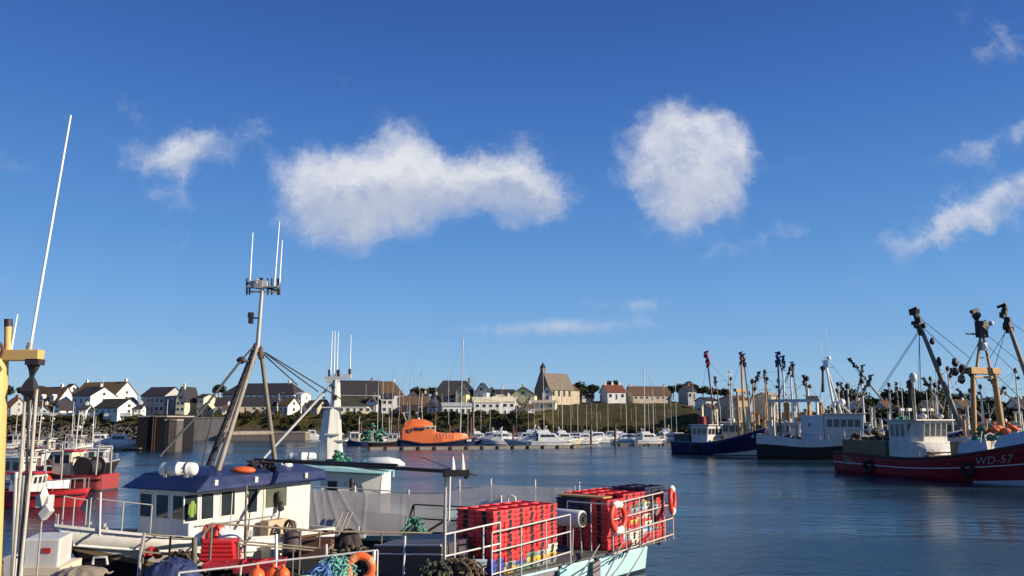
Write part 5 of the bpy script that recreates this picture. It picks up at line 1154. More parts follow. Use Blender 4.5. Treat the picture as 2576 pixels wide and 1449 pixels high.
# ---- trawlers behind, mostly hidden
def back_trawler(label, px, pyw, L, head, hull, mast_px, mast_top, booms, cab=WHITE, shelter=TAN, gan=True):
    Y = wl(pyw); c = P(px, pyw, Y); c.z = 0; rz = rot(head); fx = V((math.cos(rz), math.sin(rz), 0))
    o = thing('trawler', label, 'trawler', c - fx*L*.5, rz, 'trawlers in the back row'); fl = px_long(o)
    B = L*.3; h = Hull(L, B, 2.2, 2.0, 4.0, 1.6, .88, full=2.6); h.build(o, hull, .6, GREYP, WHITE, .1, 14)
    zd = 1.5; cb, q = cabin(o, L*.3, L*.5, B*.7, zd, zd+3.6, cab, .3); wheelhouse_windows(cb, q, 4, 3)
    m = MB().box(L*.3-.3, L*.5+.6, -B*.38, B*.38, zd+3.6, zd+3.75); m.build('wheelhouse_roof', cab, o, bev=.04)
    m = MB().box(L*.08, L*.28, -B*.36, B*.36, zd, zd+2.2); m.build('aft_shelter', shelter, o, bev=.05)
    tp = fl(mast_px, mast_top)
    m = MB(); m.tube([(tp.x,-.5,zd),(tp.x,-.1,tp.z)], .2, .12, 8); m.tube([(tp.x,.5,zd),(tp.x,.1,tp.z)], .2, .12, 8)
    for k in (.5,.75): m.tube([(tp.x-.9,0,lerp(zd,tp.z,k)),(tp.x+.9,0,lerp(zd,tp.z,k))], .06, n=5)
    m.build('mast', ALU if cab is WHITE else TAN, o)
    m = MB(); m.sph(tp+UP*.2, (.4,.4,.5), 8, 6, .2); m.sph(tp+V((.4,0,-1.2)), .35, 8, 6, .2); m.build('mast_head', DARK, o)
    for a, b, c_, d in booms:
        derrick(o, fl(a, b, .6), fl(c_, d, .6), .15, BRONZE, DARK, .9)
    stays(o, [(tp, (0.5,0,2.2)), (tp, (L-.6,0,4.0)), (tp, (L*.3,B*.4,zd+3.7))] + [(fl(c_, d, .6), tp) for a, b, c_, d in booms], .022)
    m = blobs(MB(), (L*.65,0,zd), (L*.1,B*.3,1.6), 24, .36); m.build('gear_heap', BROWNNET, o)
    if gan:
        gm = TAN if (px // 10) % 2 else CREAM; hg = 5.2 + (px % 7)*.3
        for s in (-1, 1): MB().tube([(L*.12,s*B*.36,zd),(L*.12,s*B*.3,zd+hg)], .28, .22, 8).build('gantry_post', gm, o)
        MB().obox((L*.12,0,zd+hg), (.25,0,0), (0,B*.36,0), (0,0,.22)).build('gantry_beam', gm, o)
        for s in (-1, 1): MB().tube([(L*.72,s*B*.2,zd),(L*.72,s*B*.17,zd+4.4)], .22, .18, 8).build('gallows_post', TAN if gm is CREAM else WHITE, o)
        MB().obox((L*.72,0,zd+4.4), (.18,0,0), (0,B*.24,0), (0,0,.16)).build('gallows_beam', TAN if gm is CREAM else WHITE, o)
        MB().tube([(L*.3,B*.2,zd+3.6),(L*.3,B*.2,zd+7.5)], .035, n=5).build('whip_aerial', WHIP, o); MB().sph((L*.42,-B*.2,zd+4.1), .4, 9, 7).build('radar_dome', WHITE, o)
        for k in range(3): blobs(MB(), (L*(.2+.28*k),0,zd+(2.2 if k == 0 else .3)), (1.2,B*.3,1.1), 12, .3).build('deck_gear', (GREENNET, REDR, BROWNNET)[k], o)
back_trawler('cream trawler with tan gallows between the blue and white trawlers', 1868, 1133, 19, -14, HWB, 1893, 962, [(1880,1040,1905,950)], CREAM, TAN)
back_trawler('white trawler with ochre shelter right behind the white band', 1985, 1137, 18, -10, hullpaint('ochre_hull', (.5,.28,.08), (.08,.03,.02), .3), 2030, 955, [(2040,1040,2024,960)], WHITE, YELLOW)
back_trawler('green trawler just behind the red trawler stern', 2155, 1146, 18, -22, HG, 2132, 975, [(2150,1040,2185,960)], WHITE, TAN)
back_trawler('white trawler between the red wheelhouse and the derrick foot', 2360, 1138, 20, -24, HWB, 2352, 972, [(2372,1030,2330,965)], WHITE, CREAM)
back_trawler('cream trawler with tan shelter behind the blue trawler', 1900, 1128, 20, -20, hullpaint('cream_trawler_hull', (.55,.45,.3), (.1,.03,.02), .3), 1924, 938, [(1935,1040,1990,930)], CREAM)
back_trawler('white wheelhouse trawler behind the white and black one', 2010, 1130, 20, -12, HWB, 1988, 930, [(2010,1040,1994,925)], WHITE, CREAM)
back_trawler('dark trawler whose boom leans between the white and red ones', 2190, 1140, 20, -25, HBK, 2168, 962, [(2222,1010,2147,915),(2152,1010,2168,935)], WHITE, BROWNNET)
back_trawler('dark masted trawler behind the red wheelhouse', 2300, 1128, 20, -25, HBL, 2384, 930, [(2370,1040,2392,940)], WHITE, CREAM)
back_trawler('white mast trawler behind the tan gantry', 2420, 1128, 21, -25, HWB, 2440, 985, [(2470,1050,2418,990)], WHITE, TAN)
back_trawler('small trawler with ochre gantry far behind the blue trawler', 1822, 1118, 17, 170, HBK, 1838, 955, [(1812,1040,1800,960)], WHITE, TAN)
back_trawler('rusty trawler tucked behind the white trawler stern', 1950, 1120, 18, 165, hullpaint('rust_hull', (.2,.07,.04), (.08,.03,.02), .3), 1958, 960, [(1940,1040,1925,955)], CREAM, TAN)
back_trawler('white wheelhouse trawler far behind the leaning boom', 2120, 1120, 18, 168, HWB, 2108, 968, [(2130,1040,2118,975)], WHITE, CREAM)
back_trawler('dark trawler far behind the funnel of the red one', 2250, 1122, 18, 172, HBK, 2236, 970, [(2262,1045,2255,975)], WHITE, BROWNNET)
back_trawler('pale trawler far behind the long derrick', 2345, 1122, 18, 170, HWB, 2340, 955, [(2330,1045,2362,965)], CREAM, TAN)
back_trawler('green hulled trawler far behind the tan gantry', 2480, 1124, 18, 168, hullpaint('green_trawler_hull', (.03,.11,.07), (.08,.03,.02), .3), 2466, 975, [(2490,1045,2520,985)], WHITE, TAN)
back_trawler('blue hulled trawler at the right edge behind the red bow', 2560, 1132, 21, -30, HBL, 2554, 935, [(2576,1030,2500,965)], WHITE, TAN)
# ================================================================== foreground boats
GF = 'fishing boats in the foreground'
def rails(par, pts, levels, r, mat, name='side_rail', posts=True, r2=None, bottom=None, extra=0):
    """posts at pts, bars at the given drops below them"""
    m = MB()
    for dz in levels: m.tube([p-UP*dz for p in pts], r, n=6)
    if posts:
        for p in pts: m.tube([p+UP*extra, p-UP*((p.z-bottom) if bottom is not None else max(levels)+.5)], r2 or r, n=6)
    return m.build(name, mat, par, True)
def canister(label, c, ax, L_, r, strap=True, mat=WHITE2, name='life_raft', grp='white raft canisters on cabin roofs'):
    o = thing(name, label, 'life raft', c-UP*r, math.atan2(ax[1], ax[0]), grp)
    m = MB(); n = 12; rings = []
    for x, k in ((-.5,.55),(-.47,.85),(-.4,1),(-.02,1),(-.015,1.06),(.015,1.06),(.02,1),(.4,1),(.47,.85),(.5,.55)):
        rings.append([V((x*L_, r*k*math.cos(6.283*j/n), r+r*k*math.sin(6.283*j/n))) for j in range(n)])
    m.loft(rings, True, True, True); m.build('shell', mat, o)
    if strap:
        for x in (-.25, .25): MB().torus((x*L_,0,r), (1,0,0), r*1.02, .02, 18, 5).build('strap', DARK, o)
    m = MB()
    for x in (-.28, .28): m.box(x*L_-.05, x*L_+.05, -r*.9, r*.9, -.03, r*.35)
    m.build('cradle', STEEL, o)
    return o
# ------------------------------------------------------------ white boat with the blue roof
AU = V((.4907, .8713, 0)); AN = V((.8713, -.4907, 0))
C0 = P(474, 1409, 27.); C0.z = 0
aw = 2.5; front_c = C0 - AN*aw/2; bowA = front_c - AU*3.75; LA = 9.75; sternA = bowA + AU*LA
boatA = thing('fishing_boat', 'white fishing boat with navy wheelhouse roof and tall tripod mast in the foreground', 'fishing boat', sternA, math.atan2(-AU.y, -AU.x), GF)
hA = Hull(LA, 4.3, 1.75, 1.8, 2.78, 2.3, .9, full=2.6, tmid=.2, fexp=3.4, wexp=1.05)
hA.build(boatA, hullpaint('boat_a_hull', (.72,.7,.64), (.012,.012,.014), 1.02, .3, .4, [(1.02,1.16,(.22,.15,.09))], sweep=(LA-4.2, LA+.2, 1.35)), .55, paint('blue_grey_deck', (.36,.4,.43), .6, .4), WHITE, .08, 28)
hA.strake(boatA, .8, WHITE, .045)
xw = LA-3.75
cb, q = cabin(boatA, xw-5.4, xw, aw, 1.15, 3.58, paint('wheelhouse_white', (.64,.63,.6), .42, .5, (.3,.24,.17), 2.6, streak=True), .14, .0)
for u0, u1 in ((.05,.32),(.37,.64),(.69,.96)): pane(cb, q['front'], u0, u1, .6, .94, WHITE, GLASS, .05, .02)
def lA(px):      # distance aft of the front corner on the lit side, for photo column px
    r = (px-CX)/2103; return (C0.x - r*C0.y)/(r*AU.y - AU.x)
for a, b, v0 in ((482,518,.585),(522,556,.59),(570,607,.6),(634,661,.6)): pane(cb, q['port'], lA(a)/5.4, lA(b)/5.4, v0, .955, WHITE, GLASS, .045, .02)
pane(cb, q['port'], lA(676)/5.4, lA(732)/5.4, .63, .95, WHITE, glassmat('green_grey_window', (.09,.1,.075), .15), .05, .02)
pane(cb, q['port'], lA(612)/5.4, lA(668)/5.4, .03, .57, WHITE, paint('cabin_door_white', (.74,.7,.6), .45, .3), .05, .015, 'door')
# fittings along the lit side
I_ = ROOT[boatA]
m = MB(); m.tube([(xw-.15,1.33,2.45),(xw-3.6,1.33,2.45)], .022, n=6)
for i in range(5): m.tube([(xw-.2-i*.83,1.24,2.45),(xw-.2-i*.83,1.33,2.45)], .018, n=5)
m.build('grab_rail', STEEL, boatA)
for x in (xw-1.62, xw-3.05): MB().tube([(x,1.265,1.2),(x,1.265,3.5)], .02, n=5).build('weld_seam', CREAM, boatA)
MB().obox((xw-2.4,1.29,1.95), (.16,0,0), (0,.05,0), (0,0,.12)).build('junction_box', STEEL, boatA, bev=.01)
MB().tube([(xw-2.4,1.28,2.07),(xw-2.45,1.28,2.9),(xw-2.2,1.3,3.4)], .015, n=5).build('conduit', DARK, boatA)
MB().torus((xw-.9,1.27,1.72), (0,1,0), .13, .025, 18, 6).build('porthole_rim', BRONZE, boatA)
MB().tube([(xw-.9,1.255,1.72),(xw-.9,1.27,1.72)], .12, n=16).build('porthole_glass', GLASS, boatA)
# blue roof with flared visor
m = MB(); xa, xf = xw-5.75, xw-.42
lo = [V((xa,-1.55,3.55)), V((xf+.55,-1.75,3.52)), V((xf+.55,1.75,3.52)), V((xa,1.62,3.55))]
mid = [V((xa-.05,-1.6,3.62)), V((xf+.75,-1.85,3.56)), V((xf+.75,1.85,3.56)), V((xa-.05,1.68,3.62))]
hi = [V((xa,-1.55,3.93)), V((xf+.1,-1.6,4.0)), V((xf+.1,1.62,4.0)), V((xa,1.62,3.93))]
crown = [V((xa+.5,-.75,4.16)), V((xf-.7,-.8,4.2)), V((xf-.7,.7,4.2)), V((xa+.5,.7,4.16))]
m.loft([lo, mid, hi, crown], True, True); m.build('roof', NAVY, boatA, bev=.03)
m = MB()
for l in (.5, 2.2, 4.6):
    c = V((xw-l, 1.72, 3.78)); m.obox(c, (.07,0,0), (0,.05,0), (0,0,.1))
m.build('side_lamp', WHITE, boatA, bev=.02)
# foredeck rail, stanchions, bow fender
ps = [hA.pt(t, 1, 1)+UP*.85 for t in (.985,.93,.86,.79)]; 
for s in (1,-1):
    m = MB(); pp = [hA.pt(t,1,s)+V((0,-s*.08,.06)) for t in (.99,.93,.86,.79)]
    for i, p in enumerate(pp): m.tube([p, p+UP*(.85 if i else .3)], .025, n=6)
    m.tube([p+UP*.85 for p in pp[1:]], .02, n=6)
    m.build('bow_rail', STEEL, boatA)
tyre(boatA, hA.pt(1, .82, 1)+V((.12,0,-.1)), (1,0,0), .33)
m = MB(); p = P(253, 1312, 24.6); m.tube([p-UP*.4, P(253, 1238, 24.6)], .035, n=6); m.build('stanchion', WHITE, boatA, True)
m = MB(); a = hA.pt(.9,1,0) ; m.tube([V((LA*.86,-.35,2.2)), V((LA*.86,-.35,2.75))], .07, n=8); m.tube([V((LA*.86,.35,2.2)), V((LA*.86,.35,2.75))], .07, n=8); m.tube([V((LA*.86,-.5,2.6)), V((LA*.86,.5,2.6))], .05, n=6); m.build('mooring_bitts', STEEL, boatA)
blobs(MB(), (LA*.8, .5, 2.0), (.5,.5,.3), 8, .14).build('rope_heap', GREENNET, boatA)
# tripod mast
apex = P(648, 868, 30.3); top = P(660, 722, 30.3)
m = MB(); m.tube([P(543,1196,28.1)-UP*.1, apex], .09, .07, 10); m.build('mast_leg', BRONZE, boatA, True)
m = MB(); m.tube([P(694,1153,32.6)-UP*.3, P(655,872,30.5)], .095, .075, 10); m.build('mast_leg', BRONZE, boatA, True)
m = MB(); a0, a1 = P(519,1172,31.2)-UP*.2, P(638,880,30.6); m.tube([a0, a1], .1, .08, 10); m.build('mast_leg', DARK, boatA, True)
m = MB()
for i in range(13):
    f = .1+.065*i; a = lerp(a0,a1,f); b = lerp(P(543,1196,28.1), apex, f); m.tube([a, lerp(a,b,.55)], .022, n=5)
m.tube([lerp(a0,lerp(P(543,1196,28.1),apex,.0),.55), lerp(a1,apex,.55)], .03, n=5)
m.build('ladder', BRONZE, boatA, True)
m = MB(); m.tube([apex-UP*.25, top], .085, .065, 10); pole_ = m.build('mast_pole', STEEL, boatA, True)
m = MB(); m.tube([P(575,1091,28.9), P(684,1089,32.)], .085, n=8); m.build('cross_bar', BRONZE, boatA, True)
m = MB(); m.sph(P(655,888,30.3), (.1,.1,.24), 9, 7, .15); m.sph(P(643,872,30.3), (.1,.1,.14), 9, 7, .15); m.build('mast_shackle', RUST, boatA, True)
m = MB(); m.obox(P(662,722,30.3), (.58,0,0), (0,.12,0), (0,0,.03)); m.obox(P(662,734,30.3), (.55,0,0), (0,.03,0), (0,0,.03)); m.obox(P(652,716,30.3), (.15,0,0), (0,.15,0), (0,0,.15)); m.obox(P(635,716,30.3), (.1,0,0), (0,.1,0), (0,0,.13)); pf = m.build('mast_platform', STEEL, boatA, True)
m = MB()
for px in (621, 628, 674, 684, 699, 703): m.tube([P(px,742,30.3), P(px,700,30.3)], .035, n=6)
m.tube([P(621,712,30.3), P(703,732,30.3)], .04, n=5); m.obox(P(657,706,30.3), (.06,0,0), (0,.06,0), (0,0,.1)); m.build('aerial_bracket', DARK, boatA, True)
m = MB(); m.sph(P(648,712,30.3), (.17,.17,.15), 10, 7); m.obox(P(668,716,30.3), (.09,0,0), (0,.1,0), (0,0,.13)); m.build('radar_unit', WHITE, boatA, True)
for a, b in (((628,712),(636,585)), ((690,722),(703,557)), ((702,728),(710,604))): MB().tube([P(*a,30.3), P(*b,30.3)], .036, .02, 7).build('whip_aerial', WHIP, boatA, True)
m = MB(); m.tube([P(654,800,30.3), P(632,800,30.3)], .03, n=5); m.obox(P(631,793,30.3), (.09,0,0), (0,.09,0), (0,0,.1)); m.obox(P(631,807,30.3), (.07,0,0), (0,.09,0), (0,0,.1)); m.build('mast_light', DARK, boatA, True)
blk_ = P(607,906,29.8)
m = MB(); m.tube([P(640,870,30.3), blk_], .035, n=5); m.tube([blk_, P(510,1030,28.0), P(400,1150,26.2)], .045, n=5); m.tube([blk_, P(640,912,30.2)], .05, n=6)
m.build('stay', WIRE, boatA, True)
m = MB(); m.sph(blk_, (.17,.12,.13), 9, 6, .1); m.build('stay_block', DARK, boatA, True)
stm = MB()
for a, b in (((664,886),(800,985)), ((664,892),(748,968)), ((669,888),(868,1010))): stm.tube([P(*a,30.3), P(*b, 39.0)], .028, n=5)
stm.build('back_stay', WIRE, boatA, True)
m = MB(); m.tube([P(538,1028,29.0), P(508,1172,27.6)], .03, n=5); m.build('stay', WIRE, boatA, True)
# aft machinery on the lit side
m = MB(); c = P(688, 1338, 29.6); m.obox(c, AU*.45, AN*.2, UP*.42); m.build('side_locker', paint('tan_locker_paint', (.5,.38,.24), .6, .4, (.3,.2,.12), 2.), boatA, True, bev=.03)
m = MB(); c = P(697, 1386, 28.6); m.obox(c, AU*.5, AN*.22, UP*.22); m.build('cream_locker', CREAM, boatA, True, bev=.03)
m = MB(); c = P(727, 1333, 29.2); ax = (AU*.95+AN*.3).normalized(); m.torus(c, ax, .3, .06, 20, 8); m.mat(1).torus(c+ax*.14, ax, .27, .05, 20, 8); m.tube([c-ax*.1, c+ax*.25], .1, n=8); m.tube([c, c-UP*.6], .09, n=8); m.build('pot_hauler', [RUST, STEEL], boatA, True)
m = MB(); a = P(706, 1222, 30.6); m.tube([a, P(702,1300,29.9), P(690,1312,29.7)], .03, n=5); m.sph(P(700,1252,30.1), (.1,.1,.22), 8, 6, .2); m.sph(P(706,1275,30.1), (.13,.1,.16), 8, 6, .2); m.build('davit_arm', DARK, boatA, True)
# things lying on the roof
canister('long white raft canister lying on the front of the navy roof', P(449, 1180, 26.8), (1,-.1), 1.22, .215)
canister('short white canister behind the floodlights on the navy roof', P(714, 1173, 31.2), (1,-.4), .62, .18)
m = MB(); m.sph(P(612,1183,28.6), (.42,.3,.13), 14, 8); tag(m.build('float', ORANGE), 'orange red float lying on the navy roof between the mast legs', 'float')
m = MB()
g = random.Random(17)
for px, py in ((630,1172),(641,1164),(655,1174),(668,1178),(680,1170),(690,1180),(648,1184),(662,1164)): a = V((g.uniform(.05,.12),g.uniform(-.06,.06),g.uniform(-.05,.05))); b = a.cross(UP).normalized()*.07; m.obox(P(px, py, 29.8+g.uniform(-.3,.3)), a, b, a.cross(b).normalized()*.075)
for px in (625,640,652,664,676,686): m.tube([P(px,1190,29.8), P(px+4,1160,29.8)], .03, n=5)
m.tube([P(622,1160,29.8), P(692,1165,29.8)], .05, n=6)
tag(m.build('deck_lights', DARK, bev=.01), 'dark cluster of floodlights and cable beside the mast leg on the navy roof', 'lights')
# hi-vis jacket in the corner window
m = MB(); rings = []
for z, w, d in ((0,.17,.05),(.12,.18,.07),(.3,.17,.07),(.42,.19,.06),(.5,.1,.05)):
    w *= .5; d *= .6; c = P(482, 1301, 26.75)+UP*z; rings.append([c+AU*(w*math.cos(6.283*j/10)) + AN*(d*math.sin(6.283*j/10)) for j in range(10)])
m.loft(rings, True, True, True)
for s in (-1, 1): m.tube([rings[3][0 if s > 0 else 5]-UP*.02, rings[3][0 if s > 0 else 5]+AU*s*.03-UP*.2, rings[3][0 if s > 0 else 5]+AU*s*.025-UP*.34], .04, .03, 8)
tag(m.build('safety_jacket', paint('hi_vis_yellow', (.19,.29,.05), .8, .2, scale=5.)), 'yellow green safety jacket hanging at the corner window of the wheelhouse', 'jacket')
# ------------------------------------------------------------ boat behind: white box mast, turquoise roof, grey net screen
YB = 38.6
boatB = thing('fishing_boat', 'pale turquoise fishing boat with white tapered mast and grey net screen', 'fishing boat', (3.9, YB+2.3, 0), math.pi, GF)
hB = Hull(15.2, 4.5, 1.35, 1.3, 2.1, 1.6, .9, full=2.3)
hB.build(boatB, hullpaint('boat_b_hull', (.36,.62,.62), (.02,.02,.03), .25), .45, GREYP, CYAN, .08)
def xB(px, Y=YB): return (px-CX)/2103*Y
m = MB(); m.prism([V((xB(800),YB+.9,.9)), V((xB(957),YB+.9,.9)), V((xB(957),YB+.9,3.22)), V((xB(800),YB+.9,3.42))], V((0,2.9,0))); dh = m.build('deckhouse', paint('deckhouse_white', (.74,.72,.66), .45, .25, (.4,.34,.25), 1.5, streak=True), boatB, True, bev=.04)
def paneW(par, a, b, z0, z1, y, **k):
    I = ROOT[par].inverted(); qd = [I @ V((xB(a),y,z0)), I @ V((xB(b),y,z0)), I @ V((xB(b),y,z1)), I @ V((xB(a),y,z1))]; return pane(par, qd, 0, 1, 0, 1, **k)
paneW(dh, 817, 846, .95, 3.0, YB+.9, glass=paint('dark_doorway', (.03,.035,.035), .6), name='door')
for a in (862, 884): paneW(dh, a, a+5, 2.75, 2.9, YB+.9, fw=.03)
m = MB(); m.prism([V((xB(738),YB+.45,3.5)), V((xB(966),YB+.45,3.28)), V((xB(966),YB+.45,3.36)), V((xB(850),YB+.45,3.62)), V((xB(738),YB+.45,3.66))], V((0,3.4,0))); m.build('roof', CYAN, boatB, True, bev=.03)
m = MB(); m.tube([V((xB(952),YB+.7,2.2)), V((xB(960),YB+.6,3.2)), V((xB(944),YB+.6,3.42)), V((xB(905),YB+.6,3.5))], .035, n=6); m.tube([V((xB(956),YB+.6,2.45)), V((xB(935),YB+.7,2.5))], .03, n=5); m.tube([V((xB(965),YB+.6,2.0)), V((xB(975),YB+.6,2.3)), V((xB(925),YB+.6,2.32))], .03, n=5); m.build('grab_rail', STEEL, boatB, True)
m = MB(); c = P(885, 1213, YB+.6); m.sph(c, (.12,.12,.2), 9, 7); m.tube([c-UP*.6, c], .1, n=8); m.build('vent_pipe', DARK, boatB, True)
# mast
ym = YB+2.2
def PM(px, py): return P(px, py, ym)
m = MB(); rings = []
for py, xl, xr, d in ((1162,800,860,.5),(1110,802,856,.46),(1032,816,854,.34),(1024,832,855,.26),(955,836,854,.16)):
    a, b = PM(xl, py), PM(xr, py); rings.append([a+V((0,-d*.3,0)), lerp(a,b,.48)+V((0,-d,0)), b+V((0,-d*.5,0)), b+V((0,d,0)), a+V((0,d,0))])
m.loft(rings, True, True); mastB = m.build('mast', WHITE, boatB, True, bev=.02)
m = MB()
for py, xl, xr, d in ((1025,812,926,.28),(1092,822,858,.5),(1108,788,872,.34)): m.obox(lerp(PM(xl,py),PM(xr,py),.5), ((PM(xr,py)-PM(xl,py)).x/2,0,0), (0,d,0), (0,0,.035))
m.build('mast_shelf', WHITE, mastB, True)
m = MB(); m.obox(PM(848,950), (.6,0,0), (0,.1,0), (0,0,.05)); m.obox(PM(838,958), (.3,0,0), (0,.12,0), (0,0,.1)); m.tube([PM(846,1000), PM(846,940)], .06, n=6); m.obox(PM(872,946), (.25,0,0), (0,.08,0), (0,0,.08)); m.build('aerial_crossbar', WHITE, mastB, True)
for a, b in (((831,945),(836,832)), ((840,948),(843,832)), ((847,945),(851,834)), ((880,942),(883,843))): MB().tube([PM(*a), PM(*b)], .034, .02, 7).build('whip_aerial', WHIP, boatB, True)
m = MB()
for px, py in ((829,942),(852,942),(880,940)): m.tube([PM(px,py+8), PM(px,py-12)], .07, n=7)
m.build('aerial_base', DARK, mastB, True)
m = MB(); m.obox(PM(846,1000)+V((0,-.3,0)), (.09,0,0), (0,.06,0), (0,0,.12)); m.sph(PM(842,975)+V((0,-.3,0)), .1, 8, 6); m.build('mast_light', DARK, mastB, True)
m = MB(); m.tube([P(664,1152,ym-1), PM(835,966)], .065, n=8); m.build('white_spar', WHITE, boatB, True)
canister('white raft canister on the turquoise roof beside the white mast', P(760, 1149, YB+1.6), (1,.1), 1.32, .2)
m = blobs(MB(), P(853, 1160, YB+1.2), (.55,.4,.5), 26, .13); tag(m.build('rope_heap', GREENNET), 'tangle of green rope at the foot of the white mast', 'rope')
m = MB(); rings = []
for x, w, h_ in ((915,.2,.12),(930,.42,.25),(975,.5,.27),(1004,.42,.2),(1018,.1,.08)):
    c = P(x, 1172, YB+1.4); rings.append([c+V((0,w*math.cos(6.283*j/10),h_*(.6+math.sin(6.283*j/10)))) for j in range(10)])
m.loft(rings, True, True, True); tag(m.build('dinghy', WHITE2), 'small white dinghy stowed right of the turquoise roof', 'dinghy')
m = MB(); m.obox(P(958,1160,YB+2.4), (.75,0,0), (0,.5,0), (0,0,.06)); m.tube([P(926,1188,YB+2.2), P(926,1158,YB+2.2)], .04, n=5); m.tube([P(990,1200,YB+2.2), P(990,1162,YB+2.2)], .04, n=5); m.tube([P(905,1170,YB+2.2), P(1010,1176,YB+2.2)], .05, n=6); m.build('cradle', CYAN, boatB, True)
# net screen along the near rail
def netmat(name, col, alpha):
    mt = bpy.data.materials.new(name); t, b = nt(mt); L = t.links.new
    tc = N(t, 'ShaderNodeTexCoord'); n = N(t, 'ShaderNodeTexNoise'); n.inputs['Scale'].default_value = 1.3; n.inputs['Detail'].default_value = 5; L(tc.outputs['Object'], n.inputs[0])
    mx = N(t, 'ShaderNodeMix', data_type='RGBA'); L(n.outputs[0], mx.inputs[0]); mx.inputs[6].default_value = c4([c*.75 for c in col]); mx.inputs[7].default_value = c4([c*1.2 for c in col]); L(mx.outputs[2], b.inputs['Base Color']); b.inputs['Roughness'].default_value = .85
    wv = N(t, 'ShaderNodeTexNoise'); wv.inputs['Scale'].default_value = 60; L(tc.outputs['Object'], wv.inputs[0])
    mr = N(t, 'ShaderNodeMapRange'); mr.inputs[1].default_value = .4; mr.inputs[2].default_value = .6; mr.inputs[3].default_value = alpha-.15; mr.inputs[4].default_value = min(1, alpha+.15); L(wv.outputs[0], mr.inputs[0]); L(mr.outputs[0], b.inputs['Alpha'])
    return mt
def screen(par, pts_top, pts_bot, mat, name, nx=90, nz_=16, amp=.03, seed=1):
    g = random.Random(seed); fold = [(g.random(), g.uniform(.004,.01), g.uniform(.5,1.)*amp, g.uniform(-.2,.2)) for _ in range(6)]
    m = MB(); vs = []
    def along(pts, f):
        s = f*(len(pts)-1); i = min(int(s), len(pts)-2); return lerp(pts[i], pts[i+1], s-i)
    for j in range(nz_+1):
        for i in range(nx+1):
            u, v = i/nx, j/nz_; p = lerp(along(pts_bot, u), along(pts_top, u), v); sag = -.06*v*abs(math.sin(u*math.pi*3))**.7
            d = sum(a*math.exp(-((u+k*(1-v)-c)/w_)**2) for c, w_, a, k in fold) + .01*math.sin(4*v+u*11)
            vs.append(p + V((0, -d, sag)))
    m.add(vs, [(j*(nx+1)+i, j*(nx+1)+i+1, (j+1)*(nx+1)+i+1, (j+1)*(nx+1)+i) for j in range(nz_) for i in range(nx)], True)
    return m.build(name, mat, par, True)
NET1 = netmat('grey_net_screen', (.42,.4,.4), .97); NET2 = netmat('sheer_grey_net', (.45,.43,.44), .5)
screen(boatB, [P(779,1229,YB-.1), P(845,1231,YB-.1), P(893,1234,YB-.1), P(950,1239,YB-.1), P(1030,1240,YB-.1), P(1122,1242,YB-.1)], [P(779,1347,YB-.1), P(1122,1349,YB-.1)], NET1, 'net_screen', amp=.022)
screen(boatB, [P(1124,1236,YB-.1), P(1235,1218,YB-.1), P(1345,1222,YB-.1), P(1440,1228,YB-.1)], [P(1124,1349,YB-.1), P(1440,1330,YB-.1)], NET2, 'net_screen', 50, 10, .03, 2)
m = MB()
for px, yt in ((779,1218),(893,1222),(1028,1232),(1122,1228),(1156,1206),(1235,1204),(1346,1206),(1457,1212)): m.tube([P(px,1375,YB), P(px,yt,YB)], .045, n=6)
m.build('screen_post', ALU, boatB, True)
m = MB(); m.tube([P(779,1224,YB), P(893,1230,YB), P(1028,1238,YB), P(1124,1238,YB)], .03, n=5)
for dy in (0, 28): m.tube([P(1150,1226+dy,YB), P(1235,1222+dy,YB), P(1346,1228+dy,YB), P(1457,1232+dy,YB)], .025, n=5)
m.build('screen_rail', STEEL, boatB, True)
m = MB(); m.tube([P(1260,1275,YB-.3), P(1260,1246,YB-.3)], .06, n=6); m.tube([P(1276,1275,YB-.3), P(1278,1252,YB-.3), P(1287,1245,YB-.3), P(1296,1252,YB-.3), P(1298,1275,YB-.3)], .05, n=6); m.build('hoop', WHITE, boatB, True)
m = MB()
for i, px in enumerate((848,862,872)): m.tube([P(px+14,1288,YB-.35), P(px-10,1345,YB-.35)], .03, n=5)
tag(m.build('fishing_rods', ROPE), 'pale poles leaning against the grey net screen', 'poles')
# ------------------------------------------------------------ boat with the crate platform
CW = V((.628, .778, 0)).normalized(); CM = V((CW.y, -CW.x, 0)); K0 = P(1240, 1432, 26.); K0.z = 0; ZD = 1.08
def KC(l, n, z): return K0 + CW*l + CM*n + UP*z
LC = 18.3
boatC = thing('fishing_boat', 'pale turquoise crab boat with railed stern platform loaded with red crates', 'fishing boat', KC(9.3, -2.2, 0), math.atan2(-CW.y, -CW.x), GF)
hC = Hull(LC, 4.5, 1.0, 1.0, 1.6, 1.4, .97, full=2.6, tmid=.5)
hC.build(boatC, hullpaint('boat_c_hull', (.42,.68,.68), (.02,.03,.05), .1, .35, .45), .03, paint('dark_wet_deck', (.07,.065,.065), .5, .5, (.03,.03,.03), 1.3), CYAN, .06)
m = MB(); m.prism([KC(-.6,.16,ZD-.07), KC(10.8,.16,ZD-.07), KC(10.8,-4.6,ZD-.07), KC(-.6,-4.6,ZD-.07)], UP*.07); m.build('stern_platform', paint('grey_platform', (.1,.095,.09), .8, .5, (.05,.045,.04), 2.2, bump=.2), boatC, True)
m = MB()
for l in (1.2, 3.4, 5.6, 7.6, 10.2): m.bar(KC(l,.1,ZD-.13), KC(l,-4.4,ZD-.13), .12, .1)
m.bar(KC(9.4,-.3,ZD-.14), KC(10.7,-.3,ZD-.14), .1, .1); m.bar(KC(9.4,-3.9,ZD-.14), KC(10.7,-3.9,ZD-.14), .1, .1); m.build('platform_beam', DARK, boatC, True)
for a, b in ((1406,1424),): 
    m = MB(); c = P(1415, 1440, 28.3); m.obox(V((c.x,c.y,.3)), CW*.2, CM*.05, UP*.62); m.build('side_post', CYAN, boatC, True, bev=.02)
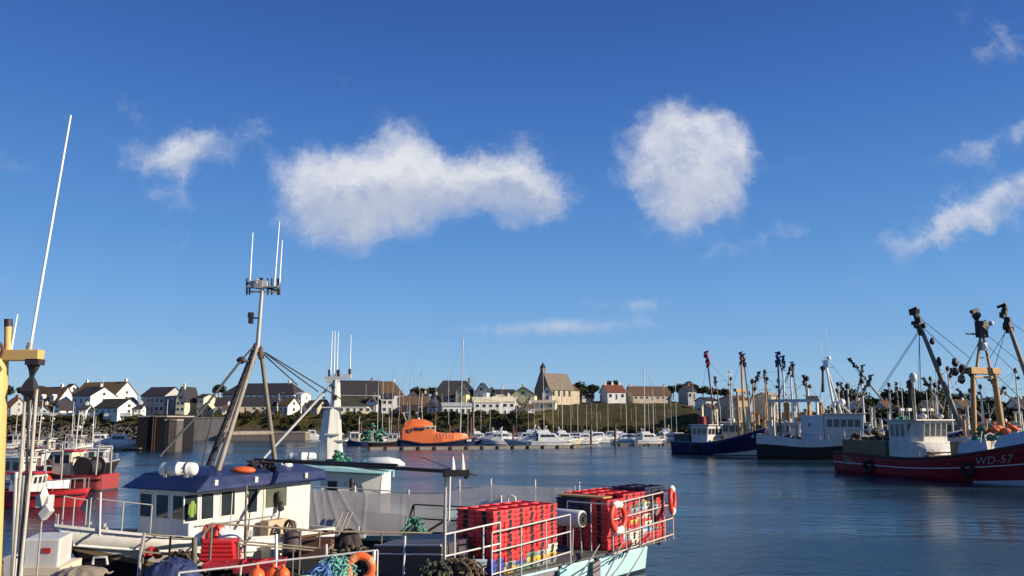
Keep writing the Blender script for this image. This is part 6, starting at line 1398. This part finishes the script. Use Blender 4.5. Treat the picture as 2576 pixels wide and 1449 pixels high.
def lC(px, n=0.):
    r = (px-CX)/2103; b = K0+CM*n; return (r*b.y-b.x)/(CW.x-r*CW.y)
m = MB(); m.prism([KC(lC(1296),.1,.0), KC(lC(1398),.1,.0), KC(lC(1398),.1,.9), KC(lC(1296),.1,.9)], CM*.06); m.build('grey_hull_panel', paint('mauve_grey_panel', (.2,.18,.2), .6, .4), boatC, True)  # added mauve-grey panel, standing in for a darker stretch of hull side
m = MB(); m.prism([KC(lC(1478),.1,.0), KC(lC(1496),.1,.0), KC(lC(1496),.1,.9), KC(lC(1478),.1,.9)], CM*.05); m.build('grey_hull_panel', paint('mauve_grey_panel', (1,1,1)), boatC, True)
tyre(boatC, KC(lC(1452),.28,.42), CM, .4)
m = MB(); g = random.Random(9)
for i in range(6):
    l = lC(1520+i*8); c = KC(l, .14, .74+.03*i+g.uniform(-.05,.05)); m.bar(c-CW*.1-UP*g.uniform(.05,.14), c+CW*.12+UP*g.uniform(.05,.14), .02, .05, CM)
m.build('painted_mark', BLUE, boatC, True)
# rails of the platform
def topz(l): return 2.48 + .55*max(0, l)/11.3
lp = [-.5, .9, 2.2, 3.55]; rails(boatC, [KC(l,.38,topz(l)) for l in lp], (0, .55, 1.2), .026, ALU, 'platform_rail', bottom=ZD)
lp = [6.2, 7.1, 8.1, 9.1, 10.0, 10.7]; rails(boatC, [KC(l,.38,topz(l)) for l in lp] + [KC(10.75,-1.2,topz(10.7)), KC(10.75,-2.8,topz(10.7)), KC(10.75,-4.4,topz(10.7))], (0, .55, 1.1, 1.72), .026, paint('warm_lit_white_rail', (.6,.5,.45), .5, .3), 'platform_rail', bottom=ZD)  # white rail, the warm tint of the light painted into its colour
rails(boatC, [KC(6.2,.36,topz(6)), KC(6.2,-.55,topz(6)), KC(6.2,-1.6,topz(6))], (0, 1.72), .024, ALU, 'gate_rail', bottom=ZD)
rails(boatC, [P(1120,1344,24.9), P(1144,1339,25.1), P(1216,1323,25.5), P(1258,1314,25.9)], (0, .62), .03, ALU, 'platform_rail', bottom=.9)
rails(boatC, [P(1042,1269,33), P(1117,1273,32.5), P(1212,1277,31.5), P(1300,1279,31.)], (0, .52), .03, DARK, 'far_rail', bottom=1.1)
m = MB(); m.tube([P(1040,1270,33), P(1022,1334,33)], .045, n=6); m.tube([P(1077,1336,31), P(1115,1312,31)], .05, n=6); m.tube([P(1018,1340,31), P(1118,1343,30)], .06, n=6); m.tube([P(1000,1366,30), P(1040,1322,31)], .05, n=6); m.build('far_brace', DARK, boatC, True)
m = MB(); m.tube([P(1118,1403,25.6), P(1121,1186,25.6)], .045, n=8); m.mat(1).tube([P(1129,1310,25.8), P(1132,1192,25.8)], .035, n=8); m.build('gallows_post', [STEEL, WHITE], boatC, True)
m = MB(); a, b = P(640,1156,30.6), P(1178,1189,25.4); m.bar(a, b, .09, .11); m.tube([P(720,1158,30), P(1000,1170,27)], .045, n=7); m.build('boom', DARK, boatC, True, bev=.02)
m = MB(); m.obox(P(1150,1190,25.4), (.38,0,0), (0,.1,0), (0,0,.1)); m.sph(P(1172,1196,25.4), (.09,.1,.11), 8, 6); m.obox(P(1123,1189,25.5), (.1,0,0), (0,.1,0), (0,0,.12)); m.build('boom_head', DARK, boatC, True)
for px, h_ in ((1139,1158),(1163,1150)): MB().loft([[P(px, 1183, 25.4)+V((r*math.cos(6.283*j/8), r*math.sin(6.283*j/8), z)) for j in range(8)] for r, z in ((.09,0),(.08,.12),(.04,(1183-h_)*.0121),(.015,(1183-h_)*.0121+.1))], True, True, True).build('boom_lamp', WHITE, boatC, True)
m = MB(); m.tube([P(1133,1178,25.5), P(1060,1150,26)], .012, n=4); m.tube([P(1180,1192,25.4), P(1200,1196,25.4)], .02, n=4); m.build('lamp_cable', WIRE, boatC, True)
# starboard and bow rails, deck clutter
RB = paint('bronze_green_rail', (.16,.14,.1), .5, .4)
rails(boatC, [P(533,1317,23.6), P(620,1322,24.4), P(756,1332,25.8), P(804,1336,26.4), P(960,1339,28.8), P(1115,1341,30.6)], (0,), .036, RB, 'side_rail', bottom=1.2)
rails(boatC, [P(600,1361,24.2), P(738,1373,25.6), P(870,1387,27.0)], (0, .08), .03, RB, 'side_rail', bottom=1.0)
m = MB(); m.tube([P(533,1317,23.6), P(506,1352,23.4)], .036, n=6); m.tube([P(620,1222,24.6), P(615,1392,24.4)], .032, n=6); m.tube([P(489,1352,23.2), P(489,1416,23.2)], .075, n=8); m.build('side_stanchion', RB, boatC, True)
rails(boatA, [P(363,1343,24.5), P(429,1350,25.2), P(520,1357,26.2), P(600,1361,27.2)], (0, .5), .034, RB, 'side_rail', bottom=1.2)
m = MB(); m.tube([P(363,1343,24.5), P(352,1400,24.0), P(349,1449,23.6)], .05, n=6); m.build('side_stanchion', STEEL, boatA, True)
rails(boatC, [P(450,1441,20.6), P(606,1424,21.2), P(695,1411,21.6), P(835,1397,22.0), P(950,1384,22.3)], (0,), .028, ALU, 'bow_rail', bottom=1.2)
m = MB(); m.tube([P(941,1386,22.2), P(939,1449,22.0)], .045, n=6); m.tube([P(695,1345,22.8), P(695,1410,22.6)], .045, n=6); m.tube([P(821,1370,23), P(821,1400,22.8)], .035, n=6); m.tube([P(1019,1349,25.5), P(1015,1449,24.8)], .035, n=6); m.build('stanchion', ALU, boatC, True)
m = MB(); c = P(1030, 1372, 25.5); m.prism([P(944,1372,26.), P(1112,1372,24.8), P(1112,1372,24.8)+V((1.2,2.6,0)), P(944,1372,26.)+V((.8,2.6,0))], UP*-1.3); m.build('fish_hold_casing', paint('plum_grey_steel', (.06,.052,.062), .45, .5, (.12,.1,.1), 2.), boatC, True, bev=.05)
m = MB(); m.tube([P(945,1371,26.0)-V((0,.06,0)), P(1110,1371,24.75)-V((0,.06,0))], .03, n=6); m.tube([P(945,1392,25.9)-V((0,.1,0)), P(1112,1394,24.7)-V((0,.1,0))], .025, n=6); m.build('casing_trim', ALU, boatC, True)
m = MB(); m.tube([P(735,1400,26.3), P(735,1349,26.6)], .32, .28, 12); m.sph(P(735,1346,26.6), (.28,.28,.15), 10, 6); m.build('winch_housing', paint('purple_brown_machine', (.07,.05,.05), .6, .5), boatC, True)
m = MB(); m.tube([P(748,1352,27.5), P(850,1338,28.2)], .05, n=6); m.tube([P(752,1380,27), P(860,1352,28)], .04, n=6); m.obox(P(800,1362,27.6), (.5,0,0), (0,.4,0), (0,0,.1)); m.obox(P(790,1390,26.4), (.4,0,0), (0,.3,0), (0,0,.16)); m.build('line_shooter', RUST, boatC, True)
tag(drape('winch_cover', P(876, 1398, 28.), .5, .42, .72, paint('dark_brown_cover', (.05,.038,.034), .9, .5, scale=6.), 5), 'dark brown cover over a winch below the grey net screen', 'cover')
m = MB(); c = P(902, 1338, 28.2); m.tube([c-UP*.2, c+UP*.18], .03, n=5); m.obox(P(905,1349,28.2), (.18,0,0), (0,.1,0), (0,0,.05)); m.build('white_fitting', WHITE, boatC, True)
# loose things on the deck
def heap(name, label, px, py, Y, r, n, size, mat, cat, seed=1, flat=.6):
    m = blobs(MB(), P(px, py, Y), r, n, size, random.Random(seed), flat); return tag(m.build(name, mat), label, cat)
def netpile(name, label, px0, px1, py0, py1, Y, mat, cat, seed=1, n=170, r=.022, depth=.4):
    g = random.Random(seed); m = MB(); a, b = P(px0, py1, Y), P(px1, py0, Y)
    for _ in range(n):
        p = V((g.uniform(a.x,b.x), Y+g.uniform(-depth,depth), lerp(a.z, b.z, g.random()**1.2))); pts = [p]
        for k in range(4): p = p+V((g.uniform(-.16,.16), g.uniform(-.12,.12), g.uniform(-.18,.06))); pts.append(p)
        m.tube(pts, r*g.uniform(.6,1.3), n=5)
    return tag(m.build(name, mat), label, cat)
tag(drape('tarpaulin', P(434,1462,22.4), .7, .5, .5, paint('blue_tarp', (.025,.04,.12), .6, .4, scale=4.), 3), 'blue tarpaulin thrown over gear in front of the white wheelhouse', 'tarpaulin')
netpile('rope_heap', 'dark heap of rope behind the blue tarpaulin', 425, 480, 1392, 1425, 24.2, BROWNNET, 'rope', 4, 120, .035, .3)
heap('red_bag', 'small red bag at the foot of the wheelhouse front', 378, 1400, 25.2, (.24,.2,.26), 10, .13, RED, 'bag', 5)
m = MB(); rings = []
for x, h_ in ((-.62,.05),(-.58,.22),(-.3,.38),(.1,.42),(.45,.34),(.6,.18),(.63,.05)):
    c = P(545, 1362, 25.0)+V((x,0,0)); rings.append([c+V((0,.35*math.cos(3.1416*j/8),h_*math.sin(3.1416*j/8))) for j in range(9)])
m.loft(rings, True, True, True); m.mat(1)
for x in (-.28,-.1,.08): m.tube([P(545,1362,25.)+V((x,.37*math.cos(3.1416*j/8),.42*math.sin(3.1416*j/8)+.02)) for j in range(9)], .07, n=6)
tag(m.build('dinghy', [WHITE2, paint('red_band', (.6,.06,.03), .5)]), 'upturned white dinghy with red bands against the wheelhouse side', 'dinghy')
m = MB(); g = random.Random(4)
for i in range(5):
    z = P(554,1409,24.3).z + i*.115; w_ = .5-.015*i
    rings = []
    for k, (ww, dz) in enumerate(((.94,0),(1.0,.03),(1.0,.09),(.95,.115))):
        rings.append([P(554,1409,24.3)*1+V((0,0,z-P(554,1409,24.3).z+dz))+V((sx*w_*ww+g.uniform(-.02,.02), sy*.34*ww, 0)) for sx, sy in ((-1,-1),(-.3,-1.05),(.4,-1.02),(1,-1),(1,1),(-1,1))])
    m.loft(rings, True, True)
tag(m.build('folded_bags', paint('bright_red_plastic', (.62,.025,.03), .35, .2, (.4,.02,.03), 5.), bev=.03), 'pile of folded bright red plastic bags on the deck before the wheelhouse', 'bags')
for i, (x0, x1, y, Y, rz_, lb) in enumerate([(520,610,1424,23.2,.1,'flat red tray lying left of the others under the red bags'),(575,660,1421,23.5,-.2,'flat red tray in the middle of the deck, half under another'),(640,715,1419,23.8,.15,'flat red tray nearest the cream locker'),(600,700,1436,22.6,-.1,'flat red tray lowest on the deck by the bright rail')]):
    c = P((x0+x1)/2, y, Y); w_ = (x1-x0)/2103*Y/2; a = V((math.cos(rz_), math.sin(rz_), .04)); b = V((-math.sin(rz_), math.cos(rz_), 0))
    m = MB(); m.obox(c, a*w_, b*.3, UP*.025)
    for s in (-1,1): m.obox(c+b*s*.3+UP*.06, a*w_, b*.02, UP*.06); m.obox(c+a*s*w_+UP*.06, a*.02, b*.32, UP*.06)
    tag(m.build('tray', paint('dull_red_plastic', (.42,.03,.04), .45, .3)), lb, 'tray', 'red trays on the deck')
netpile('rope_heap', 'brown heap of netting on the deck beside the dark casing', 862, 950, 1378, 1440, 26.6, BROWNNET, 'rope', 12, 260, .045, .6)
netpile('fishing_net', 'green net hung over the bright bow rail beside the orange life ring', 842, 872, 1402, 1449, 21.9, paint('mint_net_twine', (.2,.5,.4), .9, .4, (.08,.25,.2), 9.), 'net', 5)
netpile('fishing_net', 'blue and mint net hung over the bow rail left of the green net', 806, 838, 1412, 1449, 21.8, paint('mixed_blue_net', (.1,.16,.55), .9, .9, (.3,.6,.55), 6.), 'net', 6)
netpile('fishing_net', 'green rope hanks hanging on the dark far rail', 1030, 1064, 1304, 1337, 31.5, paint('hank_green', (.12,.3,.22), .9, .4), 'net', 7, 70, .035, .15)
netpile('rope_heap', 'brown tangle of old rope on the deck below the left crate stack', 1125, 1192, 1405, 1449, 24.6, BROWNNET, 'rope', 8, 150, .04)
netpile('rope_heap', 'dark olive rope heap left of the brown tangle', 1070, 1130, 1412, 1449, 24.2, paint('olive_rope', (.07,.075,.05), .9, .5, scale=9.), 'rope', 9, 110, .04)
netpile('rope_heap', 'pale rope and floats behind the dark casing', 985, 1020, 1352, 1366, 28, ROPE, 'rope', 10, 60, .035)
m = MB(); m.obox(P(1206,1419,25.2), (.2,0,0), (0,.16,0), (0,0,.08)); m.obox(P(1206,1411,25.2), (.22,0,0), (0,.18,0), (0,0,.02)); tag(m.build('bait_box', paint('pale_mint_box', (.6,.72,.7), .5, .3)), 'pale mint box below the front corner of the left crate stack', 'box')
for i, (px, py, Y, r, lb) in enumerate([(688,1449,21.4,.2,'orange buoy under the bright bow rail, left of the pair'),(712,1447,21.3,.17,'orange buoy under the bright bow rail, right of the pair'),(646,1452,21.2,.2,'orange buoy lowest under the bow rail')]):
    m = MB(); m.sph(P(px,py,Y), (r,r,r*1.1), 14, 10); m.tube([P(px,py,Y)+UP*r, P(px,py,Y)+UP*(r*1.5)], .05, n=7); tag(m.build('buoy', ORANGE), lb, 'buoy', 'orange buoys under the rail')
# life rings
def lifering(label, c, ax, R_, body, band, tube=.2, nb=4, ph=.3, bl=.5):
    o = thing('life_ring', label, 'life ring', c, 0, 'life rings on the rails'); ax = V(ax).normalized()
    m = MB(); m.torus((0,0,0), ax, R_, R_*tube, 28, 10, .75); m.build('ring', body, o)
    a = ax.cross(UP).normalized(); b = ax.cross(a)
    for k in range(nb):
        t0 = 6.2832/nb*k + ph; m = MB(); rings = []
        for i in range(7):
            t = t0 + bl*i/6; d = a*math.cos(t)+b*math.sin(t); rings.append([d*(R_+R_*tube*1.06*math.cos(6.283*j/10)) + ax*R_*tube*.8*math.sin(6.283*j/10) for j in range(10)])
        m.loft(rings, True, True, True); m.build('band', band, o)
    m = MB(); m.torus((0,0,0), ax, R_*1.24, .015, 28, 4); m.build('grab_line', ROPE, o)
    return o
RINGB = paint('ring_white_band', (.75,.7,.62), .5, .2)
lifering('large orange life ring with pale bands below the bright bow rail', P(906, 1430, 21.9), (.15,-1,.1), .3, ORANGE, paint('ring_peach_band', (.8,.3,.14), .5), .34)
lifering('red life ring with white bands on the platform rail before the right crate stack', KC(lC(1549,.5),.52,2.32), CM+UP*.05, .46, paint('ring_red', (.62,.05,.03), .45, .3), RINGB, .27, 2, 1.05, 1.05)
lifering('red life ring with white bands at the far corner of the platform', KC(10.4,.54,2.62), CM*.9+CW*.3, .46, paint('ring_red', (0,0,0)), RINGB, .27, 2, 1.05, 1.05)
# white drum between the crate stacks
o = thing('white_drum', 'white plastic drum lying on a stand between the two crate stacks', 'drum', KC(5.2,-1.3,ZD), math.atan2(CM.y, CM.x))
m = MB(); m.loft([[V((x, r*math.cos(6.283*j/20), 1.23+r*math.sin(6.283*j/20))) for j in range(20)] for x, r in ((-.55,.2),(-.52,.28),(-.45,.3),(1.0,.3),(1.06,.29),(1.08,.26))], True, True, True); m.build('shell', paint('drum_white', (.74,.71,.66), .4, .2), o)
m = MB(); m.tube([(1.08,0,1.23),(1.1,0,1.23)], .24, n=18); m.tube([(1.1,0,1.23),(1.16,0,1.23)], .08, n=10); m.tube([(1.1,.12,1.3),(1.14,.12,1.3)], .04, n=8); m.build('end_cap', BLACK, o)
m = MB()
for x in (-.3, .8):
    for s in (-1, 1): m.tube([(x, s*.3, 0), (x, s*.22, 1.02)], .03, n=6)
    m.tube([(x,-.25,.95),(x,.25,.95)], .03, n=6)
m.build('stand', STEEL, o)
# ------------------------------------------------------------ fish crates
def crate_mesh():
    m = MB(); w0, w1, d0, d1, hh = .235, .272, .34, .378, .215
    def ring(w, d, z): return [V((-w,-d,z)), V((w,-d,z)), V((w,d,z)), V((-w,d,z))]
    R_ = [ring(w0,d0,0), ring(w0+.018,d0+.018,.13), ring(w1-.008,d1-.008,.13), ring(w1,d1,.15), ring(w1,d1,hh), ring(w1-.03,d1-.03,hh), ring(w0-.01,d0-.01,.02)]
    m.loft(R_, True, False); m.add(R_[-1], [(0,1,2,3)]); m.add(R_[0], [(3,2,1,0)])
    for s in (-1, 1):
        for x in (-.17,-.08,.08,.17): m.obox((x*1.1, s*(d0+.015), .07), (.012,0,0), (0,.012,0), (0,0,.06))
        for y in (-.28,-.19,-.1,.1,.19,.28): m.obox((s*(w0+.015), y, .07), (.012,0,0), (0,.012,0), (0,0,.06))
    m.mat(1)  # black blocks set proud, standing in for the dark inside the handle holes
    for s in (-1, 1):
        m.obox((0, s*(d0+.02), .085), (.07,0,0), (0,.012,0), (0,0,.042)); m.obox((s*(w0+.022), 0, .085), (.012,0,0), (0,.085,0), (0,0,.038))
        m.obox((0, s*d1, .155), (.075,0,0), (0,.006,0), (0,0,.04)); m.obox((s*w1, 0, .155), (.006,0,0), (0,.1,0), (0,0,.036))
    return m
CRC = {'red': (.72,.04,.042), 'blue': (.03,.06,.36), 'white': (.7,.66,.56), 'yellow': (.68,.42,.05), 'grey': (.3,.31,.32), 'green': (.12,.26,.17), 'navy': (.015,.018,.07), 'pale blue': (.3,.42,.6)}
CRM = {}
rzC = math.atan2(CW.y, CW.x)
def crate(col, l, n, z, label, jit=True):
    if col not in CRM:
        o = crate_mesh().build('fish_crate', [paint('crate_plastic_' + col.replace(' ', '_'), CRC[col], .48, .4, tuple(.5*c+.13 for c in CRC[col]), 7., rnd=.16), BLACK], None); CRM[col] = o
    else: o = CRM[col].copy(); COL.objects.link(o)
    p = KC(l, n, z); g = R
    place(o, p + V((g.uniform(-.02,.02), g.uniform(-.02,.02), 0)), rzC + g.uniform(-.035,.035))
    tag(o, label, 'crate', 'fish crates stacked on the stern platform')
PIT = .1425
def ordl(i): return nth(i)
def column(stack, cname, l, n, nl, colours, keep=None, z0=ZD+.01):
    for k in range(nl):
        top = nl-1-k
        if keep is not None and top >= keep: continue
        c = colours(k, nl)
        crate(c, l, n, z0 + k*PIT, f'{c} crate {ordl(top)} from the top in the {cname} of the {stack} stack')
g2 = random.Random(21)
def mixl(n_low, pal, base='red'):
    return lambda k, nl: (pal[g2.randrange(len(pal))] if k < n_low else base)
wcol = .555
for i in range(6):
    f = (lambda k, nl: 'blue' if k < 3 else 'red') if i == 0 else mixl(3 if i < 5 else 4, ['white','yellow','white','grey','white','red'] if i in (1,) else ['white','yellow','red','green','grey','blue'])
    column('left', nth(i)+' outer column', .28+i*wcol, -.385, 13, f)
column('left', 'front inner column', .28, -1.15, 13, lambda k, nl: 'blue' if k < 2 else 'red')
for i in range(1, 6): column('left', nth(i)+' inner column', .28+i*wcol, -1.15, 13, lambda k, nl: 'red', keep=2)
for i in range(8):
    l = 6.45+.28+i*.545
    if i < 2: f, nl = (lambda k, n_: 'red'), 12
    elif i == 2: f, nl = mixl(4, ['white','grey','red','pale blue']), 13
    elif i < 7: f, nl = mixl(11, ['white','red','pale blue','white','red','grey','red','red','green','yellow'], 'red' if i < 5 else 'navy'), (13 if i < 5 else 14)
    else: f, nl = (lambda k, n_: 'navy' if k > 11 else 'red'), 14
    column('right', nth(i)+' outer column', l, -.385, nl, f)
column('right', 'front inner column', 6.73, -1.15, 12, lambda k, nl: 'navy' if k > 5 else 'red')
column('right', 'third deep column', 6.73, -1.92, 12, lambda k, nl: 'navy' if k > 5 else 'red')
for i in range(1, 8): column('right', nth(i)+' inner column', 6.73+i*.545, -1.15, 13 if i < 5 else 14, lambda k, nl: 'red' if nl == 13 else 'navy', keep=2 if i > 1 else 4)
for i in range(1, 6): column('right', nth(i)+' third deep column', 6.73+i*.545, -1.92, 13, lambda k, nl: 'red', keep=2 if i > 1 else 4)
m = MB(); m.obox(KC(6.73,-1.2,ZD+12*PIT+.16), CW*.3, CM*1.05, UP*.03); tag(m.build('plank', TAN), 'tan plank lying on the front end of the right crate stack', 'plank')
# mooring ropes from the platform down to the quay
for i, (a, b, lb) in enumerate([((1507,1372,30.4),(1340,1560,20.),'mooring rope running down in front of the black tyre'),((1566,1362,32.),(1440,1560,20.),'mooring rope crossing the turquoise stern'),((1638,1338,34.),(1530,1500,22.),'thin mooring rope falling from the far corner of the platform'),((1600,1352,33.4),(1480,1500,22.),'second thin mooring rope beside the platform corner')]):
    p, q_ = P(*a), P(*b); m = MB(); m.tube([lerp(p,q_,k/8)-UP*.25*math.sin(math.pi*k/8) for k in range(9)], .022 if i > 1 else .03, n=6); tag(m.build('mooring_rope', paint('grey_rope', (.22,.22,.22), .9, .4, scale=20.)), lb, 'rope', 'mooring ropes of the crab boat')
# ------------------------------------------------------------ boat at the left edge with the yellow mast
DU = V((-.447, .894, 0)); 
boatD = thing('fishing_boat', 'white boat with yellow mast at the left edge of the quay', 'fishing boat', (-8.3, 12.4, 0), math.atan2(DU.y, DU.x), GF)
hD = Hull(10.2, 4.0, 2.05, 2.05, 2.3, 1.2, .9, full=2.6)
hD.build(boatD, HWB, .05, paint('stained_beige_deck', (.3,.25,.19), .7, .5, (.12,.1,.08), 1.6), WHITE, .06)
def PD(px, py, Y=14.): return P(px, py, Y)
m = MB(); m.tube([PD(-9,1500)-UP*2, PD(-6,905)], .18, .165, 14); m.build('mast', YELLOW, boatD, True)
m = MB(); m.tube([PD(20,892), PD(21,806)], .062, n=10); m.mat(1).tube([PD(21,822), PD(21,803)], .066, n=10); m.build('mast_stub', [YELLOW, DARK], boatD, True)
m = MB(); m.bar(PD(-10,894), PD(104,894), .2, .185); m.build('mast_arm', YELLOW, boatD, True, bev=.012)
m = MB(); m.torus(PD(4,884)-V((0,.2,0)), (0,1,0), .14, .03, 18, 6); m.tube([PD(-6,884)-V((0,.2,0)), PD(16,884)-V((0,.2,0))], .02, n=5); m.tube([PD(6,905)-V((0,.2,0)), PD(22,930)-V((0,.2,0)), PD(2,958)-V((0,.2,0))], .015, n=5); m.build('hose_coil', RUST, boatD, True)
for a, b, r0, r1 in (((75,880),(178,290),.034,.024), ((28,880),(44,790),.026,.016)): MB().tube([PD(*a), PD(*b)], r0*.72, r1*.72, 8).build('whip_aerial', WHIP, boatD, True)
m = MB(); m.tube([PD(73,888), PD(77,862)], .05, n=8); m.obox(PD(72,876), (.03,0,0), (0,.03,0), (0,0,.05)); m.build('aerial_base', STEEL, boatD, True)
m = MB()
m.obox(PD(88,911), (.115,0,0), (0,.1,0), (0,0,.05)); m.loft([[PD(84+dx,y)+V((0,w_*s,0))+V((w_*c_,0,0)) for c_, s in ((-1,-.8),(1,-.8),(1,.8),(-1,.8))] for y, w_, dx in ((914,.09,0),(928,.06,0),(942,.035,-3),(948,.03,-4),(958,.065,-6),(972,.1,-8),(984,.125,-9),(993,.1,-8),(999,.07,-8))], True, True)
m.sph(PD(72,998), (.06,.06,.08), 8, 6, .1); m.sph(PD(82,995), (.06,.06,.07), 8, 6, .1); m.build('pulley_block', DARK, boatD, True, bev=.008)
m = MB()
for pts in (((64,990),(52,1180),(33,1449),(30,1520)), ((92,980),(78,1170),(51,1449),(46,1520))): m.tube([PD(*p) for p in pts], .028, n=7)
m.mat(1).tube([PD(74,998), PD(66,1200), PD(44,1449), PD(40,1520)], .02, n=6); m.build('hoist_rope', [paint('grey_tape_rope', (.5,.46,.38), .7, .4), WIRE], boatD, True)
m = MB(); m.tube([P(62,1196,16), P(49,1470,16)], .05, n=8); m.tube([P(41,1188,16), P(31,1470,16)], .04, n=8)
for y in (1250,1330,1400): m.tube([P(58,y,16), P(36,y+3,16)], .025, n=6)
m.build('ladder_post', ALU, boatD, True)
m = MB(); c = P(110,1247,18.); w_ = .11; hh = .28
m.add([c+UP*hh, c-UP*hh, c+V((w_,0,0)), c-V((w_,0,0)), c+V((0,w_*1.2,0)), c-V((0,w_*1.2,0))], [(0,2,4),(0,4,3),(0,3,5),(0,5,2),(1,4,2),(1,3,4),(1,5,3),(1,2,5)]); m.mat(1).tube([c+UP*hh, c+UP*(hh+.35)], .012, n=5); m.tube([c-UP*hh, c-UP*1.9], .02, n=5); m.build('radar_reflector', [paint('pale_reflector', (.62,.58,.52), .4, .2), STEEL], boatD, True)
m = MB(); m.obox(P(119,1288,18)+V((-.02,0,0)), V((.08,0,.1)), V((0,.1,0)), V((-.09,0,.14))*.55); m.tube([P(117,1284,18), P(112,1264,18.1)], .03, n=6); m.obox(P(118,1262,18)+V((-.1,.1,0)), (.14,0,0), (0,.12,0), (0,0,.13)); m.build('lamp_housing', paint('grey_white_lamp', (.5,.5,.5), .4, .3), boatD, True, bev=.02)
m = MB(); a, b = P(55,1430,18.6), P(146,1430,18.6); m.prism([a, b, b+V((-.3,1.1,0)), a+V((-.3,1.1,0))], UP*.62); wc = m.build('white_casing', WHITE, boatD, True, bev=.04)
m = MB(); m.obox(P(117,1385,18.59), (.09,0,0), (0,.006,0), (0,0,.055)); m.build('red_mark', RED, boatD, True)
m = MB(); a, b = P(50,1448,18.5), P(150,1448,18.5); m.prism([a, b, b+V((-.2,1.3,0)), a+V((-.2,1.3,0))], UP*.16); m.build('casing_base', CREAM, boatD, True)
m = MB(); m.tube([P(233,1420,19), P(236,1402,19), P(268,1402,19), P(270,1420,19)], .03, n=6); m.build('hand_grip', ALU, boatD, True)
m = MB(); a, b = P(10,1470,16.5), P(27,1470,16.5); m.prism([P(9,1540,16.5), P(27,1540,16.5), P(27,1412-10,16.5), P(10,1412-10,16.5)], V((-.1,.5,0))); m.build('mast_casing', WHITE, boatD, True)
m = MB(); c = P(101, 1478, 18.); tag(drape('canvas_heap', P(205,1447,18.6), .5, .4, .16, paint('beige_canvas', (.26,.22,.17), .9, .4), 8), 'beige canvas heap on the deck at the lower left', 'canvas')
